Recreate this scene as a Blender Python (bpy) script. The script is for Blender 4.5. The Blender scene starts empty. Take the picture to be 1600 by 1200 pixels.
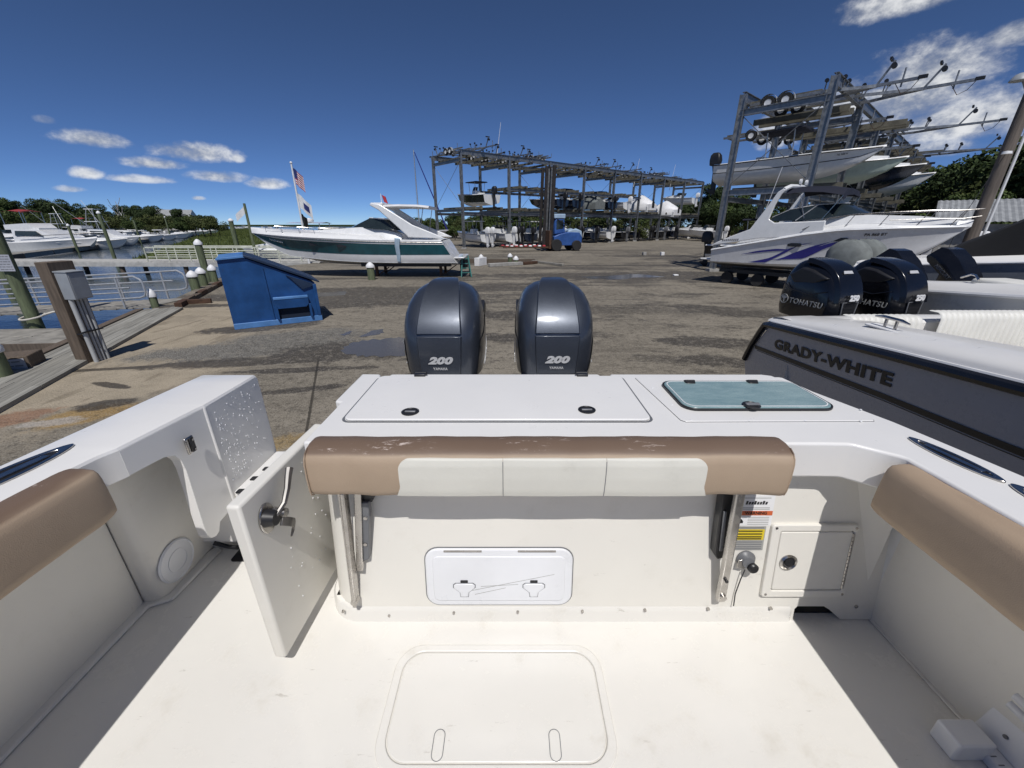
import bpy, bmesh, math, random
import numpy as np
from mathutils import Vector, Matrix, Euler

SC = bpy.context.scene
COL = SC.collection
RND = random.Random(7)
PI = math.pi
R = math.radians

# ---------------------------------------------------------------- camera
CAMZ = 2.75
FPX, HOR = 620.0, 350.0                      # focal length in photo pixels (1600 wide), horizon row
PITCH = math.atan((600.0 - HOR) / FPX)
cam_d = bpy.data.cameras.new('camera')
cam_d.sensor_width = 36.0
cam_d.lens = 36.0 * FPX / 1600.0
cam_d.clip_start = 0.02
cam_d.clip_end = 4000.0
cam = bpy.data.objects.new('camera', cam_d)
COL.objects.link(cam)
cam.location = (0, 0, CAMZ)
cam.rotation_euler = (PI / 2 - PITCH, 0, 0)
SC.camera = cam

# ---------------------------------------------------------------- sun, sky, exposure
SUN_DIR = Vector((-0.05, 0.60, -1.0)).normalized()      # the way the light travels
SUN_EL = math.asin(-SUN_DIR.z)
SUN_AZ = math.atan2(-SUN_DIR.x, -SUN_DIR.y)             # clockwise from +Y
SKY_STRENGTH, SUN_STRENGTH = 0.114, 4.3
sd = bpy.data.lights.new('sun', 'SUN')
sd.energy = SUN_STRENGTH
sd.angle = R(0.53)
sd.color = (1.0, 0.972, 0.94)
sun = bpy.data.objects.new('sun', sd)
COL.objects.link(sun)
sun.rotation_euler = SUN_DIR.to_track_quat('-Z', 'Y').to_euler()
sun.location = (0, -30, 60)

SC.view_settings.view_transform = 'Standard'
SC.view_settings.look = 'None'
SC.view_settings.gamma = 1.0
SC.view_settings.use_curve_mapping = False
SC.view_settings.exposure = -0.3
SC.render.engine = 'CYCLES'
SC.cycles.max_bounces = 8
SC.cycles.sample_clamp_indirect = 6.0

def ray(px, py):
    u = (px - 800.0) / FPX; v = (py - 600.0) / FPX
    c, s = math.cos(PITCH), math.sin(PITCH)
    return Vector((u, c - v * s, -s - v * c))
def gp(px, py, z=0.0):                        # the point at height z on a line of sight
    d = ray(px, py); t = (z - CAMZ) / d.z
    return Vector((d.x * t, d.y * t, z))
def yp(px, py, Y):
    d = ray(px, py); t = Y / d.y
    return Vector((d.x * t, Y, CAMZ + d.z * t))
def xp(px, py, X):
    d = ray(px, py); t = X / d.x
    return Vector((X, d.y * t, CAMZ + d.z * t))

# ---------------------------------------------------------------- node helpers
class NT:
    def __init__(s, tree): s.t = tree; s.n = tree.nodes; s.l = tree.links
    def new(s, typ, **k):
        n = s.n.new(typ)
        for a, b in k.items(): setattr(n, a, b)
        return n
    def put(s, sock, val):
        if hasattr(val, 'is_linked') or isinstance(val, bpy.types.NodeSocket): s.l.new(val, sock)
        elif isinstance(val, (tuple, list)) and len(val) == 3 and sock.type == 'RGBA': sock.default_value = (*val, 1)
        else: sock.default_value = val
    def math(s, op, a, b=None, c=None, clamp=False):
        n = s.new('ShaderNodeMath', operation=op, use_clamp=clamp)
        s.put(n.inputs[0], a)
        if b is not None: s.put(n.inputs[1], b)
        if c is not None: s.put(n.inputs[2], c)
        return n.outputs[0]
    def add(s, a, b): return s.math('ADD', a, b)
    def sub(s, a, b): return s.math('SUBTRACT', a, b)
    def mul(s, a, b): return s.math('MULTIPLY', a, b)
    def mx(s, a, b): return s.math('MAXIMUM', a, b)
    def smooth(s, v, lo, hi, a=0.0, b=1.0):
        n = s.new('ShaderNodeMapRange', interpolation_type='SMOOTHSTEP')
        s.put(n.inputs[0], v); s.put(n.inputs[1], lo); s.put(n.inputs[2], hi); s.put(n.inputs[3], a); s.put(n.inputs[4], b)
        return n.outputs[0]
    def lin(s, v, lo, hi, a=0.0, b=1.0):
        n = s.new('ShaderNodeMapRange')
        s.put(n.inputs[0], v); s.put(n.inputs[1], lo); s.put(n.inputs[2], hi); s.put(n.inputs[3], a); s.put(n.inputs[4], b)
        return n.outputs[0]
    def noise(s, vec, scale, detail=4.0, rough=0.55, dist=0.0, out=0):
        n = s.new('ShaderNodeTexNoise')
        if vec is not None: s.put(n.inputs['Vector'], vec)
        n.inputs['Scale'].default_value = scale; n.inputs['Detail'].default_value = detail
        n.inputs['Roughness'].default_value = rough; n.inputs['Distortion'].default_value = dist
        return n.outputs[out]
    def voro(s, vec, scale, feature='F1', out=0):
        n = s.new('ShaderNodeTexVoronoi', feature=feature)
        if vec is not None: s.put(n.inputs['Vector'], vec)
        n.inputs['Scale'].default_value = scale
        return n.outputs[out]
    def mix(s, f, a, b, mode='MIX'):
        n = s.new('ShaderNodeMix', data_type='RGBA', blend_type=mode)
        s.put(n.inputs[0], f); s.put(n.inputs[6], a); s.put(n.inputs[7], b)
        return n.outputs[2]
    def scale(s, vec, xyz, loc=(0, 0, 0), rot=(0, 0, 0)):
        n = s.new('ShaderNodeMapping')
        s.put(n.inputs['Vector'], vec); n.inputs['Scale'].default_value = xyz
        n.inputs['Location'].default_value = loc; n.inputs['Rotation'].default_value = rot
        return n.outputs[0]
    def sep(s, vec):
        n = s.new('ShaderNodeSeparateXYZ'); s.put(n.inputs[0], vec); return n.outputs
    def bump(s, h, strength=0.3, dist=0.01, normal=None):
        n = s.new('ShaderNodeBump'); s.put(n.inputs['Height'], h)
        n.inputs['Strength'].default_value = strength; n.inputs['Distance'].default_value = dist
        if normal is not None: s.put(n.inputs['Normal'], normal)
        return n.outputs[0]

def base_mat(name):
    m = bpy.data.materials.new(name); m.use_nodes = True
    t = NT(m.node_tree); b = m.node_tree.nodes['Principled BSDF']
    return m, t, b

def mat(name, col, rough=0.5, metal=0.0, var=0.12, vscale=3.0, col2=None, dirt=0.0, dirtcol=(0.16, 0.13, 0.09), bump=0.0, bscale=60.0,
        coat=0.0, stretch=(1, 1, 1), spec=0.5, rvar=0.1):
    m, t, b = base_mat(name)
    obj = t.new('ShaderNodeTexCoord').outputs['Object']
    v = t.scale(obj, stretch)
    n1 = t.noise(v, vscale, 6.0, 0.6)
    lo = tuple(c * (1 - var) for c in col)
    hi = col2 or tuple(min(1, c * (1 + var * 0.7)) for c in col)
    c = t.mix(t.smooth(n1, 0.3, 0.7), lo, hi)
    if dirt:
        n2 = t.noise(v, vscale * 2.7, 8.0, 0.7)
        c = t.mix(t.mul(t.smooth(n2, 0.55, 0.75), dirt), c, dirtcol)
    t.put(b.inputs['Base Color'], c)
    t.put(b.inputs['Roughness'], t.lin(n1, 0.25, 0.75, max(0.02, rough - rvar), min(1, rough + rvar)))
    b.inputs['Metallic'].default_value = metal
    b.inputs['Specular IOR Level'].default_value = spec
    if coat:
        b.inputs['Coat Weight'].default_value = coat; b.inputs['Coat Roughness'].default_value = 0.06
    if bump:
        t.put(b.inputs['Normal'], t.bump(t.noise(v, bscale, 4.0, 0.6), bump, 0.004))
    return m

# ---------------------------------------------------------------- mesh builder
XY = lambda u, v, w: (u, v, w)
XZ = lambda u, v, w: (u, w, v)
YZ = lambda u, v, w: (w, u, v)
class MB:
    def __init__(s): s.v = []; s.f = []; s.mi = []
    def add(s, vs, fs, mi=0, M=None):
        o = len(s.v)
        if M is not None: vs = [M @ Vector(p) for p in vs]
        s.v.extend([tuple(p) for p in vs]); s.f.extend([tuple(i + o for i in f) for f in fs]); s.mi.extend([mi] * len(fs))
        return s
    def box(s, x0, x1, y0, y1, z0, z1, mi=0, M=None):
        vs = [(x0, y0, z0), (x1, y0, z0), (x1, y1, z0), (x0, y1, z0), (x0, y0, z1), (x1, y0, z1), (x1, y1, z1), (x0, y1, z1)]
        return s.add(vs, [(0, 3, 2, 1), (4, 5, 6, 7), (0, 1, 5, 4), (1, 2, 6, 5), (2, 3, 7, 6), (3, 0, 4, 7)], mi, M)
    def bar(s, p0, p1, w, h, up=(0, 0, 1), mi=0, w1=None, h1=None):
        p0, p1 = Vector(p0), Vector(p1); d = (p1 - p0)
        if d.length < 1e-6: return s
        d.normalize(); up = Vector(up)
        if abs(d.dot(up)) > 0.98: up = Vector((1, 0, 0)) if abs(d.x) < 0.9 else Vector((0, 1, 0))
        a = d.cross(up).normalized(); b = a.cross(d).normalized()
        w1 = w if w1 is None else w1; h1 = h if h1 is None else h1
        vs = []
        for p, ww, hh in ((p0, w, h), (p1, w1, h1)):
            for sx, sy in ((-1, -1), (1, -1), (1, 1), (-1, 1)): vs.append(p + a * (sx * ww / 2) + b * (sy * hh / 2))
        return s.add(vs, [(0, 1, 2, 3), (7, 6, 5, 4), (0, 4, 5, 1), (1, 5, 6, 2), (2, 6, 7, 3), (3, 7, 4, 0)], mi)
    def ibeam(s, p0, p1, w, h, up=(0, 0, 1), tw=0.02):
        p0, p1 = Vector(p0), Vector(p1); d = (p1 - p0).normalized(); up = Vector(up)
        if abs(d.dot(up)) > 0.98: up = Vector((1, 0, 0))
        a = d.cross(up).normalized(); b = a.cross(d).normalized()
        s.bar(p0 + b * (h / 2), p1 + b * (h / 2), w, tw, up); s.bar(p0 - b * (h / 2), p1 - b * (h / 2), w, tw, up)
        return s.bar(p0, p1, tw, h - tw, up)
    def cyl(s, p0, p1, r0, r1=None, n=14, mi=0, caps=True):
        p0, p1 = Vector(p0), Vector(p1); r1 = r0 if r1 is None else r1
        d = (p1 - p0).normalized(); up = Vector((0, 0, 1)) if abs(d.z) < 0.9 else Vector((1, 0, 0))
        a = d.cross(up).normalized(); b = d.cross(a).normalized()
        vs = []
        for p, r in ((p0, r0), (p1, r1)):
            for k in range(n):
                an = 2 * PI * k / n; vs.append(p + a * (r * math.cos(an)) + b * (r * math.sin(an)))
        fs = [(k, (k + 1) % n, n + (k + 1) % n, n + k) for k in range(n)]
        if caps: fs += [tuple(range(n))[::-1], tuple(range(n, 2 * n))]
        return s.add(vs, fs, mi)
    def tube(s, pts, r, n=8, closed=False, mi=0, rfn=None):
        P = [Vector(p) for p in pts]; m = len(P); rings = []; prev = None
        for i in range(m):
            if closed: d = P[(i + 1) % m] - P[i - 1]
            else: d = P[min(i + 1, m - 1)] - P[max(i - 1, 0)]
            if d.length < 1e-9: d = Vector((0, 0, 1))
            d.normalize()
            if prev is None:
                up = Vector((0, 0, 1)) if abs(d.z) < 0.9 else Vector((1, 0, 0)); a = d.cross(up).normalized()
            else:
                a = prev - d * prev.dot(d)
                a = a.normalized() if a.length > 1e-6 else d.orthogonal().normalized()
            prev = a; b = d.cross(a)
            rr = r if rfn is None else rfn(i / (m - 1))
            rings.append([P[i] + a * (rr * math.cos(2 * PI * k / n)) + b * (rr * math.sin(2 * PI * k / n)) for k in range(n)])
        return s.loft(rings, caps=not closed, wrap=closed, mi=mi)
    def loft(s, rings, caps=True, wrap=False, closed=True, mi=0):
        n = len(rings[0]); m = len(rings); vs = [p for r in rings for p in r]; fs = []
        for i in range(m if wrap else m - 1):
            j = (i + 1) % m
            for k in range(n if closed else n - 1):
                q = (k + 1) % n
                fs.append((i * n + k, i * n + q, j * n + q, j * n + k))
        if caps and closed and not wrap:
            fs.append(tuple(range(n))[::-1]); fs.append(tuple((m - 1) * n + k for k in range(n)))
        return s.add(vs, fs, mi)
    def prism(s, pts, w0, w1, plane=XY, mi=0, M=None):
        n = len(pts)
        vs = [plane(u, v, w0) for u, v in pts] + [plane(u, v, w1) for u, v in pts]
        fs = [tuple(range(n))[::-1], tuple(range(n, 2 * n))] + [(k, (k + 1) % n, n + (k + 1) % n, n + k) for k in range(n)]
        return s.add(vs, fs, mi, M)
    def ring(s, outer, inner, w0, w1, plane=XY, mi=0, M=None):
        n = len(outer)
        vs = []
        for w in (w0, w1):
            vs += [plane(u, v, w) for u, v in outer]; vs += [plane(u, v, w) for u, v in inner]
        fs = []
        for k in range(n):
            q = (k + 1) % n
            fs += [(k, q, n + q, n + k), (2 * n + k, 3 * n + k, 3 * n + q, 2 * n + q), (k, 2 * n + k, 2 * n + q, q), (n + k, n + q, 3 * n + q, 3 * n + k)]
        return s.add(vs, fs, mi, M)
    def lathe(s, prof, n=20, M=None, mi=0):
        rings = [[(r * math.cos(2 * PI * k / n), r * math.sin(2 * PI * k / n), z) for k in range(n)] for r, z in prof]
        o = MB().loft(rings); return s.add(o.v, o.f, mi, M)
    def ball(s, c, r, n=10, m=6, mi=0, sc=(1, 1, 1)):
        prof = [(max(1e-4, math.sin(PI * i / m)) * r, -math.cos(PI * i / m) * r) for i in range(m + 1)]
        return s.lathe(prof, n, Matrix.Translation(c) @ Matrix.Diagonal((*sc, 1)), mi)
    def grid(s, fn, nu, nv, mi=0, M=None):
        vs = [fn(i / nu, j / nv) for i in range(nu + 1) for j in range(nv + 1)]
        fs = [(i * (nv + 1) + j, (i + 1) * (nv + 1) + j, (i + 1) * (nv + 1) + j + 1, i * (nv + 1) + j + 1) for i in range(nu) for j in range(nv)]
        return s.add(vs, fs, mi, M)
    def mesh(s, name, mats, smooth=True, angle=38, fix=True):
        me = bpy.data.meshes.new(name); me.from_pydata(s.v, [], s.f)
        for m in (mats if isinstance(mats, (list, tuple)) else [mats]): me.materials.append(m)
        if isinstance(mats, (list, tuple)) and len(mats) > 1: me.polygons.foreach_set('material_index', s.mi)
        if fix:
            bm = bmesh.new(); bm.from_mesh(me); bmesh.ops.recalc_face_normals(bm, faces=bm.faces); bm.to_mesh(me); bm.free()
        if smooth:
            me.polygons.foreach_set('use_smooth', [True] * len(me.polygons))
            try: me.set_sharp_from_angle(angle=R(angle))
            except Exception: pass
        me.update(); return me
    def build(s, name, mats, parent=None, bevel=0.0, seg=2, smooth=True, angle=38, fix=True, kind=None, label=None, loc=None, rot=None):
        o = bpy.data.objects.new(name, s.mesh(name, mats, smooth, angle, fix)); COL.objects.link(o)
        if parent: o.parent = parent
        if bevel:
            b = o.modifiers.new('bevel', 'BEVEL'); b.width = bevel; b.segments = seg; b.limit_method = 'ANGLE'; b.angle_limit = R(40); b.use_clamp_overlap = True
        if kind: o['kind'] = kind
        if label: o['label'] = label
        if loc is not None: o.location = loc
        if rot is not None: o.rotation_euler = rot
        return o

def rrect(x0, x1, y0, y1, r, n=5):
    P = []
    for cx, cy, a in ((x1 - r, y1 - r, 0), (x0 + r, y1 - r, PI / 2), (x0 + r, y0 + r, PI), (x1 - r, y0 + r, 1.5 * PI)):
        for k in range(n + 1): P.append((cx + r * math.cos(a + PI / 2 * k / n), cy + r * math.sin(a + PI / 2 * k / n)))
    return P
def circ(cx, cy, r, n=24, ry=None): return [(cx + r * math.cos(2 * PI * k / n), cy + (ry or r) * math.sin(2 * PI * k / n)) for k in range(n)]
def lerp(a, b, t): return a + (b - a) * t
def interp(xs, ys, x):
    return float(np.interp(x, xs, ys))
def frame(o, right, up):                      # 4x4 whose columns are right, up, normal, origin
    r = Vector(right).normalized(); u = Vector(up); u = (u - r * u.dot(r)).normalized(); n = r.cross(u)
    return Matrix(((r.x, u.x, n.x, o[0]), (r.y, u.y, n.y, o[1]), (r.z, u.z, n.z, o[2]), (0, 0, 0, 1)))

def link(o, parent=None):
    COL.objects.link(o)
    if parent: o.parent = parent
    return o
def tag(o, label=None, cat=None, group=None, kind=None):
    if label: o['label'] = label
    if cat: o['category'] = cat
    if group: o['group'] = group
    if kind: o['kind'] = kind
    return o
def thing(name, label, cat, loc=(0, 0, 0), rotz=0.0, group=None, rot=None):
    o = bpy.data.objects.new(name, None); COL.objects.link(o); o.empty_display_size = 0.3
    o.location = loc; o.rotation_euler = rot or (0, 0, rotz)
    return tag(o, label, cat, group)
def copy_tree(o, parent=None, label=None, loc=None, rotz=None, group=None):
    c = o.copy(); COL.objects.link(c)
    if parent: c.parent = parent
    if label: c['label'] = label
    if group: c['group'] = group
    if loc is not None: c.location = loc
    if rotz is not None: c.rotation_euler = (0, 0, rotz)
    for ch in list(o.children): copy_tree(ch, c)
    return c
def text(name, s, size, m, parent, M, extrude=0.001, shear=0.0, fat=0.0, align='CENTER', sx=1.0, spacing=1.0, warp=None, tess=0):
    cu = bpy.data.curves.new(name, 'FONT'); cu.body = s; cu.size = size; cu.extrude = extrude; cu.shear = shear; cu.offset = fat
    cu.align_x = align; cu.align_y = 'CENTER'; cu.space_character = spacing; cu.resolution_u = 3
    tmp = bpy.data.objects.new(name + '_tmp', cu); COL.objects.link(tmp)
    bpy.context.view_layer.update()
    me = bpy.data.meshes.new_from_object(tmp.evaluated_get(bpy.context.evaluated_depsgraph_get()))
    bpy.data.objects.remove(tmp); bpy.data.curves.remove(cu)
    me.materials.clear(); me.materials.append(m)
    if sx != 1.0 or warp:
        for v in me.vertices:
            v.co.x *= sx
            if warp: v.co = warp(v.co)
    me.name = name
    o = bpy.data.objects.new(name, me); link(o, parent); o.matrix_local = M
    return o
# ---------------------------------------------------------------- world: physical sky with a few fair-weather clouds
w = bpy.data.worlds.new('World'); SC.world = w; w.use_nodes = True
wt = NT(w.node_tree); wt.n.clear()
out = wt.new('ShaderNodeOutputWorld')
sky = wt.new('ShaderNodeTexSky', sky_type='NISHITA')
sky.sun_disc = False; sky.sun_elevation = SUN_EL; sky.sun_rotation = SUN_AZ
sky.altitude = 8000.0; sky.air_density = 1.1; sky.dust_density = 0.5; sky.ozone_density = 10.0
bg = wt.new('ShaderNodeBackground'); bg.inputs[1].default_value = SKY_STRENGTH
wt.l.new(wt.mix(1.0, sky.outputs[0], (1.10, 1.0, 0.93), 'MULTIPLY'), bg.inputs[0])
gen = wt.new('ShaderNodeTexCoord').outputs['Generated']
nrm = wt.new('ShaderNodeVectorMath', operation='NORMALIZE'); wt.l.new(gen, nrm.inputs[0]); dirv = nrm.outputs[0]
sx, sy, sz = wt.sep(dirv)[:3]
az = wt.math('ARCTAN2', sx, sy); el = wt.math('ARCSINE', sz)
n_big = wt.noise(wt.scale(dirv, (1, 1, 1.6)), 9.0, 8.0, 0.62, 0.3)
n_fin = wt.noise(wt.scale(dirv, (1, 1, 1.5)), 34.0, 6.0, 0.6)
nn = wt.add(wt.mul(wt.sub(n_big, 0.5), 2.6), wt.mul(wt.sub(n_fin, 0.5), 1.5))
def dir_ae(px, py):
    d = ray(px, py).normalized(); return math.atan2(d.x, d.y), math.asin(d.z)
# clouds: photograph position, half width and half height in degrees, density
CL = [((148, 219), 3.2, 1.05, 1.0), ((240, 256), 3.0, .75, 1.0), ((305, 240), 4.6, 1.3, 1.0), ((370, 248), .9, .6, .8), ((135, 272), 1.4, .7, .9), ((222, 281), 3.0, .5, .75),
      ((340, 277), 3.2, .8, .85), ((418, 288), 2.4, .8, .9), ((108, 296), 1.2, .4, .7), ((310, 310), .7, .3, .8), ((70, 188), .9, .5, .45),
      ((1445, 125), 5.5, 3.6, 1.0), ((1400, 165), 7.5, 3.2, 1.0), ((1330, 178), 6.0, 2.6, .95), ((1490, 195), 6.5, 2.8, .95), ((1560, 180), 4.5, 2.4, .9), ((1215, 212), 2.8, 2.2, .85), ((1380, 215), 5, 2.2, .9),
      ((1410, 5), 6.0, 1.6, .95), ((1585, 55), 2.4, 1.3, .85), ((1450, 235), 4.5, 1.2, .8), ((1598, 220), 1.2, .8, .8)]
tot = None; top = None
for (p, wa, we, dens) in CL:
    a0, e0 = dir_ae(*p)
    da = wt.mul(wt.sub(az, a0), 1.0 / R(wa)); de = wt.mul(wt.sub(el, e0), 1.0 / R(we))
    flat = wt.mul(wt.math('MINIMUM', de, 0.0), 0.5)                     # flatter undersides
    de2 = wt.add(de, flat)
    d2 = wt.add(wt.mul(da, da), wt.mul(de2, de2))
    m_ = wt.smooth(wt.add(wt.sub(1.0, d2), wt.mul(nn, .78)), 0.0, 1.25, 0.0, dens)
    tot = m_ if tot is None else wt.mx(tot, m_)
tot = wt.math('MINIMUM', tot, 0.93)
shade = wt.smooth(wt.add(wt.mul(n_big, 0.6), wt.mul(n_fin, 0.5)), 0.44, 0.68)
ccol = wt.mix(shade, (0.36, 0.39, 0.45), (0.88, 0.89, 0.90))
cbg = wt.new('ShaderNodeBackground'); wt.l.new(ccol, cbg.inputs[0]); cbg.inputs[1].default_value = 1.15
mixs = wt.new('ShaderNodeMixShader'); wt.l.new(tot, mixs.inputs[0]); wt.l.new(bg.outputs[0], mixs.inputs[1]); wt.l.new(cbg.outputs[0], mixs.inputs[2])
wt.l.new(mixs.outputs[0], out.inputs[0])
# ---------------------------------------------------------------- materials
def gel_mat(name, col, rough=0.22, scuff=0.5):
    m, t, b = base_mat(name)
    o = t.new('ShaderNodeTexCoord').outputs['Object']
    n1 = t.noise(o, 1.6, 5.0, 0.6); n2 = t.noise(o, 9.0, 8.0, 0.72); n3 = t.noise(t.scale(o, (3, 14, 5), rot=(0, 0, .5)), 4.0, 8.0, 0.75)
    c = t.mix(t.smooth(n1, 0.3, 0.7), tuple(x * 0.95 for x in col), col)
    c = t.mix(t.mul(t.smooth(n2, 0.52, 0.76), 0.24 * scuff), c, (0.42, 0.37, 0.27))
    c = t.mix(t.mul(t.smooth(n3, 0.63, 0.70), 0.42 * scuff), c, (0.30, 0.27, 0.22))
    t.put(b.inputs['Base Color'], c)
    t.put(b.inputs['Roughness'], t.lin(n2, 0.3, 0.7, rough - 0.05, rough + 0.14))
    t.put(b.inputs['Normal'], t.bump(t.noise(o, 2.2, 3.0, 0.5), 0.06, 0.02))
    b.inputs['Coat Weight'].default_value = 0.35; b.inputs['Coat Roughness'].default_value = 0.12
    return m
GEL = gel_mat('gelcoat_white', (0.84, 0.825, 0.795), 0.30, 0.22)
GELC = gel_mat('gelcoat_cream', (0.80, 0.775, 0.71), 0.40, 0.5)
GELC.node_tree.nodes['Principled BSDF'].inputs['Coat Weight'].default_value = 0.08
GELC.node_tree.nodes['Principled BSDF'].inputs['Coat Roughness'].default_value = 0.3
GELF = gel_mat('gelcoat_floor', (0.80, 0.78, 0.73), 0.20, 1.0)
PLAS = mat('white_plastic', (0.80, 0.81, 0.83), 0.35, var=0.05, dirt=0.15)
HULLW = mat('hull_white', (0.78, 0.78, 0.77), 0.22, var=0.05, dirt=0.12, coat=0.4)
HULLG = mat('hull_grey_white', (0.60, 0.60, 0.58), 0.3, var=0.08, dirt=0.2)
HULLT = mat('hull_teal', (0.006, 0.075, 0.095), 0.14, var=0.15, coat=0.6)
HULLN = mat('hull_navy', (0.012, 0.018, 0.035), 0.2, var=0.2, coat=0.4)
HULLK = mat('hull_black', (0.012, 0.012, 0.014), 0.25, var=0.2)
HULLMINT = mat('hull_mint', (0.46, 0.54, 0.46), 0.35, var=0.1, dirt=0.3)
BOTTOM = mat('bottom_paint', (0.33, 0.31, 0.27), 0.7, var=0.25, dirt=0.6, dirtcol=(0.22, 0.12, 0.05))
STEEL = mat('stainless_steel', (0.50, 0.48, 0.455), 0.26, 1.0, var=0.15, vscale=20)
DSTEEL = mat('dark_steel', (0.24, 0.23, 0.22), 0.5, 1.0, var=0.15, vscale=20)
ALU = mat('aluminium', (0.50, 0.51, 0.52), 0.42, 0.45, var=0.12, vscale=8)
GALV = mat('galvanized_steel', (0.27, 0.28, 0.29), 0.5, 0.75, var=0.25, vscale=5, dirt=0.35, dirtcol=(0.13, 0.085, 0.05))
RUST = mat('rusty_steel', (0.10, 0.055, 0.035), 0.8, 0.3, var=0.4, vscale=6, dirt=0.5, dirtcol=(0.2, 0.08, 0.03))
BLACK = mat('black_plastic', (0.018, 0.018, 0.02), 0.42, var=0.2)
DARK = mat('dark_void', (0.012, 0.011, 0.01), 0.9, var=0.1)
RUBBER = mat('tyre_rubber', (0.022, 0.022, 0.023), 0.85, var=0.25)
GREYP = mat('grey_plastic', (0.16, 0.165, 0.175), 0.45, var=0.15)
COVERG = mat('grey_canvas', (0.17, 0.185, 0.18), 0.85, var=0.2, vscale=6, bump=0.3, bscale=30)
NAVYC = mat('navy_canvas', (0.007, 0.009, 0.022), 0.8, var=0.2, bump=0.3)
BLACKC = mat('black_canvas', (0.008, 0.008, 0.009), 0.85, var=0.2, bump=0.3)
REDC = mat('red_canvas', (0.32, 0.035, 0.04), 0.8, var=0.2)
def vinyl_mat():
    m, t, b = base_mat('tan_vinyl')
    o = t.new('ShaderNodeTexCoord').outputs['Object']
    g = t.new('ShaderNodeNewGeometry')
    n1 = t.noise(o, 3.0, 5.0, 0.6); n2 = t.noise(t.scale(o, (1, 3, 3)), 26.0, 8.0, 0.75); n3 = t.noise(o, 5.0, 4.0, .6)
    c = t.mix(t.smooth(n1, 0.3, 0.7), (0.37, 0.275, 0.19), (0.43, 0.325, 0.228))
    z = t.sep(o)[2]
    crown = t.smooth(t.add(z, t.mul(t.sub(n3, .5), .006)), 2.180, 2.190)                                  # the worn top roll of the cushions
    c = t.mix(t.mul(crown, 0.85), c, (0.125, 0.078, 0.053))
    worn = t.mul(t.mul(t.smooth(n2, 0.56, 0.64), t.smooth(n3, 0.5, 0.62)), crown)
    c = t.mix(worn, c, (0.62, 0.52, 0.46))
    t.put(b.inputs['Base Color'], c)
    b.inputs['Roughness'].default_value = 0.58
    h = t.add(t.mul(t.voro(o, 420.0), 0.5), t.mul(n3, 0.6))
    t.put(b.inputs['Normal'], t.bump(h, 0.16, 0.004))
    return m
VINYL = vinyl_mat()
VINYLW = mat('cream_vinyl', (0.70, 0.68, 0.60), 0.45, var=0.06, dirt=0.12, bump=0.12, bscale=300)
VINYLP = mat('white_vinyl', (0.74, 0.73, 0.68), 0.5, var=0.06, dirt=0.08)
def metal_flake(name, col, rough=0.28):
    m, t, b = base_mat(name)
    o = t.new('ShaderNodeTexCoord').outputs['Object']
    n = t.noise(o, 900.0, 2.0, 0.5); n1 = t.noise(o, 5.0, 5.0, 0.6); n2 = t.noise(t.scale(o, (6, 2, 2)), 9.0, 7.0, .7)
    c = t.mix(t.smooth(n, 0.35, 0.7), tuple(x * 0.6 for x in col), tuple(x * 1.5 for x in col))
    t.put(b.inputs['Base Color'], c)
    b.inputs['Metallic'].default_value = 0.65
    t.put(b.inputs['Roughness'], t.add(t.lin(n1, 0.3, 0.7, rough - .04, rough + .06), t.mul(t.smooth(n2, .55, .75), .12)))
    t.put(b.inputs['Normal'], t.bump(n, 0.10, 0.001))
    b.inputs['Coat Weight'].default_value = 0.6; b.inputs['Coat Roughness'].default_value = 0.13
    return m
COWLB = metal_flake('cowl_blue_grey', (0.070, 0.080, 0.100), 0.42)
COWLD = metal_flake('cowl_dark_navy', (0.012, 0.017, 0.032), 0.34)
COWLK = mat('cowl_black', (0.006, 0.0065, 0.009), 0.2, var=0.2, coat=0.25)
SILVER = mat('silver_decal', (0.62, 0.62, 0.62), 0.35, 0.2, var=0.05)
WHITED = mat('white_decal', (0.80, 0.80, 0.80), 0.5, var=0.03)
GREYD = mat('grey_decal', (0.20, 0.20, 0.21), 0.5, var=0.05)
MIDG = mat('mid_grey_decal', (0.36, 0.36, 0.34), 0.5, var=0.05)
BLACKD = mat('black_decal', (0.015, 0.015, 0.016), 0.4, var=0.1)
BLUED = mat('blue_decal', (0.03, 0.03, 0.24), 0.35, var=0.15)
ORANGED = mat('orange_decal', (0.62, 0.14, 0.05), 0.5, var=0.05)
YELLOWD = mat('yellow_decal', (0.72, 0.55, 0.03), 0.5, var=0.05)
DUMPB = mat('dumpster_blue', (0.010, 0.065, 0.21), 0.45, var=0.22, vscale=2.0, dirt=0.45, dirtcol=(0.03, 0.05, 0.09))
DUMPT = mat('dumpster_trim_blue', (0.09, 0.23, 0.50), 0.5, var=0.15, dirt=0.4, dirtcol=(0.10, 0.09, 0.08))
FORKB = mat('forklift_blue', (0.035, 0.10, 0.32), 0.4, var=0.2, dirt=0.3)
FORKL = mat('forklift_pale_blue', (0.36, 0.48, 0.62), 0.5, var=0.15, dirt=0.25)
TIMB = mat('treated_timber', (0.13, 0.155, 0.085), 0.85, var=0.35, vscale=3, stretch=(4, 4, 0.6), dirt=0.5, dirtcol=(0.045, 0.05, 0.03), bump=0.5, bscale=30)
TIMBB = mat('brown_timber', (0.125, 0.095, 0.07), 0.85, var=0.3, vscale=4, stretch=(5, 5, 0.5), dirt=0.4, bump=0.4, bscale=30)
WEATH = mat('weathered_planks', (0.27, 0.255, 0.225), 0.85, var=0.3, vscale=2.5, dirt=0.45, dirtcol=(0.14, 0.12, 0.09), bump=0.4, bscale=40)
BUNK = mat('bunk_timber', (0.135, 0.125, 0.095), 0.85, var=0.3, vscale=3, dirt=0.4, bump=0.3)
POLEM = mat('utility_pole_wood', (0.15, 0.125, 0.105), 0.9, var=0.3, vscale=3, stretch=(5, 5, 0.4), dirt=0.4, bump=0.5)
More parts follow.
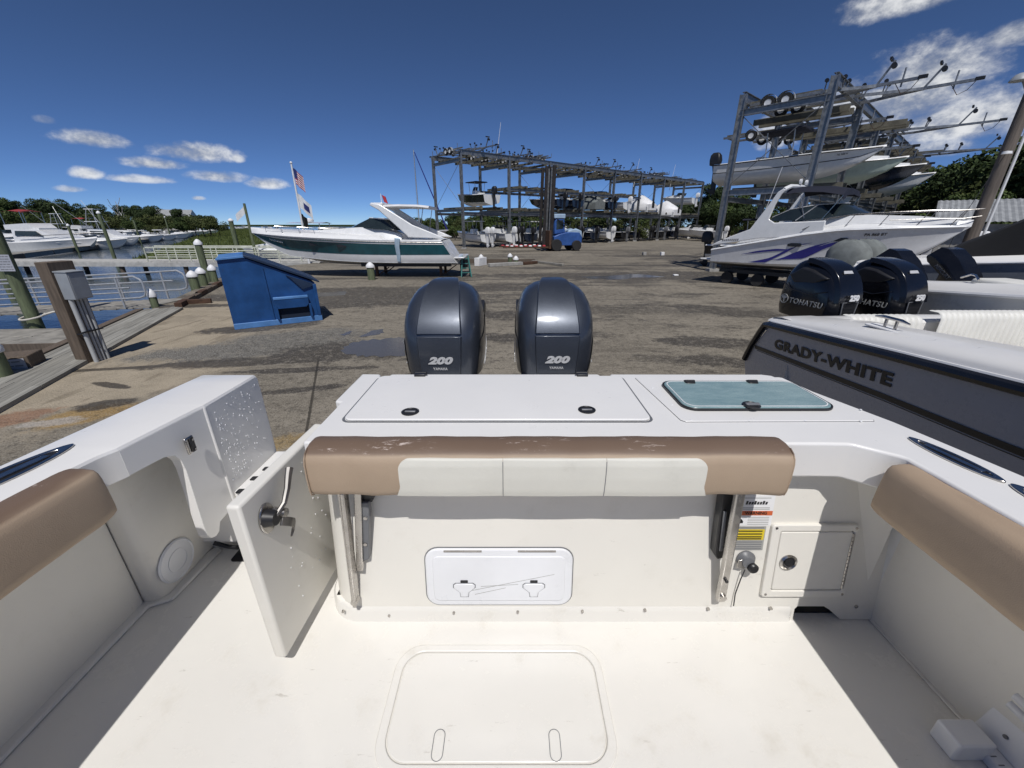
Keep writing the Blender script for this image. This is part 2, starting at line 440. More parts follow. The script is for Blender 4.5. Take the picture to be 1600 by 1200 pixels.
CAPW = mat('white_cap', (0.78, 0.78, 0.78), 0.5, var=0.08, dirt=0.15)
CONC = mat('concrete', (0.34, 0.33, 0.31), 0.85, var=0.2, dirt=0.3, bump=0.3)
ROPE = mat('rope', (0.55, 0.52, 0.46), 0.9, var=0.2, bump=0.5, bscale=120)
BOXG = mat('grey_box_paint', (0.30, 0.32, 0.34), 0.45, var=0.1, dirt=0.25)
CONDUIT = mat('pvc_conduit', (0.42, 0.43, 0.43), 0.5, var=0.1, dirt=0.25)
BARK = mat('bark', (0.09, 0.07, 0.05), 0.95, var=0.3, bump=0.5)
FLAGR = mat('flag_red', (0.40, 0.03, 0.04), 0.8); FLAGW = mat('flag_white', (0.72, 0.72, 0.72), 0.8); FLAGB = mat('flag_blue', (0.02, 0.03, 0.15), 0.8)
TARPB = mat('pale_blue_cloth', (0.45, 0.58, 0.68), 0.7, var=0.2)
GREENL = mat('ladder_green', (0.05, 0.19, 0.17), 0.5, var=0.15, dirt=0.3)
SHEDM = mat('corrugated_roof', (0.42, 0.43, 0.43), 0.5, 0.4, var=0.15, dirt=0.3)
def glass_mat(name, col, rough=0.05, trans=0.85):
    m, t, b = base_mat(name)
    b.inputs['Base Color'].default_value = (*col, 1); b.inputs['Roughness'].default_value = rough
    b.inputs['Transmission Weight'].default_value = trans; b.inputs['IOR'].default_value = 1.45
    return m
TINT = mat('dark_tinted_glass', (0.02, 0.028, 0.03), 0.06, var=0.2, coat=0.5)
CLEARG = glass_mat('windscreen_glass', (0.55, 0.66, 0.64), 0.03, 0.9)
def teal_lid():
    m, t, b = base_mat('frosted_teal_acrylic')
    o = t.new('ShaderNodeTexCoord').outputs['Object']
    n = t.noise(t.scale(o, (2, 5, 1), rot=(0, 0, .6)), 5.0, 7.0, 0.7); n2 = t.noise(o, 160.0, 3.0, .6)
    c = t.mix(t.smooth(n, 0.25, 0.8), (0.19, 0.295, 0.305), (0.31, 0.425, 0.425))
    c = t.mix(t.mul(t.smooth(n2, .62, .72), .35), c, (.5, .62, .62))
    t.put(b.inputs['Base Color'], c)
    t.put(b.inputs['Roughness'], t.lin(n, .3, .7, .16, .34)); b.inputs['Coat Weight'].default_value = .5; b.inputs['Coat Roughness'].default_value = .1
    t.put(b.inputs['Normal'], t.bump(n2, 0.12, 0.002))
    return m
TEALLID = teal_lid()
def drop_mat():
    m, t, b = base_mat('water_drop')
    b.inputs['Base Color'].default_value = (.86, .86, .86, 1); b.inputs['Roughness'].default_value = 0.08
    b.inputs['Specular IOR Level'].default_value = 1.0; b.inputs['Coat Weight'].default_value = 1.0
    return m
DROP = drop_mat()
def leaf_mat(name, a, b_):
    m, t, b = base_mat(name)
    o = t.new('ShaderNodeTexCoord').outputs['Object']
    n = t.noise(o, 1.1, 3.0, 0.6); n2 = t.noise(o, 9.0, 2.0, 0.5)
    c = t.mix(t.smooth(t.add(t.mul(n, .6), t.mul(n2, .4)), 0.35, 0.65), a, b_)
    t.put(b.inputs['Base Color'], c); b.inputs['Roughness'].default_value = 0.7
    b.inputs['Specular IOR Level'].default_value = 0.25
    return m
LEAF1 = leaf_mat('leaves_dark', (0.018, 0.032, 0.011), (0.05, 0.075, 0.022))
LEAF2 = leaf_mat('leaves_mid', (0.026, 0.046, 0.012), (0.075, 0.105, 0.028))
LEAF3 = leaf_mat('leaves_olive', (0.04, 0.055, 0.016), (0.095, 0.11, 0.035))
MARSH = leaf_mat('marsh_grass', (0.05, 0.07, 0.016), (0.12, 0.145, 0.04))
# ---------------------------------------------------------------- setting: yard, water, far banks
WATER_Z = -0.95
def ground_mat():
    m, t, b = base_mat('yard_gravel_asphalt')
    g = t.new('ShaderNodeNewGeometry'); P = g.outputs['Position']
    x, y, z = t.sep(P)[:3]
    nA = t.noise(P, 0.22, 6.0, 0.62); nB = t.noise(P, 1.3, 7.0, 0.65); nC = t.noise(P, 9.0, 5.0, 0.6)
    nF = t.noise(P, 48.0, 3.0, 0.65); nV = t.voro(P, 34.0); nV2 = t.voro(P, 75.0)
    edge = t.add(t.mul(t.sub(nA, .5), 1.6), t.add(t.mul(t.sub(nB, .5), 2.4), t.mul(t.sub(nC, .5), 1.3)))
    def ell(px, py, rx, ry, rot=0.0, soft=0.5, amp=1.0, at=None):
        c = at or gp(px, py); dx = t.sub(x, c[0]); dy = t.sub(y, c[1]); ca, sa = math.cos(rot), math.sin(rot)
        u = t.mul(t.add(t.mul(dx, ca), t.mul(dy, sa)), 1.0 / rx); v = t.mul(t.sub(t.mul(dy, ca), t.mul(dx, sa)), 1.0 / ry)
        d = t.math('SQRT', t.add(t.mul(u, u), t.mul(v, v)))
        return t.smooth(t.add(t.sub(1.0, d), t.mul(edge, amp)), -soft * .5, soft * .5)
    # packed asphalt and stone: brown grey
    c = t.mix(t.smooth(nA, .35, .65), (0.200, 0.176, 0.138), (0.275, 0.243, 0.192))
    c = t.mix(t.mul(t.smooth(nB, .45, .7), .55), c, (0.140, 0.122, 0.096))
    streak = t.noise(t.scale(P, (0.25, 1.6, 1), rot=(0, 0, -.12)), 1.0, 6.0, .65)
    c = t.mix(t.mul(t.smooth(streak, .52, .68), .5), c, (0.080, 0.068, 0.054))
    c = t.mix(t.mul(t.smooth(streak, .40, .30), .5), c, (0.215, 0.19, 0.15))
    # sand drifted along the bulkhead
    sand = t.mx(t.mx(ell(235, 545, 4.0, 1.9, 1.95, .4, .35), ell(300, 500, 3.8, 1.9, 1.95, .4, .35)), ell(150, 605, 2.2, 1.2, .5, .7, .5))
    c = t.mix(t.mul(sand, .82), c, t.mix(t.smooth(nB, .35, .65), (0.35, 0.295, 0.215), (0.45, 0.38, 0.28)))
    track = t.noise(t.scale(P, (1.2, .25, 1), rot=(0, 0, .5)), 2.2, 4.0, .6)
    c = t.mix(t.mul(t.mul(sand, t.smooth(track, .56, .62)), .45), c, (0.16, 0.13, 0.09))
    # loose grey gravel beside the bin
    grav = t.mx(ell(390, 545, 2.4, .8, .25, .5, .6), ell(455, 528, 1.8, .7, .3, .5, .6))
    gcol = t.mix(t.smooth(nV2, .15, .6), (0.42, 0.41, 0.38), (0.07, 0.066, 0.058))
    c = t.mix(t.mul(grav, .92), c, gcol)
    # rust, paint and chalk on the hard standing
    c = t.mix(t.mul(ell(135, 648, .62, .36, .5, .5, .5), .75), c, (0.34, 0.21, 0.06))
    c = t.mix(t.mul(ell(15, 655, .5, .3, .6, .5, .7), .6), c, (0.24, 0.09, 0.04))
    c = t.mix(t.mul(ell(78, 660, .38, .13, .3, .6, .9), .6), c, (0.45, 0.44, 0.43))
    c = t.mix(t.mul(ell(410, 700, .5, .25, .5, .5, .8), .6), c, (0.36, 0.24, 0.08))
    # damp, dark ground
    wet = ell(440, 562, 2.6, .34, .19, .35, .5)
    for a in ((250, 572, 2.4, .10, .20, .3, .3), (560, 548, 1.9, .75, .1, .45, .6), (470, 578, 1.6, .16, .12, .35, .5), (165, 632, .42, .22, .4, .4, .7), (175, 602, .5, .10, -.3, .3, .5),
              (610, 462, 3.0, 1.2, .05, .5, .8), (620, 452, 5.0, .8, .05, .5, .9), (540, 475, 2.2, .8, .1, .5, .8), (545, 458, 2.4, .5, .05, .4, .6), (760, 490, 2.2, .7, -.2, .5, .9), (790, 528, 1.4, .42, .1, .5, .9),
              (980, 433, 5.5, 1.5, .04, .6, 1.0), (1060, 428, 5.0, 1.4, .05, .6, 1.0), (1025, 400, 4.6, 1.7, 0, .6, .9), (960, 415, 4.5, .6, .03, .5, .9), (1075, 415, 5.0, .7, .02, .5, 1.0), (870, 430, 6.0, .9, .02, .6, 1.0),
              (1110, 535, 1.3, .5, -.2, .5, .9), (1130, 565, 1.2, .45, -.2, .5, .9), (1160, 490, 1.7, .6, -.3, .6, 1.0), (1090, 480, 1.3, .4, -.2, .5, 1.0), (400, 512, 1.6, .5, .4, .4, .6), (300, 478, 1.6, .35, .1, .4, .6),
              (690, 560, 1.0, .2, .1, .4, .7), (440, 612, 1.1, .16, .3, .4, .8)):
        wet = t.mx(wet, ell(*a))
    dn = t.noise(t.scale(P, (0.10, 0.42, 1), rot=(0, 0, -.06)), 1.0, 7.0, .66)
    damp = t.mul(t.smooth(t.add(dn, t.mul(t.sub(nC, .5), .12)), .50, .56), t.mul(t.smooth(y, 11.0, 15.0), t.smooth(y, 60.0, 40.0)))
    dn2 = t.noise(t.scale(P, (0.45, 0.8, 1), rot=(0, 0, .3)), 1.0, 7.0, .7)
    damp2 = t.mul(t.smooth(t.add(dn2, t.mul(t.sub(nC, .5), .15)), .54, .61), t.mul(t.smooth(x, -3.0, 0.0), t.smooth(y, 3.5, 5.0)))
    wet = t.mx(wet, t.mx(t.mul(damp, .95), t.mul(damp2, .7)))
    wet = t.mul(wet, t.smooth(t.add(nB, t.mul(t.sub(nF, .5), .5)), .2, .5, .62, 1.0))
    c = t.mix(t.mul(wet, .84), c, t.mix(nB, (0.022, 0.018, 0.014), (0.052, 0.044, 0.035)))
    keep = c
    # aggregate: pale and dark stones, everywhere a little
    nG = t.noise(P, 17.0, 5.0, 0.75)
    c = t.mix(t.mul(t.smooth(nF, .52, .66), .62), c, (0.34, 0.31, 0.26))
    c = t.mix(t.mul(t.smooth(nF, .47, .34), .72), c, (0.034, 0.030, 0.025))
    c = t.mix(t.mul(t.smooth(nG, .55, .64), .62), c, (0.33, 0.30, 0.25))
    c = t.mix(t.mul(t.smooth(nG, .45, .36), .66), c, (0.045, 0.040, 0.033))
    nH = t.noise(P, 5.0, 6.0, 0.75)
    c = t.mix(t.mul(t.smooth(nH, .53, .61), .42), c, (0.32, 0.285, 0.23))
    c = t.mix(t.mul(t.smooth(nH, .47, .38), .55), c, (0.062, 0.055, 0.044))
    c = t.mix(t.mul(sand, .72), c, keep)
    # the sawn joint running away from the boat
    a0, a1 = gp(478, 680), gp(497, 565)
    dx, dy = (a1 - a0).x, (a1 - a0).y; L = math.hypot(dx, dy)
    dist = t.math('ABSOLUTE', t.add(t.mul(t.sub(x, a0.x), dy / L), t.mul(t.sub(y, a0.y), -dx / L)))
    along = t.add(t.mul(t.sub(x, a0.x), dx / L), t.mul(t.sub(y, a0.y), dy / L))
    jn = t.mul(t.smooth(t.add(dist, t.mul(t.sub(nC, .5), .03)), .03, .012), t.mul(t.smooth(along, -2, -1), t.smooth(along, L + .3, L)))
    c = t.mix(t.mul(jn, .8), c, (0.03, 0.026, 0.02))
    t.put(b.inputs['Base Color'], c)
    t.put(b.inputs['Roughness'], t.sub(.92, t.mul(wet, .34)))
    b.inputs['Specular IOR Level'].default_value = .3
    h = t.add(t.mul(nF, .5), t.add(t.mul(t.sub(1.0, nV), .6), t.mul(nB, .8)))
    t.put(b.inputs['Normal'], t.bump(t.add(h, t.mul(nG, .8)), .7, .022))
    return m
GROUND = ground_mat()
def water_mat(name, col, rough=.06, wave=.25):
    m, t, b = base_mat(name)
    P = t.new('ShaderNodeNewGeometry').outputs['Position']
    n = t.noise(t.scale(P, (1.0, 1.6, 1)), 1.1, 5.0, .6); n2 = t.noise(P, 5.0, 3.0, .5)
    b.inputs['Base Color'].default_value = (*col, 1); b.inputs['Roughness'].default_value = rough
    b.inputs['Specular IOR Level'].default_value = .6
    if wave: t.put(b.inputs['Normal'], t.bump(t.add(n, t.mul(n2, .3)), wave, .06))
    return m
WATER = water_mat('harbour_water', (0.055, 0.075, 0.09), .10, .30)
PUDW = water_mat('puddle_water', (0.10, 0.092, 0.08), .16, .02)

SHORE = [(10, -36), (0, -13.5), (-9.75, 7.2), (-12.45, 13.5), (-14.35, 18.2), (-15.6, 21.2), (-17.6, 26.0), (-15.2, 31.0), (-14.5, 40.0), (-20.0, 60.0), (-32.0, 95.0), (-46.0, 150.0), (-70, 420)]
# the launching well in the yard is a hole in the ground sheet
W0, W1 = gp(700, 409), gp(838, 409)
WELL = [(W0.x, 31.0), (W1.x, 31.0), (W1.x, 35.0), (W0.x, 35.0)]
bm = bmesh.new()
outer = SHORE + [(700, 420), (700, -36)]
ov = [bm.verts.new((px, py, 0)) for px, py in outer]; iv = [bm.verts.new((px, py, 0)) for px, py in WELL]
ed = [bm.edges.new((ov[i], ov[(i + 1) % len(ov)])) for i in range(len(ov))] + [bm.edges.new((iv[i], iv[(i + 1) % 4])) for i in range(4)]
bmesh.ops.triangle_fill(bm, use_beauty=True, edges=ed)
for f in bm.faces:
    if f.normal.z < 0: f.normal_flip()
me = bpy.data.meshes.new('yard_ground'); bm.to_mesh(me); bm.free(); me.materials.append(GROUND)
yard = link(bpy.data.objects.new('ground', me)); yard['kind'] = 'structure'
# the sea bed side of the sheet: a retaining face down to the water
k = MB()
for (a, b_) in zip(SHORE[:-1], SHORE[1:]):
    k.add([(a[0], a[1], -0.006), (b_[0], b_[1], -0.006), (b_[0], b_[1], -2.2), (a[0], a[1], -2.2)], [(0, 1, 2, 3)])
for i in range(4):
    a, b_ = WELL[i], WELL[(i + 1) % 4]
    k.add([(a[0], a[1], -0.006), (b_[0], b_[1], -0.006), (b_[0], b_[1], -2.2), (a[0], a[1], -2.2)], [(0, 1, 2, 3)])
k.build('bulkhead_wall', TIMBB, smooth=False, fix=False, kind='structure')
k = MB(); k.add([(-1500, -60, WATER_Z), (60, -60, WATER_Z), (60, 1500, WATER_Z), (-1500, 1500, WATER_Z)], [(0, 1, 2, 3)])
k.build('water', WATER, smooth=False, kind='structure')

# puddles lying on the yard
def puddle(pts, z, name='puddle', m=PUDW, n=4, jit=.12):
    P = [gp(*p) for p in pts]; Q = []
    rr = random.Random(len(pts) * 7 + int(pts[0][0]))
    for i in range(len(P)):
        a, b_ = P[i], P[(i + 1) % len(P)]; nrm_ = Vector((b_.y - a.y, a.x - b_.x, 0)); nrm_ = nrm_.normalized() if nrm_.length else nrm_
        for q in range(n):
            s = q / n; p = a.lerp(b_, s); Q.append(p + nrm_ * rr.uniform(-jit, jit) * (1 if q else .2))
    k = MB(); k.add([(p.x, p.y, z) for p in Q], [tuple(range(len(Q)))])
    return k.build(name, m, smooth=False, kind='structure')
puddle([(533, 548), (545, 537), (575, 532), (610, 528), (636, 528), (634, 556), (585, 556), (560, 557)], .004)
puddle([(487, 458), (541, 455), (540, 461), (490, 464)], .004, jit=.06)
puddle([(530, 523), (550, 516), (548, 521), (536, 526)], .004, jit=.05)
puddle([(560, 527), (580, 517), (598, 514), (600, 520), (585, 524)], .004, jit=.05)
puddle([(900, 433), (985, 428), (1040, 432), (950, 437)], .004, jit=.3)

# far banks: low land along the horizon on the left
def bank_mesh(name, pts, z0, z1, m):
    k = MB(); n = len(pts)
    k.add([(p[0], p[1], z1) for p in pts], [tuple(range(n))])
    for i in range(n):
        a, b_ = pts[i], pts[(i + 1) % n]
        k.add([(a[0], a[1], z1 - .005), (b_[0], b_[1], z1 - .005), (b_[0], b_[1], z0), (a[0], a[1], z0)], [(0, 1, 2, 3)])
    return k.build(name, m, smooth=False, fix=False, kind='structure')
bank_mesh('far_bank', [(-420, 60), (-205, 108), (-172, 160), (-170, 260), (-420, 330)], WATER_Z - .5, -.2, MARSH)
bank_mesh('far_shore', [(-900, 640), (-420, 690), (-160, 640), (-60, 700), (-60, 820), (-900, 860)], WATER_Z - .5, 1.5, LEAF1)
# marsh between the pier and the boats
mp = [gp(203, 406, -.8), gp(300, 372, -.8), gp(330, 362, -.8), gp(372, 356, -.8), (-34, 120, -.8), (-26, 70, -.8), (-16.5, 45, -.8), (-17.0, 38, -.8)]
bank_mesh('mud_flat', [(p[0], p[1]) for p in mp], WATER_Z - .5, -.80, MARSH)
def in_poly(px, py, poly):
    c = False
    for i in range(len(poly)):
        a, b_ = poly[i], poly[i - 1]
        if (a[1] > py) != (b_[1] > py) and px < (b_[0] - a[0]) * (py - a[1]) / (b_[1] - a[1]) + a[0]: c = not c
    return c
def blades(name, poly, count, h, w, z, m, seed=3):
    rr = random.Random(seed); xs = [p[0] for p in poly]; ys = [p[1] for p in poly]; V = []; F = []
    while len(F) < count:
        px, py = rr.uniform(min(xs), max(xs)), rr.uniform(min(ys), max(ys))
        if not in_poly(px, py, poly): continue
        a = rr.uniform(0, PI); hh = h * rr.uniform(.55, 1.15); ww = w * rr.uniform(.6, 1.3); lx, ly = rr.uniform(-.25, .25) * hh, rr.uniform(-.25, .25) * hh
        o = len(V); V += [(px - ww * math.cos(a), py - ww * math.sin(a), z), (px + ww * math.cos(a), py + ww * math.sin(a), z), (px + lx, py + ly, z + hh)]; F.append((o, o + 1, o + 2))
    me = bpy.data.meshes.new(name); me.from_pydata(V, [], F); me.materials.append(m)
    o = link(bpy.data.objects.new(name, me)); o['kind'] = 'stuff'; return o
blades('marsh_grass', [(p[0], p[1]) for p in mp], 30000, .5, .10, -.82, MARSH)
blades('bank_grass', [(-300, 85), (-205, 108), (-174, 160), (-172, 240), (-240, 240)], 9000, 1.5, .5, -.25, MARSH, 5)
# ---------------------------------------------------------------- the boat the photograph is taken from (stern part, in world coordinates)
FL, TOP = 1.53, 2.19
boat = thing('fishing_boat', 'white open cockpit with tan bolsters and a transom door swung open, nearest of the boats', 'boat')
# hull shell and foredeck: bow lies behind the camera
hs = MB()
def own_sec(y):
    k = max(0.0, (-y - 1.2) / 4.8)
    b = lerp(1.0, 0.02, k ** 2.1)
    xo_l = -1.305 if y < .6 else lerp(-1.305, -1.25, (y - .6) / .9); xo_r = interp([-1.2, .8, 1.08, 1.48], [1.31, 1.225, 1.165, 1.03], y)
    zt = TOP - .125 + .35 * k ** 1.5; zc = 1.05 + .75 * k ** 2; zk = .62 + 1.2 * k ** 3.2
    cx = 0.0
    return [(xo_l * b, y, zt), (xo_l * b * 1.0, y, lerp(zt, zc, .5)), (xo_l * .93 * b, y, zc), (cx, y, zk), (xo_r * .93 * b, y, zc), (xo_r * b * 1.0, y, lerp(zt, zc, .5)), (xo_r * b, y, zt)]
ys = [1.48, 1.2, .9, .5, 0, -.6, -1.2, -2, -2.8, -3.6, -4.3, -5.0, -5.5, -5.8, -6.0]
hs.loft([own_sec(y) for y in ys], closed=False)
es = own_sec(1.479); es = [(p[0], p[1], min(p[2], 1.825)) for p in es]; hs.add(es, [(0, 1, 2, 3, 4, 5, 6)])
hs.build('hull', HULLW, boat)
fd = MB()
fd.loft([[(p[0][0], y, p[0][2] + .12), (p[0][0] * .5, y, p[0][2] + .18), (0, y, p[0][2] + .2), (p[-1][0] * .5, y, p[-1][2] + .18), (p[-1][0], y, p[-1][2] + .12), (p[-1][0], y, p[-1][2]), (p[0][0], y, p[0][2])] for y in ys[7:] for p in [own_sec(y)]])
fd.build('foredeck', GEL, boat)
hs = MB().box(-1.27, 1.21, -2.05, -2.0, FL, TOP + .05); hs.build('cockpit_bulkhead', GEL, boat)
# floor
MB().box(-1.29, 1.23, -2.0, 1.34, FL - .03, FL).build('cockpit_floor', GELF, boat)
# flush hatch in the floor
def taper(pts, y0, y1, k): return [(px * lerp(1, k, (py - y0) / (y1 - y0)), py) for px, py in pts]
ho = rrect(-.345, .265, .522, .842, .075, 8); hi = rrect(-.322, .243, .547, .82, .06, 8); lid = rrect(-.319, .240, .550, .817, .058, 8)
MB().ring(ho, hi, FL, FL + .007).build('floor_hatch_frame', GELF, boat, bevel=.003)
fh = MB().prism(lid, FL, FL + .0065).build('floor_hatch', GELF, boat, bevel=.0025)
for cx in (-.185, .108):
    lo = [(px, py) for px, py in rrect(cx - .0155, cx + .0155, .553, .625, .015, 6)]
    MB().ring(rrect(cx - .0148, cx + .0148, .5515, .6195, .0146, 6), rrect(cx - .0130, cx + .0130, .553, .618, .0128, 6), FL + .0066, FL + .0071).build('latch_rim', GREYP, fh)
    MB().prism(rrect(cx - .0124, cx + .0124, .5535, .6175, .0122, 6), FL + .0055, FL + .0072).build('flush_latch', GELF, fh, bevel=.002)
# left gunwale: cap, coaming face and the stern quarter beside the doorway, in one moulding
gl = MB()
def lsec(y, dz=0.0):
    xo = -1.305 if y < .6 else lerp(-1.305, -1.25, (y - .6) / .9)
    xi = interp([-2, .70, .89, .93, 1.195, 1.206, 1.5], [-1.15, -1.108, -1.083, -1.066, -1.0345, -1.030, -1.030], y)
    zb = (2.098 if y < .93 else 2.1765) if y < 1.2065 else 1.60; zo = TOP - .16 if y < 1.2065 else 1.60
    if dz: xo += dz * .5
    return [(xo, y, zo), (xo + .004, y, TOP - .009 - dz), (xo + .010, y, TOP - .002 - dz), (xo + .02, y, TOP - dz), (xi - .012, y, TOP - dz), (xi - .004, y, TOP - .0025 - dz), (xi, y, TOP - .010 - dz), (xi, y, zb), (xi - .03, y, zb)]
yl = [-2.0, -1, 0, .4, .7, .85, .88, .895, .91, .92, .9295, .9305, .96, 1.04, 1.1, 1.16, 1.195, 1.202, 1.206, 1.207, 1.3, 1.4, 1.484]
gl.loft([lsec(y) for y in yl] + [lsec(1.492, .003), lsec(1.497, .012)]); gl.build('gunwale', GEL, boat, angle=24)
MB().box(-1.25, -1.033, 1.499, 1.506, 1.60, TOP - .06).build('quarter_trim', GEL, boat, bevel=.003)
leg = [(.93, 2.10), (1.0, 2.097), (1.03, 2.095), (1.062, 2.082), (1.076, 2.055), (1.08, 2.02), (1.072, 1.80), (1.072, 1.755), (1.082, 1.735), (1.10, 1.728), (1.115, 1.735), (1.13, 1.765), (1.20, 1.78), (1.2066, 1.80), (1.2066, 2.10)]
leg += [(1.2066, 2.178), (.93, 2.178)]
MB().prism(leg, -.03, .0006, lambda u, v, w: (-1.066 + (u - .93) * .1189 + w, u, v)).build('pocket_plate', GEL, boat, smooth=False)
# inner side, left
li = MB()
for xa, ya, xb, yb in ((-1.285, -2.0, -1.269, .985),): li.add([(xa, ya, FL), (xb, yb, FL), (xb, yb, 2.16), (xa, ya, 2.16)], [(0, 1, 2, 3)])
li.build('side_liner', GELC, boat, smooth=False)
MB().prism([(-1.28, .985), (-1.225, .99), (-1.205, 1.02), (-1.205, 1.26), (-1.28, 1.26)], FL, 2.15).build('side_box', GELC, boat, bevel=.02, seg=4)
MB().box(-1.205, -1.06, 1.24, 1.262, FL, 2.15).build('pocket_end', GELC, boat)
MB().prism([(-1.285, -2.0), (-1.255, -2.0), (-1.24, .97), (-1.18, 1.0), (-1.165, 1.23), (-1.2, 1.25), (-1.285, 1.0)], FL, FL + .012).build('side_cove', GELF, boat, bevel=.006)
Mi = Matrix(((0, 0, 1, -1.204), (1, 0, 0, 1.083), (0, 1, 0, 1.634), (0, 0, 0, 1)))
pl = MB().lathe([(.0, .0), (.074, .0), (.076, .004), (.070, .009), (.066, .006), (.058, .0075), (.0, .0085)], 36, Mi).build('inspection_plate', PLAS, boat)
MB().ring(circ(0, 0, .041, 36), circ(0, 0, .037, 36), .0085, .0098, M=Mi).build('plate_ring', PLAS, pl)
MB().tube([(-1.0345, 1.205, 1.80), (-1.0345, 1.205, 2.0), (-1.0345, 1.205, 2.178)], .0065, 10).build('corner_bead', GEL, boat)
kp = MB().box(-1.034, -1.026, 1.088, 1.122, 2.066, 2.123).build('door_keeper', STEEL, boat, bevel=.004)
MB().box(-1.026, -1.021, 1.100, 1.116, 2.070, 2.120).build('keeper_slot', BLACK, kp, bevel=.004)
for zz in (2.078, 2.112): MB().cyl((-1.021, 1.108, zz), (-1.018, 1.108, zz), .0035).build('screw', STEEL, kp)
# sill in the doorway with its drain slots
sl = MB().box(-1.029, -.615, 1.207, 1.495, 1.64, 1.835).build('door_sill', GEL, boat, bevel=.01, seg=3)
for px, py in ((376, 767), (398, 747), (417, 732)):
    p = gp(px, py, 1.838); MB().prism(rrect(p.x - .014, p.x + .014, p.y - .012, p.y + .012, .004, 2), 1.8345, 1.8385).build('drain_slot', BLACK, sl)
MB().box(-1.04, -.60, 1.335, 1.36, FL, 1.65).build('sill_back', GELC, boat)
MB().prism(rrect(-1.10, -1.02, 1.175, 1.245, .012, 3), FL - .01, FL + .003).build('scupper', BLACK, boat)
hz = MB().tube([(-1.16, 1.20, 1.60), (-1.12, 1.215, 1.566), (-1.06, 1.22, 1.556), (-.98, 1.22, 1.575)], .008, 8).build('drain_hose', BLACK, boat)
# aft and right coaming: one moulded cap
pan = [(-.605, 1.50), (-.605, 1.235), (-.580, 1.225), (-.580, .958), (.86, .952), (.925, .950), (.938, .946), (1.012, .888), (1.020, .875), (1.024, .80), (1.034, .60), (1.06, -.3), (1.09, -2.0), (1.32, -2.0), (1.285, 0), (1.228, .80), (1.168, 1.08), (1.035, 1.48), (1.0, 1.495),
       (.395, 1.497), (.385, 1.47), (.357, 1.47), (.347, 1.497), (-.485, 1.497), (-.493, 1.47), (-.52, 1.47), (-.53, 1.497)]
cp = MB().prism(pan, 2.078, TOP).build('coaming', GEL, boat, bevel=.007, seg=3)
# skirt of the cap, outside
MB().prism([(-.598, 1.14), (-.48, 1.03), (.99, 1.03), (1.15, .95), (1.14, 1.06), (1.02, 1.46), (-.598, 1.47)], FL, 2.08).build('transom_box', GELC, boat)
# bulkhead under the seat, leaning slightly aft, with a limber hole on the right
RAKE = .15
def wallP(u, v, w): return (u, .928 + w + (v - FL) * RAKE, v)
wp = [(-.495, FL), (.930, FL), (.930, FL + .045), (.938, FL + .055), (1.025, FL + .055), (1.045, FL + .042), (1.088, FL + .004), (1.20, FL + .004), (1.20, 2.08), (-.495, 2.08)]
MB().prism(wp, 0, .02, wallP).build('bulkhead', GELC, boat)
prc = [(-.494, 0.0)] + [(-.495 - .108 * math.sin(a), .108 * (1 - math.cos(a))) for a in [PI / 2 * i / 8 for i in range(9)]] + [(-.603, .5)]
MB().loft([[(u, .9283 + w + (z - FL) * RAKE, z) for u, w in prc] for z in (FL, 1.7, 1.9, 2.08)], closed=False).build('bulkhead_corner', GELC, boat, angle=60)
MB().box(.91, 1.12, .955, .959, FL, FL + .075).build('limber_shade_plate', DARK, boat)  # dark plate standing in for the shade inside the limber hole
# right side liner, meeting the bulkhead in a tight corner
rc = MB(); prof = [(1.1905, .96), (1.1905, .90), (1.2035, .55), (1.215, -.2), (1.235, -2.0)]
rc.loft([[(u, w + (.07 if i == 0 else 0), z) for i, (u, w) in enumerate(prof)] for z in (FL, 1.7, 1.9, 2.10)], closed=False)
rc.build('side_liner', GELC, boat, angle=60)
MB().tube([(1.186, .945, FL + .004), (1.188, .96, 1.7), (1.188, 1.0, 2.0)], .004, 6).build('corner_gap_line', GREYP, boat)  # dark line standing in for the shaded gap where bulkhead and liner meet
MB().prism([(1.245, -2.0), (1.215, -2.0), (1.183, .93), (1.245, .93)], FL, FL + .006).build('side_cove', GELF, boat, bevel=.003)
# foot flange of the seat box
fp = [(.932, .975), (.930, .945), (.922, .927), (.911, .923)] + [(-.505 - .12 * math.sin(a), .923 + .12 * (1 - math.cos(a))) for a in [PI / 2 * i / 9 for i in range(10)]] + [(-.625, 1.12), (-.603, 1.12), (-.603, .975)]
fl = MB().loft([[(u + dx * (1 if u < -.5 else 0), v + dy * (1 if v < .95 else 0), z) for u, v in fp] for z, dx, dy in ((FL, 0, 0), (FL + .006, .001, .002), (FL + .035, .003, .006), (FL + .052, .006, .011), (FL + .060, .012, .020))]).build('foot_flange', GELF, boat, angle=50)
for px, py in ((536, 956), (608, 962), (709, 958), (809, 957), (910, 956), (1008, 954), (1107, 952), (1205, 951)):
    p = yp(px, py, .927); MB().cyl((p.x, .931, p.z), (p.x, .924, p.z + .001), .005, .004, 10).build('screw', STEEL, fl)
MB().cyl((1.13, .950, 1.585), (1.13, .933, 1.585), .006).build('screw', STEEL, boat)
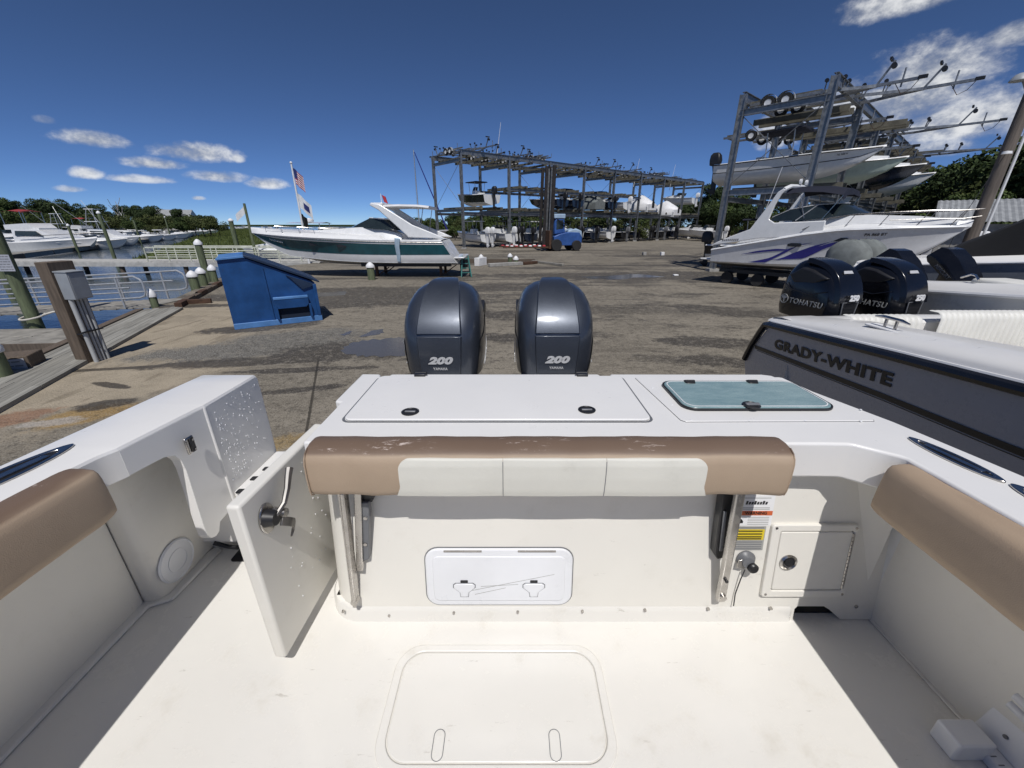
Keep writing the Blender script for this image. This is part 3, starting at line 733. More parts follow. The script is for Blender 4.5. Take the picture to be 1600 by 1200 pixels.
# lid of the motor well locker and its fittings
lo_ = rrect(-.522, .432, 1.078, 1.462, .028, 5)
MB().ring([(u * 1.0, v) for u, v in rrect(-.526, .436, 1.074, 1.466, .03, 5)], rrect(-.519, .429, 1.081, 1.459, .026, 5), TOP, TOP + .0012).build('locker_lid_gasket', GREYP, boat)
ll = MB().prism(rrect(-.518, .428, 1.082, 1.458, .026, 5), TOP, TOP + .008).build('locker_lid', GEL, boat, bevel=.005, seg=3)
for px, py in ((641, 644), (917, 641)):
    p = gp(px, py, TOP + .008); T_ = Matrix.Translation(p)
    lt = MB().lathe([(0, 0), (.027, 0), (.028, .003), (.023, .005), (.021, .002), (0, .002)], 28, T_).build('lid_latch', BLACK, ll)
    MB().box(p.x - .017, p.x + .017, p.y - .0045, p.y + .0045, p.z + .001, p.z + .005).build('latch_grip', GREYP, lt, bevel=.002)
for px in (-.36, .275):
    h = MB().box(px - .022, px + .022, 1.445, 1.475, TOP + .002, TOP + .017).cyl((px - .024, 1.472, TOP + .012), (px + .024, 1.472, TOP + .012), .008, n=10).build('lid_hinge', BLACK, ll, bevel=.003)
# bait well panel with frosted lid
bp = [(.482, 1.445), (.487, 1.450), (1.045, 1.452), (1.055, 1.445), (1.112, 1.092), (1.105, 1.082), (.53, 1.078), (.518, 1.09)]
bw = MB().prism([(u, v) for u, v in bp], TOP, TOP + .0035).build('bait_well_panel', GEL, boat, bevel=.002)
MB().ring([(lerp(.8, u, 1.004), lerp(1.27, v, 1.008)) for u, v in bp], [(lerp(.8, u, .999), lerp(1.27, v, .998)) for u, v in bp], TOP, TOP + .0012).build('panel_joint', GREYP, bw)
go = rrect(.553, 1.050, 1.146, 1.392, .045, 6); gi = rrect(.5575, 1.0455, 1.1505, 1.3875, .042, 6)
MB().ring(go, gi, TOP + .0035, TOP + .013).build('lid_gasket', BLACK, bw, bevel=.002)
tl = MB().prism(rrect(.5585, 1.0445, 1.1515, 1.3865, .041, 6), TOP + .0035, TOP + .015).build('bait_well_lid', TEALLID, bw, bevel=.004, seg=3)
MB().ring(rrect(.566, 1.037, 1.159, 1.379, .036, 6), rrect(.569, 1.034, 1.162, 1.376, .034, 6), TOP + .0152, TOP + .0162).build('lid_edge', CAPW, tl)
p = gp(1174, 634, TOP + .016)
MB().lathe([(0, 0), (.026, 0), (.027, .004), (.021, .007), (.018, .003), (0, .003)], 28, Matrix.Translation(p)).build('lid_latch', BLACK, tl)
MB().bar((p.x - .02, p.y, p.z + .006), (p.x + .022, p.y - .004, p.z + .008), .014, .007).build('latch_grip', GREYP, tl, bevel=.002)
for px, py in ((1078, 598), (1176, 598)):
    q = gp(px, py, TOP + .014)
    MB().prism(rrect(q.x - .019, q.x + .019, q.y - .012, q.y + .022, .009, 3), TOP + .004, TOP + .018).cyl((q.x - .019, q.y + .004, TOP + .018), (q.x + .019, q.y + .004, TOP + .018), .006, n=10).build('lid_hinge', BLACK, bw, bevel=.003)
for px, py in ((1080, 656), (1170, 657), (1258, 657), (1345, 658), (1050, 632), (1020, 606), (1345, 640)):
    q = gp(px, py, TOP + .0035); MB().cyl((q.x, q.y, TOP + .003), (q.x, q.y, TOP + .0048), .004, .003, 8).build('screw', CAPW, bw)
# cushions ---------------------------------------------------------------
def cushion(x0, x1, prof, n=40, r=.03, axis='x'):
    """profile swept along an axis with rounded ends"""
    rings = []; cy = sum(p[0] for p in prof) / len(prof); cz = sum(p[1] for p in prof) / len(prof)
    L = x1 - x0; S = [0, .06, .2, .45, .75, 1.0]
    st = [r * a for a in S] + [r + (L - 2 * r) * i / n for i in range(1, n)] + [L - r * a for a in reversed(S)]
    for s_ in st:
        e = min(s_, L - s_) / r; e = min(1, e); k = math.sqrt(max(0.0, 1 - (1 - e) ** 2)); k = lerp(.84, 1, k)
        w_ = .0016 * math.sin(s_ * 23) + .0012 * math.sin(s_ * 57 + 1)
        rings.append([(x0 + s_, cy + (a - cy) * k + w_ * (1 if a < cy else 0), cz + (b - cz) * lerp(.92, 1, (k - .84) / .16) + w_ * .5) for a, b in prof])
    return MB().loft(rings)
pf = [(.985, 2.062), (.93, 2.056), (.902, 2.057), (.892, 2.064), (.888, 2.08), (.8865, 2.12), (.8885, 2.16), (.893, 2.176), (.902, 2.187), (.918, 2.195), (.945, 2.200), (.975, 2.199), (.986, 2.19)]
ab = cushion(-.552, .748, pf, r=.02).build('aft_bolster', VINYL, boat, angle=60)
def front_y(z): return interp([2.05, 2.064, 2.08, 2.12, 2.16, 2.176, 2.187], [.905, .892, .888, .8865, .8885, .893, .902], z)
zb, zt = 2.064, 2.179
def pnl(x0, x1, rl, rr_):
    top = []
    pts = [(x0, zb), (x1, zb)]
    if rr_: pts += [(x1 - .012, zt - .035)] + [(x1 - .012 - .03 + .03 * math.cos(a), zt - .03 + .03 * math.sin(a)) for a in (0, .4, .8, 1.2, PI / 2)]
    else: pts += [(x1, zt)]
    if rl: pts += [(x0 + .012 + .03 - .03 * math.sin(a), zt - .03 + .03 * math.cos(a)) for a in (0, .4, .8, 1.2, PI / 2)] + [(x0 + .012, zt - .035)]
    else: pts += [(x0, zt)]
    k = MB(); n = len(pts)
    vs = []
    # vertical strips so the panel follows the curved face
    zs = [zb + (zt - zb) * (1 - (1 - i / 22) ** 1.8) for i in range(23)]
    rows = []
    for z in zs:
        xl = x0 if not rl else x0 + .012 * min(1, (z - zb) / .03) + (max(0, .03 - math.sqrt(max(0, .03 ** 2 - max(0, z - (zt - .03)) ** 2))) if z > zt - .03 else 0)
        xr = x1 if not rr_ else x1 - .012 * min(1, (z - zb) / .03) - (max(0, .03 - math.sqrt(max(0, .03 ** 2 - max(0, z - (zt - .03)) ** 2))) if z > zt - .03 else 0)
        rows.append((xl, xr, z))
    fr = [[(lerp(xl, xr, i / 10), front_y(z) - .0045 - .002 * math.sin(PI * i / 10), z) for i in range(11)] for xl, xr, z in rows]
    bk = [[(px, py + .012, pz) for px, py, pz in r] for r in fr]
    ringl = [fr[i] + bk[i][::-1] for i in range(len(fr))]
    return k.loft(ringl)
for a, b_, l, r_ in ((-.312, -.0245, True, False), (-.0235, .248, False, False), (.249, .527, False, True)):
    pnl(a, b_, l, r_).build('cream_panel', VINYLW, ab, angle=50)
for xx in (-.024, .2485): MB().tube([(xx, front_y(z) - .0055, z) for z in (2.064, 2.08, 2.10, 2.12, 2.14, 2.16, 2.172)], .0011, 5).build('seam', GREYD, ab)
for xe, sg in ((-.547, 1), (.743, -1)):
    MB().tube([(xe, y + .0 , z) for y, z in pf[1:10]], .0022, 6).build('piping', VINYL, ab)
def side_cushion(y0, y1, xface, xback, z0=2.045, z1=2.192, side=-1):
    # side bolsters run fore and aft: profile in X,Z swept along Y
    s = 1 if side < 0 else -1          # face looks towards +X on the left
    w_ = abs(xface - xback)
    P = [(0, z0 + .008), (w_ * .6, z0), (w_ * .90, z0 + .003), (w_ * .985, z0 + .012), (w_, z0 + .03), (w_ * .985, z0 + .08), (w_ * .955, z1 - .032), (w_ * .915, z1 - .016), (w_ * .82, z1 - .005), (w_ * .55, z1 - .001), (w_ * .2, z1), (0, z1 - .004)]
    m = MB(); q = cushion(y0, y1, [(a, b) for a, b in P], n=46, r=.045)
    vs = [(xback + s * y, x, z) for x, y, z in q.v]
    m.add(vs, q.f); return m
side_cushion(-1.6, .835, -1.02, -1.118).build('side_bolster', VINYL, boat, angle=60)
side_cushion(-1.6, .872, .962, 1.058, 2.03, 2.182, side=1).build('side_bolster', VINYL, boat, angle=60)
# folding-seat brackets under the bolster
def bracket(xs, sgn):
    br = MB(); f = lambda px, py, Y: yp(px, py, Y)
    return br
bk = MB().bar((-.471, .918, 2.06), (-.502, .922, 1.615), .012, .034, up=(0, 1, 0)).build('seat_bracket', STEEL, boat, bevel=.003)
MB().bar((-.487, .935, 2.06), (-.510, .93, 1.63), .005, .03, up=(0, 1, 0)).build('bracket_strap', STEEL, bk)
MB().bar((-.440, .942, 2.06), (-.478, .94, 1.74), .020, .012, up=(0, 1, 0)).build('bracket_plate', STEEL, bk, bevel=.002)
MB().prism([(-.484, 1.782), (-.470, 1.768), (-.446, 1.778), (-.419, 1.995), (-.445, 1.995)], .945, .972, XZ).build('bracket_block', GREYP, bk, bevel=.003)
MB().box(-.440, -.412, .955, .985, 1.99, 2.06).build('bracket_shim', BLACK, bk)
for zz, xx in ((1.84, -.449), (1.94, -.435)): MB().cyl((xx, .946, zz), (xx, .941, zz), .006, n=10).build('bolt', STEEL, bk)
MB().cyl((-.501, .905, 1.635), (-.501, .93, 1.635), .011, n=12).build('pivot', STEEL, bk)
bk = MB().bar((.634, .912, 2.06), (.668, .922, 1.63), .026, .018, up=(0, 1, 0)).build('seat_bracket', STEEL, boat, bevel=.004)
MB().prism([(.626, 1.80), (.640, 1.78), (.668, 1.79), (.640, 2.03), (.608, 2.03)], .942, .975, XZ).build('bracket_block', BLACK, bk, bevel=.003)
MB().bar((.640, .938, 1.82), (.624, .938, 1.97), .010, .006, up=(0, 1, 0)).build('bracket_slide', GREYP, bk, bevel=.002)
MB().bar((.652, .935, 2.06), (.664, .94, 1.90), .008, .02, up=(0, 1, 0)).build('bracket_strap', RUST, bk, bevel=.002)
MB().cyl((.667, .905, 1.655), (.667, .92, 1.655), .010, n=12).build('pivot', STEEL, bk)
MB().cyl((.660, .902, 1.73), (.660, .92, 1.73), .005, n=10).build('bolt', BLACK, bk)
# white access hatch in the seat box
def onwall(x, z, d=0.0): return Vector((x, .928 - d + (z - FL) * RAKE, z))
WM = frame(onwall(0, FL), (1, 0, 0), (0, RAKE, 1))
def wl(pts): return [(u, v - FL) for u, v in pts]
def wplane(u, v, w): return tuple(WM @ Vector((u, v, w)))
ah = MB().prism(wl(rrect(-.276, .193, 1.596, 1.805, .042, 6)), -.004, .008, wplane).build('access_hatch', PLAS, boat, bevel=.005, seg=3)
MB().ring(wl(rrect(-.279, .196, 1.593, 1.808, .044, 6)), wl(rrect(-.275, .192, 1.597, 1.804, .041, 6)), -.002, .002, wplane).build('hatch_gasket', GREYP, ah)
MB().prism(wl(rrect(-.252, .169, 1.616, 1.780, .020, 5)), .006, .0105, wplane).build('hatch_panel', PLAS, ah, bevel=.003)
for cx in (-.153, .070):
    zc = 1.660
    tl_ = [(cx - .033, zc + .006), (cx - .014, zc - .010), (cx - .012, zc - .026), (cx + .012, zc - .026), (cx + .014, zc - .010), (cx + .033, zc + .006), (cx + .033, zc + .016), (cx + .026, zc + .022), (cx - .026, zc + .022), (cx - .033, zc + .016)]
    lt = MB().prism(wl(tl_), .010, .0145, wplane).build('tee_latch', PLAS, ah, bevel=.002)
    MB().ring(wl([(lerp(cx, u, 1.10), lerp(zc, v, 1.10)) for u, v in tl_]), wl([(lerp(cx, u, 1.03), lerp(zc, v, 1.03)) for u, v in tl_]), .010, .0112, wplane).build('latch_rim', GREYP, lt)
    MB().prism(wl(rrect(cx - .012, cx + .012, zc + .026, zc + .034, .002, 2)), .0105, .0125, wplane).build('latch_slot', BLACK, lt)
for cx in (-.155, .078):
    MB().prism(wl(rrect(cx - .060, cx + .060, 1.796, 1.8015, .001, 1)), .0055, .0105, wplane).build('hatch_hinge', STEEL, ah)
for (xa, za, xb, zb_) in ((-.128, 1.655, .135, 1.715), (-.12, 1.640, -.02, 1.665), (-.10, 1.670, .02, 1.678)): MB().prism(wl([(xa, za), (xb, zb_), (xb, zb_ + .0012), (xa, za + .0016)]), .0106, .0109, wplane).build('scuff_mark', MIDG, ah)
# hinged locker door on the right
ld = MB().ring(wl(rrect(.804, 1.074, 1.630, 1.893, .012, 3)), wl(rrect(.833, 1.061, 1.655, 1.870, .006, 3)), -.004, .012, wplane).build('locker_door', GELC, boat, bevel=.004, seg=3)
MB().prism(wl(rrect(.829, 1.063, 1.652, 1.873, .006, 3)), -.004, .0055, wplane).build('door_gap', GREYP, ld)
dp = MB().prism(wl(rrect(.8355, 1.0585, 1.6575, 1.8675, .005, 3)), -.003, .010, wplane).build('door_panel', GELC, ld, bevel=.003)
for i in range(15):
    zz = 1.666 + i * .0132; MB().cyl(tuple(WM @ Vector((1.060, zz - FL, .011))), tuple(WM @ Vector((1.060, zz + .011 - FL, .011))), .0042, n=8).build('hinge_knuckle', STEEL, ld)
MB().lathe([(0, 0), (.027, 0), (.028, .004), (.022, .008), (.019, .003), (0, .002)], 28, WM @ Matrix.Translation((.872, 1.760 - FL, .009))).build('pull_ring', STEEL, dp)
MB().lathe([(0, 0), (.016, 0), (.015, .004), (0, .004)], 20, WM @ Matrix.Translation((.874, 1.762 - FL, .011))).build('ring_cup', BLACK, dp)
for u, v in ((.817, 1.882), (1.064, 1.882), (.817, 1.642), (1.064, 1.642)):
    MB().cyl(tuple(WM @ Vector((u, v - FL, .011))), tuple(WM @ Vector((u, v - FL, .0135))), .005, .004, 10).build('screw', STEEL, ld)
# stickers beside the locker door
def sticker(x0, x1, z0, z1, m, d=.0012): return MB().prism(wl([(x0, z0), (x1, z0), (x1, z1), (x0, z1)]), .0002, d, wplane)
st = sticker(.700, .804, 1.884, 1.988, WHITED).build('warning_sticker', WHITED, boat)
sticker(.701, .803, 1.920, 1.935, ORANGED, .0018).build('orange_band', ORANGED, st)
text('lettering', 'WARNING', .014, BLACKD, st, WM @ Matrix.Translation((.752, 1.9275 - FL, .0022)), .0003, fat=.0004)
for q in range(8): MB().prism(wl([(.716 + q * .0085, 1.957), (.7222 + q * .0085, 1.957), (.7242 + q * .0085, 1.966 + .003 * (q % 3 == 0)), (.718 + q * .0085, 1.966 + .003 * (q % 3 == 0))]), .001, .0018, wplane).build('print_mark', BLACKD, st)
for z in (1.980, 1.947, 1.942): sticker(.708, .792, z - .002, z, GREYD, .0018).build('print_line', MIDG, st)
for z in (1.914, 1.908, 1.902, 1.896, 1.890): sticker(.730, .795, z - .0016, z, GREYD, .0018).build('print_line', MIDG, st)
MB().prism(wl([(.703, 1.893), (.716, 1.893), (.716, 1.900), (.711, 1.906), (.703, 1.910)]), .001, .0018, wplane).build('print_mark', BLACKD, st)
st = sticker(.692, .791, 1.797, 1.881, MIDG).build('capacity_sticker', MIDG, boat)
sticker(.695, .788, 1.834, 1.871, YELLOWD, .0018).build('yellow_band', YELLOWD, st)
for z in (1.867, 1.857, 1.847, 1.840): sticker(.702, .781, z - .0035, z, BLACKD, .0024).build('print_line', BLACKD, st)
for z in (1.878, 1.828, 1.820, 1.811, 1.804): sticker(.696, .785, z - .003, z, BLACKD, .0018).build('print_line', GREYD, st)
# key switch with a lanyard
ks = MB().lathe([(0, 0), (.029, 0), (.030, .006), (.022, .012), (.018, .022), (0, .024)], 24, WM @ Matrix.Translation((.741, 1.766 - FL, 0))).build('battery_switch', GREYP, boat)
MB().prism(wl([(.708, 1.746), (.732, 1.740), (.728, 1.776), (.711, 1.771)]), .014, .018, wplane).build('key_tag', STEEL, ks, bevel=.001)
MB().lathe([(0, 0), (.015, 0), (.016, .014), (.012, .018), (0, .018)], 18, WM @ Matrix.Translation((.752, 1.752 - FL, .018))).build('switch_knob', BLACK, ks)
MB().tube([tuple(WM @ Vector(q)) for q in ((.733, 1.74 - FL, .02), (.728, 1.70 - FL, .014), (.722, 1.64 - FL, .008), (.720, 1.598 - FL, .012))], .0018, 6).build('lanyard', BLACK, ks)
# transom door, swung into the cockpit
dr = MB().prism([(-.695, .777), (-.658, .774), (-.640, 1.205), (-.677, 1.21)], FL + .045, 2.118).build('transom_door', GELC, boat, bevel=.008, seg=3)
DM = frame((-.656, .80, FL), (.04, 1, 0), (0, 0, 1)); DM = Matrix.Translation((0, 0, 0)) @ DM
def dplane(u, v, w): return tuple(DM @ Vector((u, v, w)))
lp = MB().prism([(.045 + .038 * math.cos(a) * .8, .495 + .045 * math.sin(a)) for a in [2 * PI * i / 20 for i in range(20)]], .0, .007, dplane).build('latch_plate', STEEL, dr, bevel=.002)
MB().cyl(DM @ Vector((.04, .50, .005)), DM @ Vector((.04, .50, .034)), .025, .019, 16).build('latch_barrel', BLACK, lp)
MB().cyl(DM @ Vector((.066, .497, .010)), DM @ Vector((.066, .497, .044)), .015, .012, 14).build('latch_spindle', STEEL, lp)
MB().tube([DM @ Vector(q) for q in ((.045, .505, .03), (.075, .522, .038), (.10, .55, .038), (.125, .575, .032), (.140, .59, .030))], .008, 8, rfn=lambda q: .006 + .004 * q).build('latch_lever', DSTEEL, lp)
hd = MB()
hd.loft([[tuple(DM @ (Vector(c) + Vector(o))) for o in ((-.004, -.010, -.003), (.010, .010, -.003), (.010, .010, .003), (-.004, -.010, .003))] for c in ((.050, .480, .034), (.068, .462, .044), (.086, .444, .040), (.096, .424, .032), (.088, .406, .026))])
hd.build('latch_hook', DSTEEL, lp, bevel=.001)
for zz in (1.70, 2.0): MB().cyl((-.64, 1.20, zz), (-.64, 1.20, zz + .05), .008).build('door_hinge', STEEL, dr)
# rain drops
rr = random.Random(5)
def drops(name, plane, area, n, parent, rmin=.0014, rmax=.0034):
    k = MB()
    for _ in range(n):
        u, v = area(rr); r = rr.uniform(rmin, rmax)
        b = MB().ball((0, 0, 0), r, 8, 4, sc=(1, 1.15, .55)); o = Vector(plane(u, v, .0))
        ax = Vector(plane(u + 1, v, 0)) - o; ay = Vector(plane(u, v + 1, 0)) - o; az_ = Vector(plane(u, v, 1)) - o
        k.add([o + ax * p[0] + ay * p[1] + az_ * p[2] for p in b.v], b.f)
    return k.build(name, DROP, parent, fix=False, kind='stuff')
def jamb_area(r_):
    while True:
        u = r_.uniform(1.225, 1.48); v = r_.uniform(1.86, 2.17)
        if r_.random() < .25 + .75 * max(0, 1 - abs((u - 1.22) * .9 - (2.13 - v) * .35) / .09): return u, v
drops('rain_drops', lambda u, v, w: (-1.0298 + w, u, v), jamb_area, 150, boat)
def door_area(r_):
    while True:
        u, v = r_.uniform(.05, .40), r_.uniform(.12, .55)
        if r_.random() < (u / .40) ** 1.5: return u, v
drops('rain_drops', dplane, door_area, 45, dr)
# rod holders let into the gunwales
def rod_holder(c, ang, L_, W_, z):
    def lens(s): return [(c[0] + math.cos(ang) * u * s - math.sin(ang) * v * s, c[1] + math.sin(ang) * u * s + math.cos(ang) * v * s) for u, v in
                         [(L_ / 2 * math.cos(a) , W_ / 2 * math.sin(a) * (abs(math.sin(a)) ** .25)) for a in [2 * PI * i / 32 for i in range(32)]]]
    h = MB().ring(lens(1.0), lens(.78), z, z + .006).build('rod_holder', STEEL, boat, bevel=.002)
    MB().prism(lens(.79), z - .001, z + .002).build('holder_throat', BLACK, h)
    a = Vector((c[0] - math.cos(ang) * L_ * .30, c[1] - math.sin(ang) * L_ * .30, z + .004)); b_ = Vector((c[0] + math.cos(ang) * L_ * .30, c[1] + math.sin(ang) * L_ * .30, z + .004))
    MB().bar(a, b_, W_ * .28, .004).build('holder_bar', STEEL, h, bevel=.001)
    return h
rod_holder((-1.215, .79), R(83), .31, .075, TOP)
rod_holder((1.132, .875), R(98), .215, .050, TOP)
rod_holder((1.162, .665), R(96), .20, .060, TOP)
# white bracket block and fish ruler on the floor, right
MB().box(1.075, 1.165, .555, .615, FL, FL + .06).build('mounting_block', PLAS, boat, bevel=.006, seg=3)
ru = MB().prism([(1.15, .60), (1.20, .60), (1.225, .30), (1.15, .30)], FL + .001, FL + .03).build('measuring_strip', PLAS, boat, bevel=.004)
for i in range(14):
    y = .585 - i * .017; MB().box(1.153, 1.153 + (.026 if i % 4 == 0 else .014), y - .0012, y + .0012, FL + .0302, FL + .0308).build('tick_mark', GREYD, ru)
rk = MB().prism([(.0, 0), (.30, 0), (.30, .10), (.27, .12), (.03, .12), (0, .10)], 0, .012, lambda u, v, w: (1.195 + v * .25 - w, .62 - u, FL + .03 + v)).build('rack_plate', PLAS, boat, bevel=.004)
for u in (.05, .11, .20): MB().cyl((1.198, .62 - u, FL + .07), (1.190, .62 - u, FL + .072), .005, n=8).build('screw', GREYP, rk)
for zz in (.145, .175): MB().cyl((1.205, .60, FL + zz), (1.205, .30, FL + zz), .012, n=10).build('rack_bar', PLAS, rk)
# ---------------------------------------------------------------- outboard motors
# local axes: x to starboard, y aft, z up; origin = foot of the cowl, front face at y = 0
def cowl_ring(z, hw, yf, yb, p=3.2, n=40, tuck=0.0):
    pts = []; cy = (yf + yb) / 2; hl = (yb - yf) / 2
    for k in range(n):
        a = 2 * PI * k / n; ca, sa = math.cos(a), math.sin(a)
        u = math.copysign(abs(ca) ** (2 / p), ca); v = math.copysign(abs(sa) ** (2 / p), sa)
        wv = hw * (1 - tuck * max(0, v) ** 2)
        pts.append((u * wv, cy + v * hl, z))
    return pts
def lower_unit(root, m, s=1.0, y0=.12, z0=0.0, drop=1.35):
    k = MB()
    k.loft([cowl_ring(z0 - z * s, a * s, y0 + b * s, y0 + c_ * s, 2.6, 20) for z, a, b, c_ in ((.0, .17, 0, .52), (.12, .15, .03, .48), (.3, .09, .08, .42), (.7, .06, .12, .38), (drop - .35, .05, .14, .38), (drop - .3, .13, .10, .62), (drop - .27, .13, .10, .62), (drop - .25, .045, .14, .42), (drop - .05, .04, .16, .42), (drop + .12, .015, .24, .40))])
    lu = k.build('midsection', m, root)
    g = MB().lathe([(.001, -.22), (.04, -.14), (.065, 0), (.065, .18), (.05, .26), (.001, .3)], 16, Matrix.Translation((0, y0 + .26 * s, z0 - (drop - .06) * s)) @ Matrix.Rotation(-PI / 2, 4, 'X')).build('gearcase', m, root)
    pr = MB()
    for b in range(3):
        M = Matrix.Translation((0, y0 + .50 * s, z0 - (drop - .06) * s)) @ Matrix.Rotation(2 * PI * b / 3, 4, 'Y')
        pr.add([(0, -.03, .04), (.05, -.01, .1), (.09, .03, .17), (.0, .01, .20), (-.07, -.03, .15), (-.03, -.05, .07)], [(0, 1, 2, 3, 4, 5)], 0, M)
    pr.build('propeller', STEEL, root)
    MB().box(-.14 * s, .14 * s, y0 - .16 * s, y0 + .02, z0 - .42 * s, z0 - .06 * s).build('clamp_bracket', m, root, bevel=.01)

def yam(loc, rotz, label):
    root = thing('outboard_motor', label, 'outboard motor', loc, rotz, 'pair of blue grey outboard motors on the stern')
    H = .51
    zs = [0, .05, .12, .19, .255, .30, .35, .40, .44, .47, .495, .508, .512]
    hw = [.226, .233, .238, .240, .239, .236, .229, .214, .194, .166, .122, .066, .008]
    yf = [.0, -.008, -.012, -.010, -.002, .018, .052, .100, .150, .198, .25, .305, .36]
    yb = [.62, .66, .68, .69, .69, .68, .665, .64, .605, .565, .515, .45, .38]
    k = MB().loft([cowl_ring(z, a, b, c_, 3.8 if z < .42 else 3.0, 44, .22) for z, a, b, c_ in zip(zs, hw, yf, yb)])
    cw = k.build('cowl', COWLB, root, angle=70)
    # raised spine: front panel that rolls back over the top
    pz = [.02, .08, .14, .20, .248, .262, .30, .35, .40, .44, .47, .495, .510, .516, .514]
    py = [interp(zs, yf, z) for z in pz[:-3]] + [.305, .37, .46]
    pw = [.112, .116, .120, .122, .124, .124, .122, .117, .112, .107, .102, .096, .088, .078, .066]
    pn = MB(); rings = []
    for i, (z, y, w_) in enumerate(zip(pz, py, pw)):
        z0_, z1_ = pz[max(0, i - 1)], pz[min(len(pz) - 1, i + 1)]; y0_, y1_ = py[max(0, i - 1)], py[min(len(pz) - 1, i + 1)]
        d = Vector((0, y1_ - y0_, z1_ - z0_)).normalized(); nrm_ = Vector((0, -d.z, d.y))
        o = .0045 + (.0015 if z > .25 else 0)
        cvx = .0 if z < .255 else .003
        a, c_ = Vector((0, y, z)) + nrm_ * o, Vector((0, y, z)) - nrm_ * .03
        rings.append([(-w_, a.y, a.z), (-w_ * .5, (a + nrm_ * cvx).y, (a + nrm_ * cvx).z), (w_ * .5, (a + nrm_ * cvx).y, (a + nrm_ * cvx).z), (w_, a.y, a.z), (w_ + .016, c_.y, c_.z), (-w_ - .016, c_.y, c_.z)])
    lo = MB().loft(rings[:5]).build('front_panel', COWLB, root, bevel=.002, angle=50)
    up = MB().loft(rings[5:]).build('spine_panel', COWLB, root, bevel=.002, angle=50)
    # dark flanks below the shoulder line
    for s in (-1, 1):
        fk = MB(); rows = []
        for i, z in enumerate([-.01, .05, .12, .19, .25, .29]):
            w_ = interp(zs, hw, max(0, z)) ; a0 = interp(zs, yf, max(0, z)); b0 = interp(zs, yb, max(0, z)); row = []
            cut = .07 + .06 * (z / .29)
            for j in range(11):
                q = j / 10; yy = lerp(a0 + cut, b0 - .08, q)
                ring_ = cowl_ring(z, w_, a0, b0, 3.8, 160, .22); best = min((p for p in ring_ if p[0] * s > .05), key=lambda p: abs(p[1] - yy))
                zz = z + (0 if i < 4 else -(.10 * (1 - q) ** 2) * (i - 3) / 2)
                row.append((best[0] + s * .005, best[1], zz))
            rows.append(row)
        fk.loft(rows, closed=False); fk.build('side_panel', COWLD, root, angle=60, fix=False)
        vt = MB().prism([(.36, .33), (.50, .37), (.60, .33), (.56, .27), (.42, .28)], s * .190, s * .234, YZ).build('air_vent', BLACK, root, bevel=.008)
        st = MB().tube([(s * .243, .16, .035), (s * .2445, .28, .062), (s * .2435, .42, .095), (s * .230, .54, .13)], .0022, 5).build('side_stripe', SILVER, root)
        M = frame((s * .2455, .30, .045), (0, s * 1.0, .18), (0, -.18 * s, 1.0)); text('lettering', 'FourStroke', .045, SILVER, root, M, .001, shear=.35)
    M = frame((0, -.0185, .108), (1, 0, 0), (0, 0, 1))
    text('lettering', '200', .054, SILVER, root, M, .003, shear=.25, fat=.0030, sx=1.62)
    text('lettering', 'YAMAHA', .020, SILVER, root, frame((0, -.0150, .058), (1, 0, 0), (0, 0, 1)), .002, fat=.0004)
    MB().box(-.205, .205, .03, .60, -.05, 0).build('cowl_base', COWLD, root, bevel=.012)
    MB().lathe([(0, 0), (.03, 0), (.03, .01), (0, .012)], 16, Matrix.Translation((0, .12, -.03))).build('latch_disc', BLACK, root)
    lower_unit(root, COWLD, 1.0, .10, -.05)
    return root
yam((-.418, 2.20, 1.905), 0.0, 'blue grey outboard motor marked 200, the one toward the moored boats and blue bin')
yam((.262, 2.22, 1.905), 0.0, 'blue grey outboard motor marked 200, the one toward the black lettered motors')
# motor bracket between transom and motors
MB().prism([(-.60, 1.50), (.55, 1.50), (.50, 2.26), (-.60, 2.26)], 1.25, 1.70).build('motor_bracket', HULLW, boat, bevel=.03)
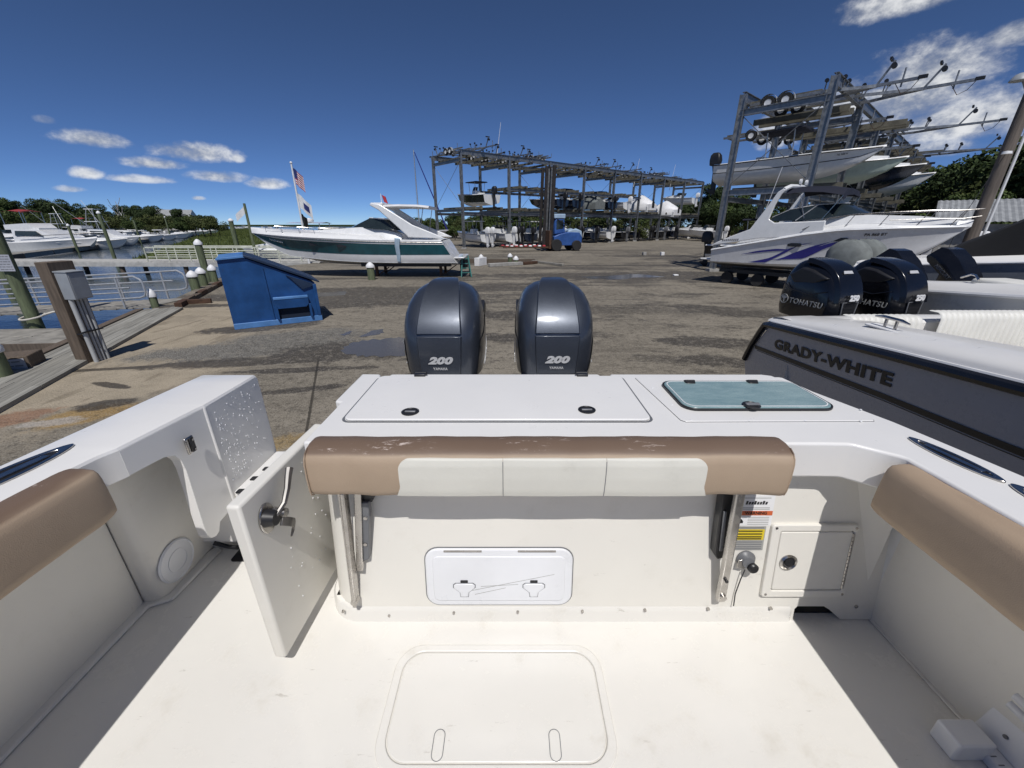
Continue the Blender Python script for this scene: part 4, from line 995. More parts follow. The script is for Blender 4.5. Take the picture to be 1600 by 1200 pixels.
# ---------------------------------------------------------------- boats moored on stands beside ours
# generic hull: local x forward, y to port, z up, origin under the transom at keel height 0
class Hull:
    def __init__(s, L, B, D, sheer=.22, full=.5, dead=.30, rake=.55, flare=.0, bowp=2.2, stern=1.0, sfn=None, trake=0.0):
        s.L, s.B, s.D, s.sheer, s.full, s.dead, s.rake, s.flare, s.bowp, s.stern = L, B, D, sheer, full, dead, rake, flare, bowp, stern; s.sfn = sfn; s.trake = trake
    def sec(s, t):
        b = s.B / 2 * lerp(s.stern, 1, min(1, t / .35)) * (1 - max(0, (t - s.full) / (1 - s.full)) ** s.bowp)
        zs = s.D * (1 + s.sheer * t ** 1.8) if s.sfn is None else float(np.interp(t, *s.sfn))
        bc = s.B / 2 * .87 * (1 - max(0, (t - s.full * .7) / (1 - s.full * .7)) ** 1.7); bc = min(bc, b * .93)
        zk = s.D * 1.02 * max(0, (t - s.rake) / (1 - s.rake)) ** 2.6
        zc = s.D * (s.dead + .50 * t ** 3)
        zk = min(zk * zs / s.D, zs); zc = max(zk + .02 * (1 - t), min(zc, zs - .04 * (1 - t)))
        return b, zs, bc, zc, zk
    def pt(s, t, q, side, off=0.0):
        b, zs, bc, zc, zk = s.sec(t)
        if q < .4: k = q / .4; y, z = bc * k, lerp(zk, zc, k)
        else:
            k = (q - .4) / .6; fl = 1 + (s.flare + 1.1 * t * t) * (1 - k) * .0
            y, z = lerp(bc, b, k ** (1 + .9 * t + s.flare)), lerp(zc, zs, k)
        return Vector((t * s.L - s.trake * (1 - q) * max(0.0, 1 - t * 7), side * (y + off), z))
    def strip(s, q0, q1, t0=0.0, t1=1.0, nt=22, nq=5, off=0.0, sides=(1, -1), mb=None, fq=None):
        mb = mb or MB()
        for sd_ in sides:
            def fn(i, j):
                t = lerp(t0, t1, i); a, b = (q0, q1) if fq is None else fq(t)
                return s.pt(t, lerp(a, b, j), sd_, off)
            mb.grid(fn, nt, nq)
        return mb
    def transom(s, mb, q0=0.0, q1=1.0, rake=.0):
        qs = [q0 + (q1 - q0) * i / 8 for i in range(9)]
        P = [s.pt(0, q, 1) for q in qs] + [s.pt(0, q, -1) for q in reversed(qs)]
        return mb.add(P, [tuple(range(len(P)))])
    def deck(s, tc0, tc1, w=.22, sole=.45, camber=.12, nt=20, lift=.0):
        mb = MB(); rows = []
        for i in range(nt + 1):
            t = i / nt; b, zs, bc, zc, zk = s.sec(t)
            inside = tc0 <= t <= tc1; ww = min(w, b * .5)
            zz = s.D * sole if inside else zs + camber * (1 - ((t - .5)) ** 2 * .5) * (1 if t > tc1 else .2)
            ze = zs + .04
            if inside: prof = [(b, zs), (b - .02, ze), (b - ww, ze), (b - ww - .01, zz), (0, zz)]
            else: prof = [(b, zs), (b - .02 if b > .03 else b, ze), (max(0, b - ww), ze + (zz - ze) * .6), (max(0, b - ww - .01) * .8, ze + (zz - ze) * .8), (0, zz)]
            row = [Vector((t * s.L, y, z)) for y, z in prof] + [Vector((t * s.L, -y, z)) for y, z in reversed(prof[:-1])]
            rows.append(row)
        # repeat the stations at the cockpit ends so the steps stay upright
        return mb.loft(rows, closed=False)
    def rail(s, q, r, m_off=.01, t0=0, t1=.985, n=22, mb=None):
        mb = mb or MB()
        for sd_ in (1, -1): mb.tube([s.pt(lerp(t0, t1, i / n), q, sd_, m_off) for i in range(n + 1)], r, 6)
        return mb

# --- the white boat with dark rub rail right beside ours (stern level with ours, bow behind the camera)
gw = thing('sport_boat', 'white fishing boat lettered GRADY-WHITE with a dark rub rail and ribbed white cushions', 'boat')
GCX = 4.33
def grail(Y): return interp([-5.6, -4.6, -3.2, -1.5, 0, 1.87, 2.65, 4.14, 4.5], [4.30, 3.72, 3.05, 2.68, 2.585, 2.62, 2.69, 2.75, 2.765], Y), interp([-5.6, -3, 0, 1.87, 2.65, 4.14, 4.5], [2.55, 2.35, 2.12, 1.967, 1.893, 1.761, 1.74], Y)
def gbot(Y):
    k = max(0, (-Y - .5) / 5.1); return lerp(.78, 1.6, k ** 2), lerp(.55, 1.9, k ** 2.4)
gys = [-5.6, -5.2, -4.6, -3.9, -3.2, -2.3, -1.5, -.5, .6, 1.87, 2.65, 3.4, 4.14]
def gside(Y, z, sd_=-1, off=0.0):
    xr, zr = grail(Y); k = max(0.0, (zr - z) / max(.2, (zr - gbot(Y)[0])))
    x = xr + .20 * k ** 1.4 * (1 + max(0, (-Y) / 4)) - off
    x = min(x, GCX)
    return Vector((x if sd_ < 0 else 2 * GCX - x, Y, z))
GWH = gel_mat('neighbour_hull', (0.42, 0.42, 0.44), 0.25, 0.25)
hb = MB()
for sd_ in (-1, 1):
    rows = []
    for Y in gys:
        xr, zr = grail(Y); zc, zk = gbot(Y)
        r = [gside(Y, lerp(zr, zc, i / 6), sd_) for i in range(7)]; r.append(Vector((GCX, Y, min(zk, zc))))
        rows.append(r)
    # the stern corner rakes aft as it goes down
    zs_ = [1.761, 1.60, 1.42, 1.23, 1.05, .9, .78]; ye = [4.14, 4.28, 4.45, 4.62, 4.62, 4.62, 4.62]
    rows.append([gside(y, z, sd_) for y, z in zip(ye, zs_)] + [Vector((GCX, 4.62, .55))])
    hb.loft(rows, closed=False)
tr = [gside(y, z, -1) for y, z in zip([4.139, 4.279, 4.449, 4.619, 4.619, 4.619, 4.619], [1.761, 1.60, 1.42, 1.23, 1.05, .9, .78])] + [Vector((GCX, 4.619, .55))] + [gside(y, z, 1) for y, z in zip([4.619, 4.619, 4.619, 4.619, 4.449, 4.279, 4.139], [.78, .9, 1.05, 1.23, 1.42, 1.60, 1.761])]
for i in range(7): hb.add([tr[i], tr[i + 1], tr[-2 - i] if i < 7 else tr[8], tr[-1 - i]], [(0, 1, 2, 3)])
hb.build('hull', GWH, gw)
# rub rail, wrapping down the stern corner
for sd_ in (-1, 1):
    pts = [gside(Y, grail(Y)[1] - .005, sd_, .012) for Y in gys] + [gside(y, z, sd_, .012) for y, z in zip([4.22, 4.30, 4.45, 4.60], [1.74, 1.64, 1.45, 1.23])]
    MB().tube(pts, .034, 8).build('rub_rail', HULLK, gw)
    MB().tube([gside(Y, grail(Y)[1] + .032, sd_, .004) for Y in gys], .012, 6).build('rail_strip', CAPW, gw)
# moulded cap
def gcap(sd_):
    rows = []
    for Y in gys + [4.22]:
        xr, zr = grail(Y); zr += .03; e = 1 - .55 * max(0, (Y - 3.6) / .62) ** 2; wd = min(.42, (GCX - xr) * .6)
        P = [(xr, zr), (xr + .012, zr + .035 * e), (xr + .04, zr + .062 * e), (xr + .10, zr + .085 * e), (xr + .22, zr + .105 * e), (xr + wd - .03, zr + .112 * e), (xr + wd, zr + .10 * e), (xr + wd + .01, zr - .02), (xr + wd + .01, zr - .55)]
        rows.append([Vector((x if sd_ < 0 else 2 * GCX - x, Y, z)) for x, z in P])
    return MB().loft(rows, closed=False)
for sd_ in (-1, 1): gcap(sd_).build('gunwale', GEL, gw, angle=60)
k = MB().loft([[(grail(4.2)[0] + .03 + i * (2 * GCX - 2 * grail(4.2)[0] - .06) / 10, y, z - .03 * abs(i - 5) / 5) for i in range(11)] for y, z in ((4.26, 1.70), (4.24, 1.80), (4.17, 1.865), (4.05, 1.885), (3.82, 1.89), (3.79, 1.87), (3.785, 1.15))], closed=False)
k.build('transom_cap', GEL, gw)
MB().add([(3.0, -4.4, 1.15), (5.66, -4.4, 1.15), (5.66, 3.8, 1.15), (3.0, 3.8, 1.15)], [(0, 1, 2, 3)]).build('cockpit_sole', GEL, gw)
MB().box(3.0, 5.66, -2.6, -2.5, 1.15, 2.5).build('cabin_bulkhead', GEL, gw)
# ribbed cushions against the transom
def ribbed(x0, x1, y, z0, z1, parent):
    n = max(4, int((x1 - x0) / .052)); rows = []
    prof = [(0, z0), (-.055, z0 + .02), (-.075, z0 + .08), (-.075, z1 - .06), (-.06, z1 - .02), (-.03, z1), (.06, z1)]
    xs = []
    for i in range(n):
        for q in (0, .12, .5, .88): xs.append((x0 + (i + q) * (x1 - x0) / n, {0: 0, .12: .7, .5: 1, .88: .7}[q]))
    xs.append((x1, 0))
    for x, b in xs: rows.append([(x, y + a * 1 - (.012 * b if a < .05 else 0), z + (.008 * b if z > z1 - .03 else 0)) for a, z in prof])
    return MB().loft(rows, closed=False).build('ribbed_cushion', VINYLP, parent, angle=80)
ribbed(3.20, 3.86, 3.75, 1.50, 1.935, gw); ribbed(4.02, 5.30, 3.75, 1.45, 1.975, gw)
# recessed cleat in the cap
c0 = Vector((2.93, 3.02, grail(3.02)[1] + .128))
MB().prism(rrect(c0.x - .06, c0.x + .06, c0.y - .19, c0.y + .17, .02, 3), c0.z + .0, c0.z + .012).build('cleat_pocket', CAPW, gw, bevel=.004)
cl = MB().tube([(c0.x, c0.y - .15, c0.z + .075), (c0.x, c0.y - .08, c0.z + .085), (c0.x, c0.y + .08, c0.z + .085), (c0.x, c0.y + .15, c0.z + .075)], .013, 8, rfn=lambda q: .006 + .009 * math.sin(PI * q)).build('cleat', STEEL, gw)
for yy in (-.045, .045): MB().cyl((c0.x, c0.y + yy, c0.z), (c0.x, c0.y + yy, c0.z + .083), .011, n=10).build('cleat_foot', STEEL, cl)
Y_ = 1.95; q = Vector((grail(Y_)[0] + .26, Y_, grail(Y_)[1] + .140))
MB().ring([(q.x + .035 * math.cos(a), q.y + .15 * math.sin(a)) for a in [2 * PI * i / 24 for i in range(24)]], [(q.x + .026 * math.cos(a), q.y + .13 * math.sin(a)) for a in [2 * PI * i / 24 for i in range(24)]], q.z - .004, q.z + .006).build('rod_holder', STEEL, gw)
MB().prism([(q.x + .027 * math.cos(a), q.y + .132 * math.sin(a)) for a in [2 * PI * i / 24 for i in range(24)]], q.z - .004, q.z + .002).build('holder_throat', BLACK, gw)
# stripes and name on the side
def gstripe(zt, zb, y0, y1, m, off=.004, n=24):
    k = MB(); yy = [y for y in gys if y0 <= y <= y1]; yy = sorted(set([y0] + yy + [min(y1, 4.14)] + ([y1] if y1 > 4.14 else [])))
    k.loft([[gside(y, lerp(zt(y), zb(y), j), -1, off) for j in (0, .5, 1)] for y in yy], closed=False)
    return k.build('hull_stripe', m, gw, fix=False)
def stz(Y): return interp([-5.5, 0, 1.6, 4.42], [2.05, 1.76, 1.665, 1.438], Y)
gstripe(lambda Y: stz(Y) + .020, lambda Y: stz(Y) - .022, -5.0, 4.40, BLACKD)
gstripe(lambda Y: stz(Y) - .030, lambda Y: stz(Y) - .036, -5.0, 4.36, BLACKD)
def gtext(s, px0, px1, size, parent):
    a = None
    for it in range(1):
        y0, z0 = 4.03, 1.58; y1, z1 = 2.62, 1.715
    n = len(s)
    cu_w = [None]
    def warp(co):
        tt = co.x / cu_w[0] if cu_w[0] else 0
        Y = lerp(y0, y1, tt); z = lerp(z0, z1, tt) + co.y
        return gside(Y, z, -1, .005 + co.z)
    cu = bpy.data.curves.new('t', 'FONT'); cu.body = s; cu.size = size; cu.offset = .006; cu.extrude = .001; cu.align_x = 'LEFT'; cu.align_y = 'CENTER'; cu.space_character = 1.08; cu.resolution_u = 3
    tmp = bpy.data.objects.new('t', cu); COL.objects.link(tmp); bpy.context.view_layer.update()
    me = bpy.data.meshes.new_from_object(tmp.evaluated_get(bpy.context.evaluated_depsgraph_get())); bpy.data.objects.remove(tmp); bpy.data.curves.remove(cu)
    cu_w[0] = max(v.co.x for v in me.vertices); me.materials.clear(); me.materials.append(BLACKD)
    for v in me.vertices: v.co = warp(v.co)
    o = bpy.data.objects.new('lettering', me); link(o, parent)
gtext('GRADY-WHITE', 0, 0, .135, gw)
# its two black motors, steered over
def toh(loc, rotz, label, name_txt=True):
    root = thing('outboard_motor', label, 'outboard motor', loc, rotz, 'pair of black outboard motors marked 250')
    zs = [0, .10, .22, .34, .44, .52, .58, .63, .665, .685, .69]
    hw = [.235, .25, .255, .25, .238, .218, .19, .15, .10, .05, .008]
    yf = [0, -.01, -.01, .01, .045, .09, .15, .23, .32, .42, .50]
    yb = [.78, .80, .80, .79, .775, .75, .72, .69, .65, .60, .54]
    MB().loft([cowl_ring(z, a, b, c_, 4.0, 48, .12) for z, a, b, c_ in zip(zs, hw, yf, yb)]).build('cowl', COWLK, root, angle=70)
    # raised top band from nose over the crown
    pz = [.235, .34, .44, .52, .58, .63, .668, .69, .695]; py = [interp(zs, yf, z) for z in pz[:-1]] + [.52]; py[-2] = .45
    rings = []
    for i, (z, y) in enumerate(zip(pz, py)):
        a, b = max(0, i - 1), min(len(pz) - 1, i + 1); d = Vector((0, py[b] - py[a], pz[b] - pz[a])).normalized(); n_ = Vector((0, -d.z, d.y)); w_ = lerp(.175, .15, i / 8)
        p = Vector((0, y, z)); u, l = p + n_ * .014, p - n_ * .04
        rings.append([(-w_, u.y, u.z), (0, (u + n_ * .006).y, (u + n_ * .006).z), (w_, u.y, u.z), (w_ + .02, l.y, l.z), (-w_ - .02, l.y, l.z)])
    MB().loft(rings).build('top_panel', COWLK, root, bevel=.005, angle=50)
    M0 = frame((0, interp(zs, yf, .545) - .016, .552), (1, 0, 0), (0, .55, .84))
    MB().prism([(-.07, -.018), (.07, -.018), (.06, .018), (-.06, .018)], .004, .008, M=M0 @ Matrix.Translation((-.01, .02, .004))).build('top_badge', SILVER, root)
    text('lettering', '250', .088, WHITED, root, frame((.0, -.046, .295), (1, 0, 0), (0, .10, 1)), .004, shear=.12, fat=.004)
    MB().ring([(-.10, .05), (.10, .05), (.12, .25), (-.12, .25)], [(-.088, .06), (.088, .06), (.106, .24), (-.106, .24)], -.024, -.012, XZ).build('grille_frame', GREYP, root, bevel=.003)
    MB().prism([(-.09, .06), (.09, .06), (.108, .24), (-.108, .24)], -.018, -.012, XZ).build('grille_panel', BLACK, root)
    for q in range(4): MB().box(-.085, .085, -.022, -.017, .085 + q * .04, .10 + q * .04).build('grille_bar', BLACK, root)
    for s in (-1, 1):
        M = frame((s * .2545, .42, .19), (0, s, 0), (0, 0, 1))
        text('lettering', 'TOHATSU', .090, MIDG, root, M @ Matrix.Translation((.095, 0, .0035)), .002, shear=.10, fat=.0012, spacing=1.12)
        Mb = M @ Matrix.Translation((-.205, .01, -.002))
        MB().ring(circ(0, 0, .058, 24), circ(0, 0, .050, 24), 0, .0075, M=Mb).build('emblem_ring', MIDG, root)
        e = MB().prism([(-.040, .030), (-.012, .040), (0, .030), (.012, .040), (.040, .030), (.030, .008), (.009, .004), (.006, -.040), (-.006, -.040), (-.009, .004), (-.030, .008)], 0, .0075, M=Mb).build('emblem', MIDG, root)
        MB().prism([(.14, .50), (.30, .42), (.56, .40), (.66, .50), (.50, .60), (.36, .58)], s * .14, s * .2395, YZ).build('mesh_panel', BLACK, root, bevel=.02)
        MB().tube([(s * .252, .10, .36), (s * .253, .30, .30), (s * .252, .55, .33), (s * .24, .70, .40)], .006, 6).build('crease_trim', COWLD, root)
    lower_unit(root, COWLK, 1.1, .1, 0.0, 1.45)
    return root
toh((3.94, 4.66, 1.655), R(14), 'black outboard motor marked 250 whose TOHATSU side lettering is in full view')
toh((4.74, 4.70, 1.655), R(14), 'black outboard motor marked 250 whose TOHATSU side lettering is half hidden')
MB().prism([(3.5, 4.55), (5.15, 4.55), (5.05, 4.95), (3.6, 4.95)], .95, 1.40).build('motor_bracket', HULLW, gw, bevel=.03)

# --- next boat: white sides, black angular motors tilted up
def row_boat(name, label, cx, stern_y, half, z_st, z_slope, hullm, L=7.5):
    root = thing(name, label, 'boat')
    ysr = [stern_y - L * i / 16 for i in range(17)]
    def rail_(Y):
        k = max(0, ((stern_y - Y) / L - .5) / .5); return half * (1 - k ** 2.2), z_st + z_slope * (stern_y - Y) * (1 - .3 * (stern_y - Y) / L)
    hb = MB()
    for sd_ in (-1, 1):
        rows = []
        for Y in ysr:
            h, z = rail_(Y); k = max(0, ((stern_y - Y) / L - .4) / .6); zc = lerp(.75, z - .2, k ** 2.5); zk = lerp(.5, z - .1, k ** 3)
            rows.append([(cx + sd_ * h, Y, z), (cx + sd_ * h * .97, Y, lerp(z, zc, .5)), (cx + sd_ * h * .88, Y, zc), (cx, Y, zk)])
        hb.loft(rows, closed=False)
    h, z = rail_(stern_y); hb.add([(cx - h, stern_y - .001, z), (cx - h * .88, stern_y - .001, .75), (cx, stern_y - .001, .5), (cx + h * .88, stern_y - .001, .75), (cx + h, stern_y - .001, z)], [(0, 1, 2, 3, 4)])
    hb.build('hull', hullm, root)
    for sd_ in (-1, 1):
        MB().tube([(cx + sd_ * (rail_(Y)[0] + .01), Y, rail_(Y)[1]) for Y in ysr[:-1]], .025, 6).build('rub_rail', CAPW, root)
        rows = []
        for Y in ysr[:-1]:
            h, z = rail_(Y); h2 = max(0, h - .32)
            rows.append([(cx + sd_ * h, Y, z + .02), (cx + sd_ * (h - .06), Y, z + .10), (cx + sd_ * (h2 + .05), Y, z + .12), (cx + sd_ * h2, Y, z + .10), (cx + sd_ * h2, Y, z - .5)])
        MB().loft(rows, closed=False).build('gunwale', GEL, root, angle=50)
    h, z = rail_(stern_y)
    MB().box(cx - h + .02, cx + h - .02, stern_y - .5, stern_y - .003, z - .5, z + .105).build('transom_cap', GEL, root, bevel=.03)
    MB().box(cx - h + .1, cx + h - .1, stern_y - L * .62, stern_y - .5, 1.2, 1.25).build('cockpit_sole', GEL, root)
    return root, rail_
b2, r2 = row_boat('center_console', 'white fishing boat with black angular motors tilted up on its stern', 6.70, 5.75, 1.55, 1.90, .105, HULLG)
for (x, y) in ((5.6, 4.6), (5.5, 3.9)):
    q = MB().tube([(5.28, y, 2.16), (5.34, y + .1, 2.20), (5.42, y + .22, 2.20), (5.44, y + .34, 2.15)], .012, 6).build('grab_rail', STEEL, b2)
MB().box(5.35, 5.75, 4.2, 4.75, 2.10, 2.17).build('cushion', VINYLP, b2, bevel=.03)
def merc(loc, rot, label):
    root = thing('outboard_motor', label, 'outboard motor', loc, 0, 'black angular motors tilted up', rot=rot); root.scale = (.86, .86, .86)
    sp = [(.04, 0), (-.06, .05), (-.05, .12), (.14, .22), (.46, .30), (.74, .31), (.88, .25), (.91, .10), (.82, 0)]
    cx_, cz_ = .42, .13
    def ringx(x, k, q): return [(x, cx_ + (y - cx_) * k, z * (q if z > .06 else 1)) for y, z in sp]
    MB().loft([ringx(-.27, .90, .40), ringx(-.255, .95, .55), ringx(-.15, 1.0, 1), ringx(.15, 1.0, 1), ringx(.255, .95, .55), ringx(.27, .90, .40)]).build('cowl', COWLK, root, angle=15)
    for s in (-1, 1):
        text('lettering', 'MERCURY', .085, GREYD, root, frame((s * .2725, .42, .06), (0, s, 0), (0, 0, 1)), .002, shear=.3, fat=.002)
        MB().prism([(.05, .03), (.75, .07), (.72, .09), (.06, .05)], s * .24, s * .268, YZ).build('cowl_crease', COWLD, root, bevel=.004)
    lower_unit(root, COWLK, 1.0, .08, 0, 1.4)
    return root
merc((6.28, 6.30, 1.78), (R(34), 0, R(2)), 'black angular outboard motor tilted up, beside the grey canvas motor covers')
merc((7.12, 6.30, 1.80), (R(34), 0, R(2)), 'black angular outboard motor tilted up, farther from the grey canvas motor covers')
# --- third boat: grey sides, white rail, black canvas enclosure, two covered motors
b3, r3 = row_boat('canvas_boat', 'grey sided boat with white rail under a black canvas enclosure', 0.0, 0.0, 1.30, 1.93, .12, mat('hull_blue_grey', (0.17, 0.185, 0.21), .25, var=.1), L=9.0)
MB().loft([[(-1.15, y, 2.20), (-1.05, y, z), (0, y, z + .18), (1.05, y, z), (1.15, y, 2.20)] for y, z in ((-1.15, 2.24), (-1.5, 2.45), (-2.0, 2.8), (-2.6, 3.2), (-4.4, 3.6), (-6.2, 3.4), (-7.0, 2.7))], closed=True).build('canvas_enclosure', BLACKC, b3, angle=50)
for px_ in (-.7, -.3): MB().tube([(px_, -.4, 1.95), (px_, -.35, 2.2), (px_ + .25, -.35, 2.2), (px_ + .25, -.4, 1.95)], .018, 6).build('stern_rail', STEEL, b3)
b3.location = (8.27, 9.25, 0); b3.rotation_euler = (0, 0, R(30))
def covered(loc, label):
    root = thing('outboard_motor', label, 'outboard motor', loc, R(30), 'outboard motors under grey canvas covers')
    k = MB(); rr_ = random.Random(int(loc[0] * 10)); rings = []
    for z, w_, a, b in ((-.12, .27, .0, .74), (.0, .29, -.05, .80), (.2, .29, -.05, .82), (.36, .27, -.02, .80), (.48, .235, .06, .75), (.57, .17, .17, .65), (.62, .09, .28, .54), (.63, .01, .38, .44)):
        rg = cowl_ring(z, w_, a, b, 2.7, 30, .05)
        rings.append([(x + .008 * math.sin(i * 2.1 + z * 13), y + .008 * math.cos(i * 1.7 + z * 9), zz + .006 * math.sin(i * 1.3)) for i, (x, y, zz) in enumerate(rg)])
    k.loft(rings); k.build('canvas_cover', COVERG, root, angle=70)
    rg = cowl_ring(-.06, .285, -.02, .78, 2.7, 30, .05); MB().tube(rg, .012, 6, closed=True).build('draw_cord', COVERG, root)
    lower_unit(root, COWLK, 1.0, .08, -.1, 1.4)
    return root
covered((7.83, 9.10, 1.80), 'outboard motor under a grey canvas cover, whole rounded cover in view')
covered((8.50, 9.48, 1.80), 'outboard motor under a grey canvas cover, mostly behind its twin')
# stands and blocks under the row
def stand(x, y, h, lab):
    root = thing('boat_stand', lab, 'boat stand', (x, y, 0), 0, 'tripod stands under the hulls in the near row')
    for a in range(3): MB().bar((.28 * math.cos(a * 2.09), .28 * math.sin(a * 2.09), .0), (0, 0, h * .75), .035, .035).build('leg', RUST, root)
    MB().cyl((0, 0, h * .7), (0, 0, h), .025, n=10).build('screw_shaft', RUST, root); MB().box(-.12, .12, -.12, .12, h, h + .05).build('pad', TIMBB, root)
for cx, ys_, hh, nm in ((0.0, (1.0, -2.5), .9, 'cockpit boat'), (GCX, (3.8, .2), .70, 'GRADY-WHITE boat'), (6.70, (5.0, 1.5), .68, 'boat with tilted motors'), (9.9, (6.3, 4.6), .66, 'black canvas boat')):
    for y, e in zip(ys_, ('stern', 'midships')):
        for s, sn in ((-1, 'water'), (1, 'shed')): stand(cx + s * .95, y, hh + .02, 'steel tripod stand under the %s of the %s, on its %s side' % (e, nm, sn))
        o = MB().box(cx - .25, cx + .25, y - .15, y + .15, .005, hh - .15).build('keel_block', TIMBB, bevel=.01); tag(o, 'timber block under the keel at the %s of the %s' % (e, nm), 'timber block', 'timber blocks under the keels in the near row')
# ---------------------------------------------------------------- things standing in the yard and along the bulkhead
# --- blue rubbish bin
d0, d1 = gp(367, 515), gp(502, 500); dd = (d1 - d0).normalized(); LD = (d1 - d0).length
bin_ = thing('dumpster', 'blue steel rubbish dumpster with sloped lids standing on the gravel', 'dumpster', d0, math.atan2(dd.y, dd.x))
W_ = 1.75
prof = [(0, .06), (LD, .06), (LD, 1.14), (.62, 1.90), (0, 1.86)]
k = MB().prism(prof, .0, .04, XZ).prism(prof, W_ - .04, W_, XZ).box(0, LD, .04, W_ - .04, .06, .10).box(0, .035, .04, W_ - .04, .10, 1.86).box(LD - .035, LD, .04, W_ - .04, .10, 1.14)
k.build('body', DUMPB, bin_, bevel=.008)
MB().bar((-.02, -.02, 1.885), (.66, -.02, 1.935), .07, .05).bar((-.02, W_ + .02, 1.885), (.66, W_ + .02, 1.935), .07, .05).build('rim', DUMPT, bin_, bevel=.006)
MB().box(-.01, .64, .02, W_ - .02, 1.87, 1.90).build('top_plate', DUMPT, bin_, bevel=.004)
for a in (0, 1):
    y0 = .0 + a * (W_ / 2 + .01); y1 = y0 + W_ / 2 - .02
    k = MB(); s0, s1 = Vector((.60, 0, 1.93)), Vector((LD + .12, 0, 1.13)); n = (s1 - s0).cross(Vector((0, 1, 0))).normalized()
    if n.z < 0: n = -n
    k.loft([[(p.x, y0 - .06, p.z), (p.x, y1 + .02, p.z), (p.x + n.x * h, y1 + .02, p.z + n.z * h), (p.x + n.x * h, y0 - .06, p.z + n.z * h)] for p, h in ((s0, .05), (s0.lerp(s1, .15), .07), (s0.lerp(s1, .8), .06), (s1, .04))])
    k.build('lid', mat('dumpster_lid', (0.012, 0.028, 0.065), .5, var=.2) if a == 0 else bpy.data.materials['dumpster_lid'], bin_, bevel=.01)
MB().prism([(1.52, 1.40), (LD + .03, 1.08), (LD - .35, .96), (1.62, 1.30)], -.05, -.004, XZ).build('lid_flap', bpy.data.materials['dumpster_lid'], bin_, bevel=.006)
MB().box(0, LD + .04, -.05, .0 - .003, 0, .16).box(0, LD + .04, W_ + .003, W_ + .05, 0, .16).build('skid', DUMPT, bin_, bevel=.01)
# fork pocket on the near side
MB().box(1.08, 1.98, -.13, -.004, .73, .80).build('pocket_top', DUMPT, bin_, bevel=.012)
MB().prism([(1.08, .73), (1.98, .73), (1.98, .56), (1.90, .47), (1.16, .47), (1.08, .56)], -.12, -.004, XZ).build('fork_pocket', DUMPB, bin_, bevel=.008)
MB().prism([(1.14, .17), (1.96, .17), (1.96, .48), (1.14, .48)], -.012, -.003, XZ).build('pocket_shadow_plate', mat('dumpster_pocket_shade', (0.004, 0.012, 0.03), .8), bin_)  # near-black plate: shade of the opening below the pocket, put in as colour
for x in (1.12, 2.0): MB().box(x - .03, x + .03, -.12, -.004, .165, .55).build('pocket_rib', DUMPB, bin_, bevel=.006)
MB().bar((1.0, -.02, .17), (.98, -.02, 1.62), .05, .03, up=(0, 1, 0)).build('corner_seam', DUMPB, bin_)
MB().bar((LD - .02, -.03, .17), (LD - .02, -.03, 1.10), .09, .06, up=(0, 1, 0)).build('corner_post', DUMPB, bin_, bevel=.01)
# --- utility post with electric box
pb = Vector((-9.15, 8.25, 0))
post = thing('electrical_post', 'thick brown timber post carrying a grey electrical box and conduits', 'utility post', pb, R(-4))
MB().box(-.12, .14, -.24, .24, -.3, 2.06).build('timber', TIMBB, post, bevel=.012)
MB().box(.145, .40, -.19, .15, 1.33, 1.86).build('electrical_box', BOXG, post, bevel=.01)
MB().box(.402, .410, -.17, .13, 1.35, 1.84).build('box_cover', BOXG, post, bevel=.004)
MB().prism([(.14, 1.865), (.42, 1.862), (.42, 1.875), (.14, 1.89)], -.20, .16, XZ).build('box_hood', BOXG, post)
for y, r in ((-.14, .042), (-.04, .026), (.03, .026), (.11, .034)): MB().cyl((.22 + r * .3, y, -.05), (.22, y, 1.33), r, n=12).build('conduit', CONDUIT, post)
MB().bar((.145, -.22, .62), (.30, -.20, .66), .02, .03).bar((.27, -.21, .66), (.27, .20, .66), .02, .03).build('conduit_strap', BLACK, post)
o = MB().box(-9.68, -9.40, 8.26, 8.30, .02, .98).build('board', WEATH, rot=(R(-4), R(-3), 0)); tag(o, 'weathered board leaning behind the timber post', 'board')
# --- concrete and plank walk along the bulkhead
e0, e1 = gp(88, 596), gp(287, 483); ax = (e1 - e0); ax.z = 0; LW = ax.length; ax.normalize(); nx = Vector((-ax.y, ax.x, 0))
walk = thing('boardwalk', 'grey weathered plank walk along the edge of the water', 'walkway', e0, math.atan2(ax.y, ax.x))
pr_ = random.Random(3); lens = []
wm = [mat('walk_plank', (0.25, 0.24, 0.21), .85, var=.25, vscale=2.5, stretch=(.4, 6, 6), dirt=.5, dirtcol=(.13, .11, .08), bump=.4), mat('walk_plank_pale', (0.31, 0.30, 0.265), .85, var=.22, vscale=2.5, stretch=(.4, 6, 6), dirt=.4, dirtcol=(.13, .11, .08), bump=.4)]
for row in range(8):
    xx = -2.2 - (row % 2) * .9
    while xx < LW:
        l = pr_.choice((1.8, 2.2, 2.6)); x1 = min(xx + l, LW + .1 * (row % 3))
        if x1 - xx > .2:
            dz = pr_.uniform(-.006, .006); MB().box(xx + .006, x1 - .006, row * .135 + .002, row * .135 + .133, -.02, .075 + dz * .5).build('plank', wm[pr_.random() < .4], walk, bevel=.003)
        xx = x1
MB().box(-2.4, LW, 1.09, 1.30, -.9, .11).build('stringer', TIMBB, walk, bevel=.01)
o = MB().box(-.5, .5, 0, .16, .0, .16).build('timber_kerb', RUST, bevel=.01, loc=gp(305, 475), rot=(0, 0, R(20))); tag(o, 'rusty brown timber lying across the end of the plank walk', 'timber')
ed = MB()
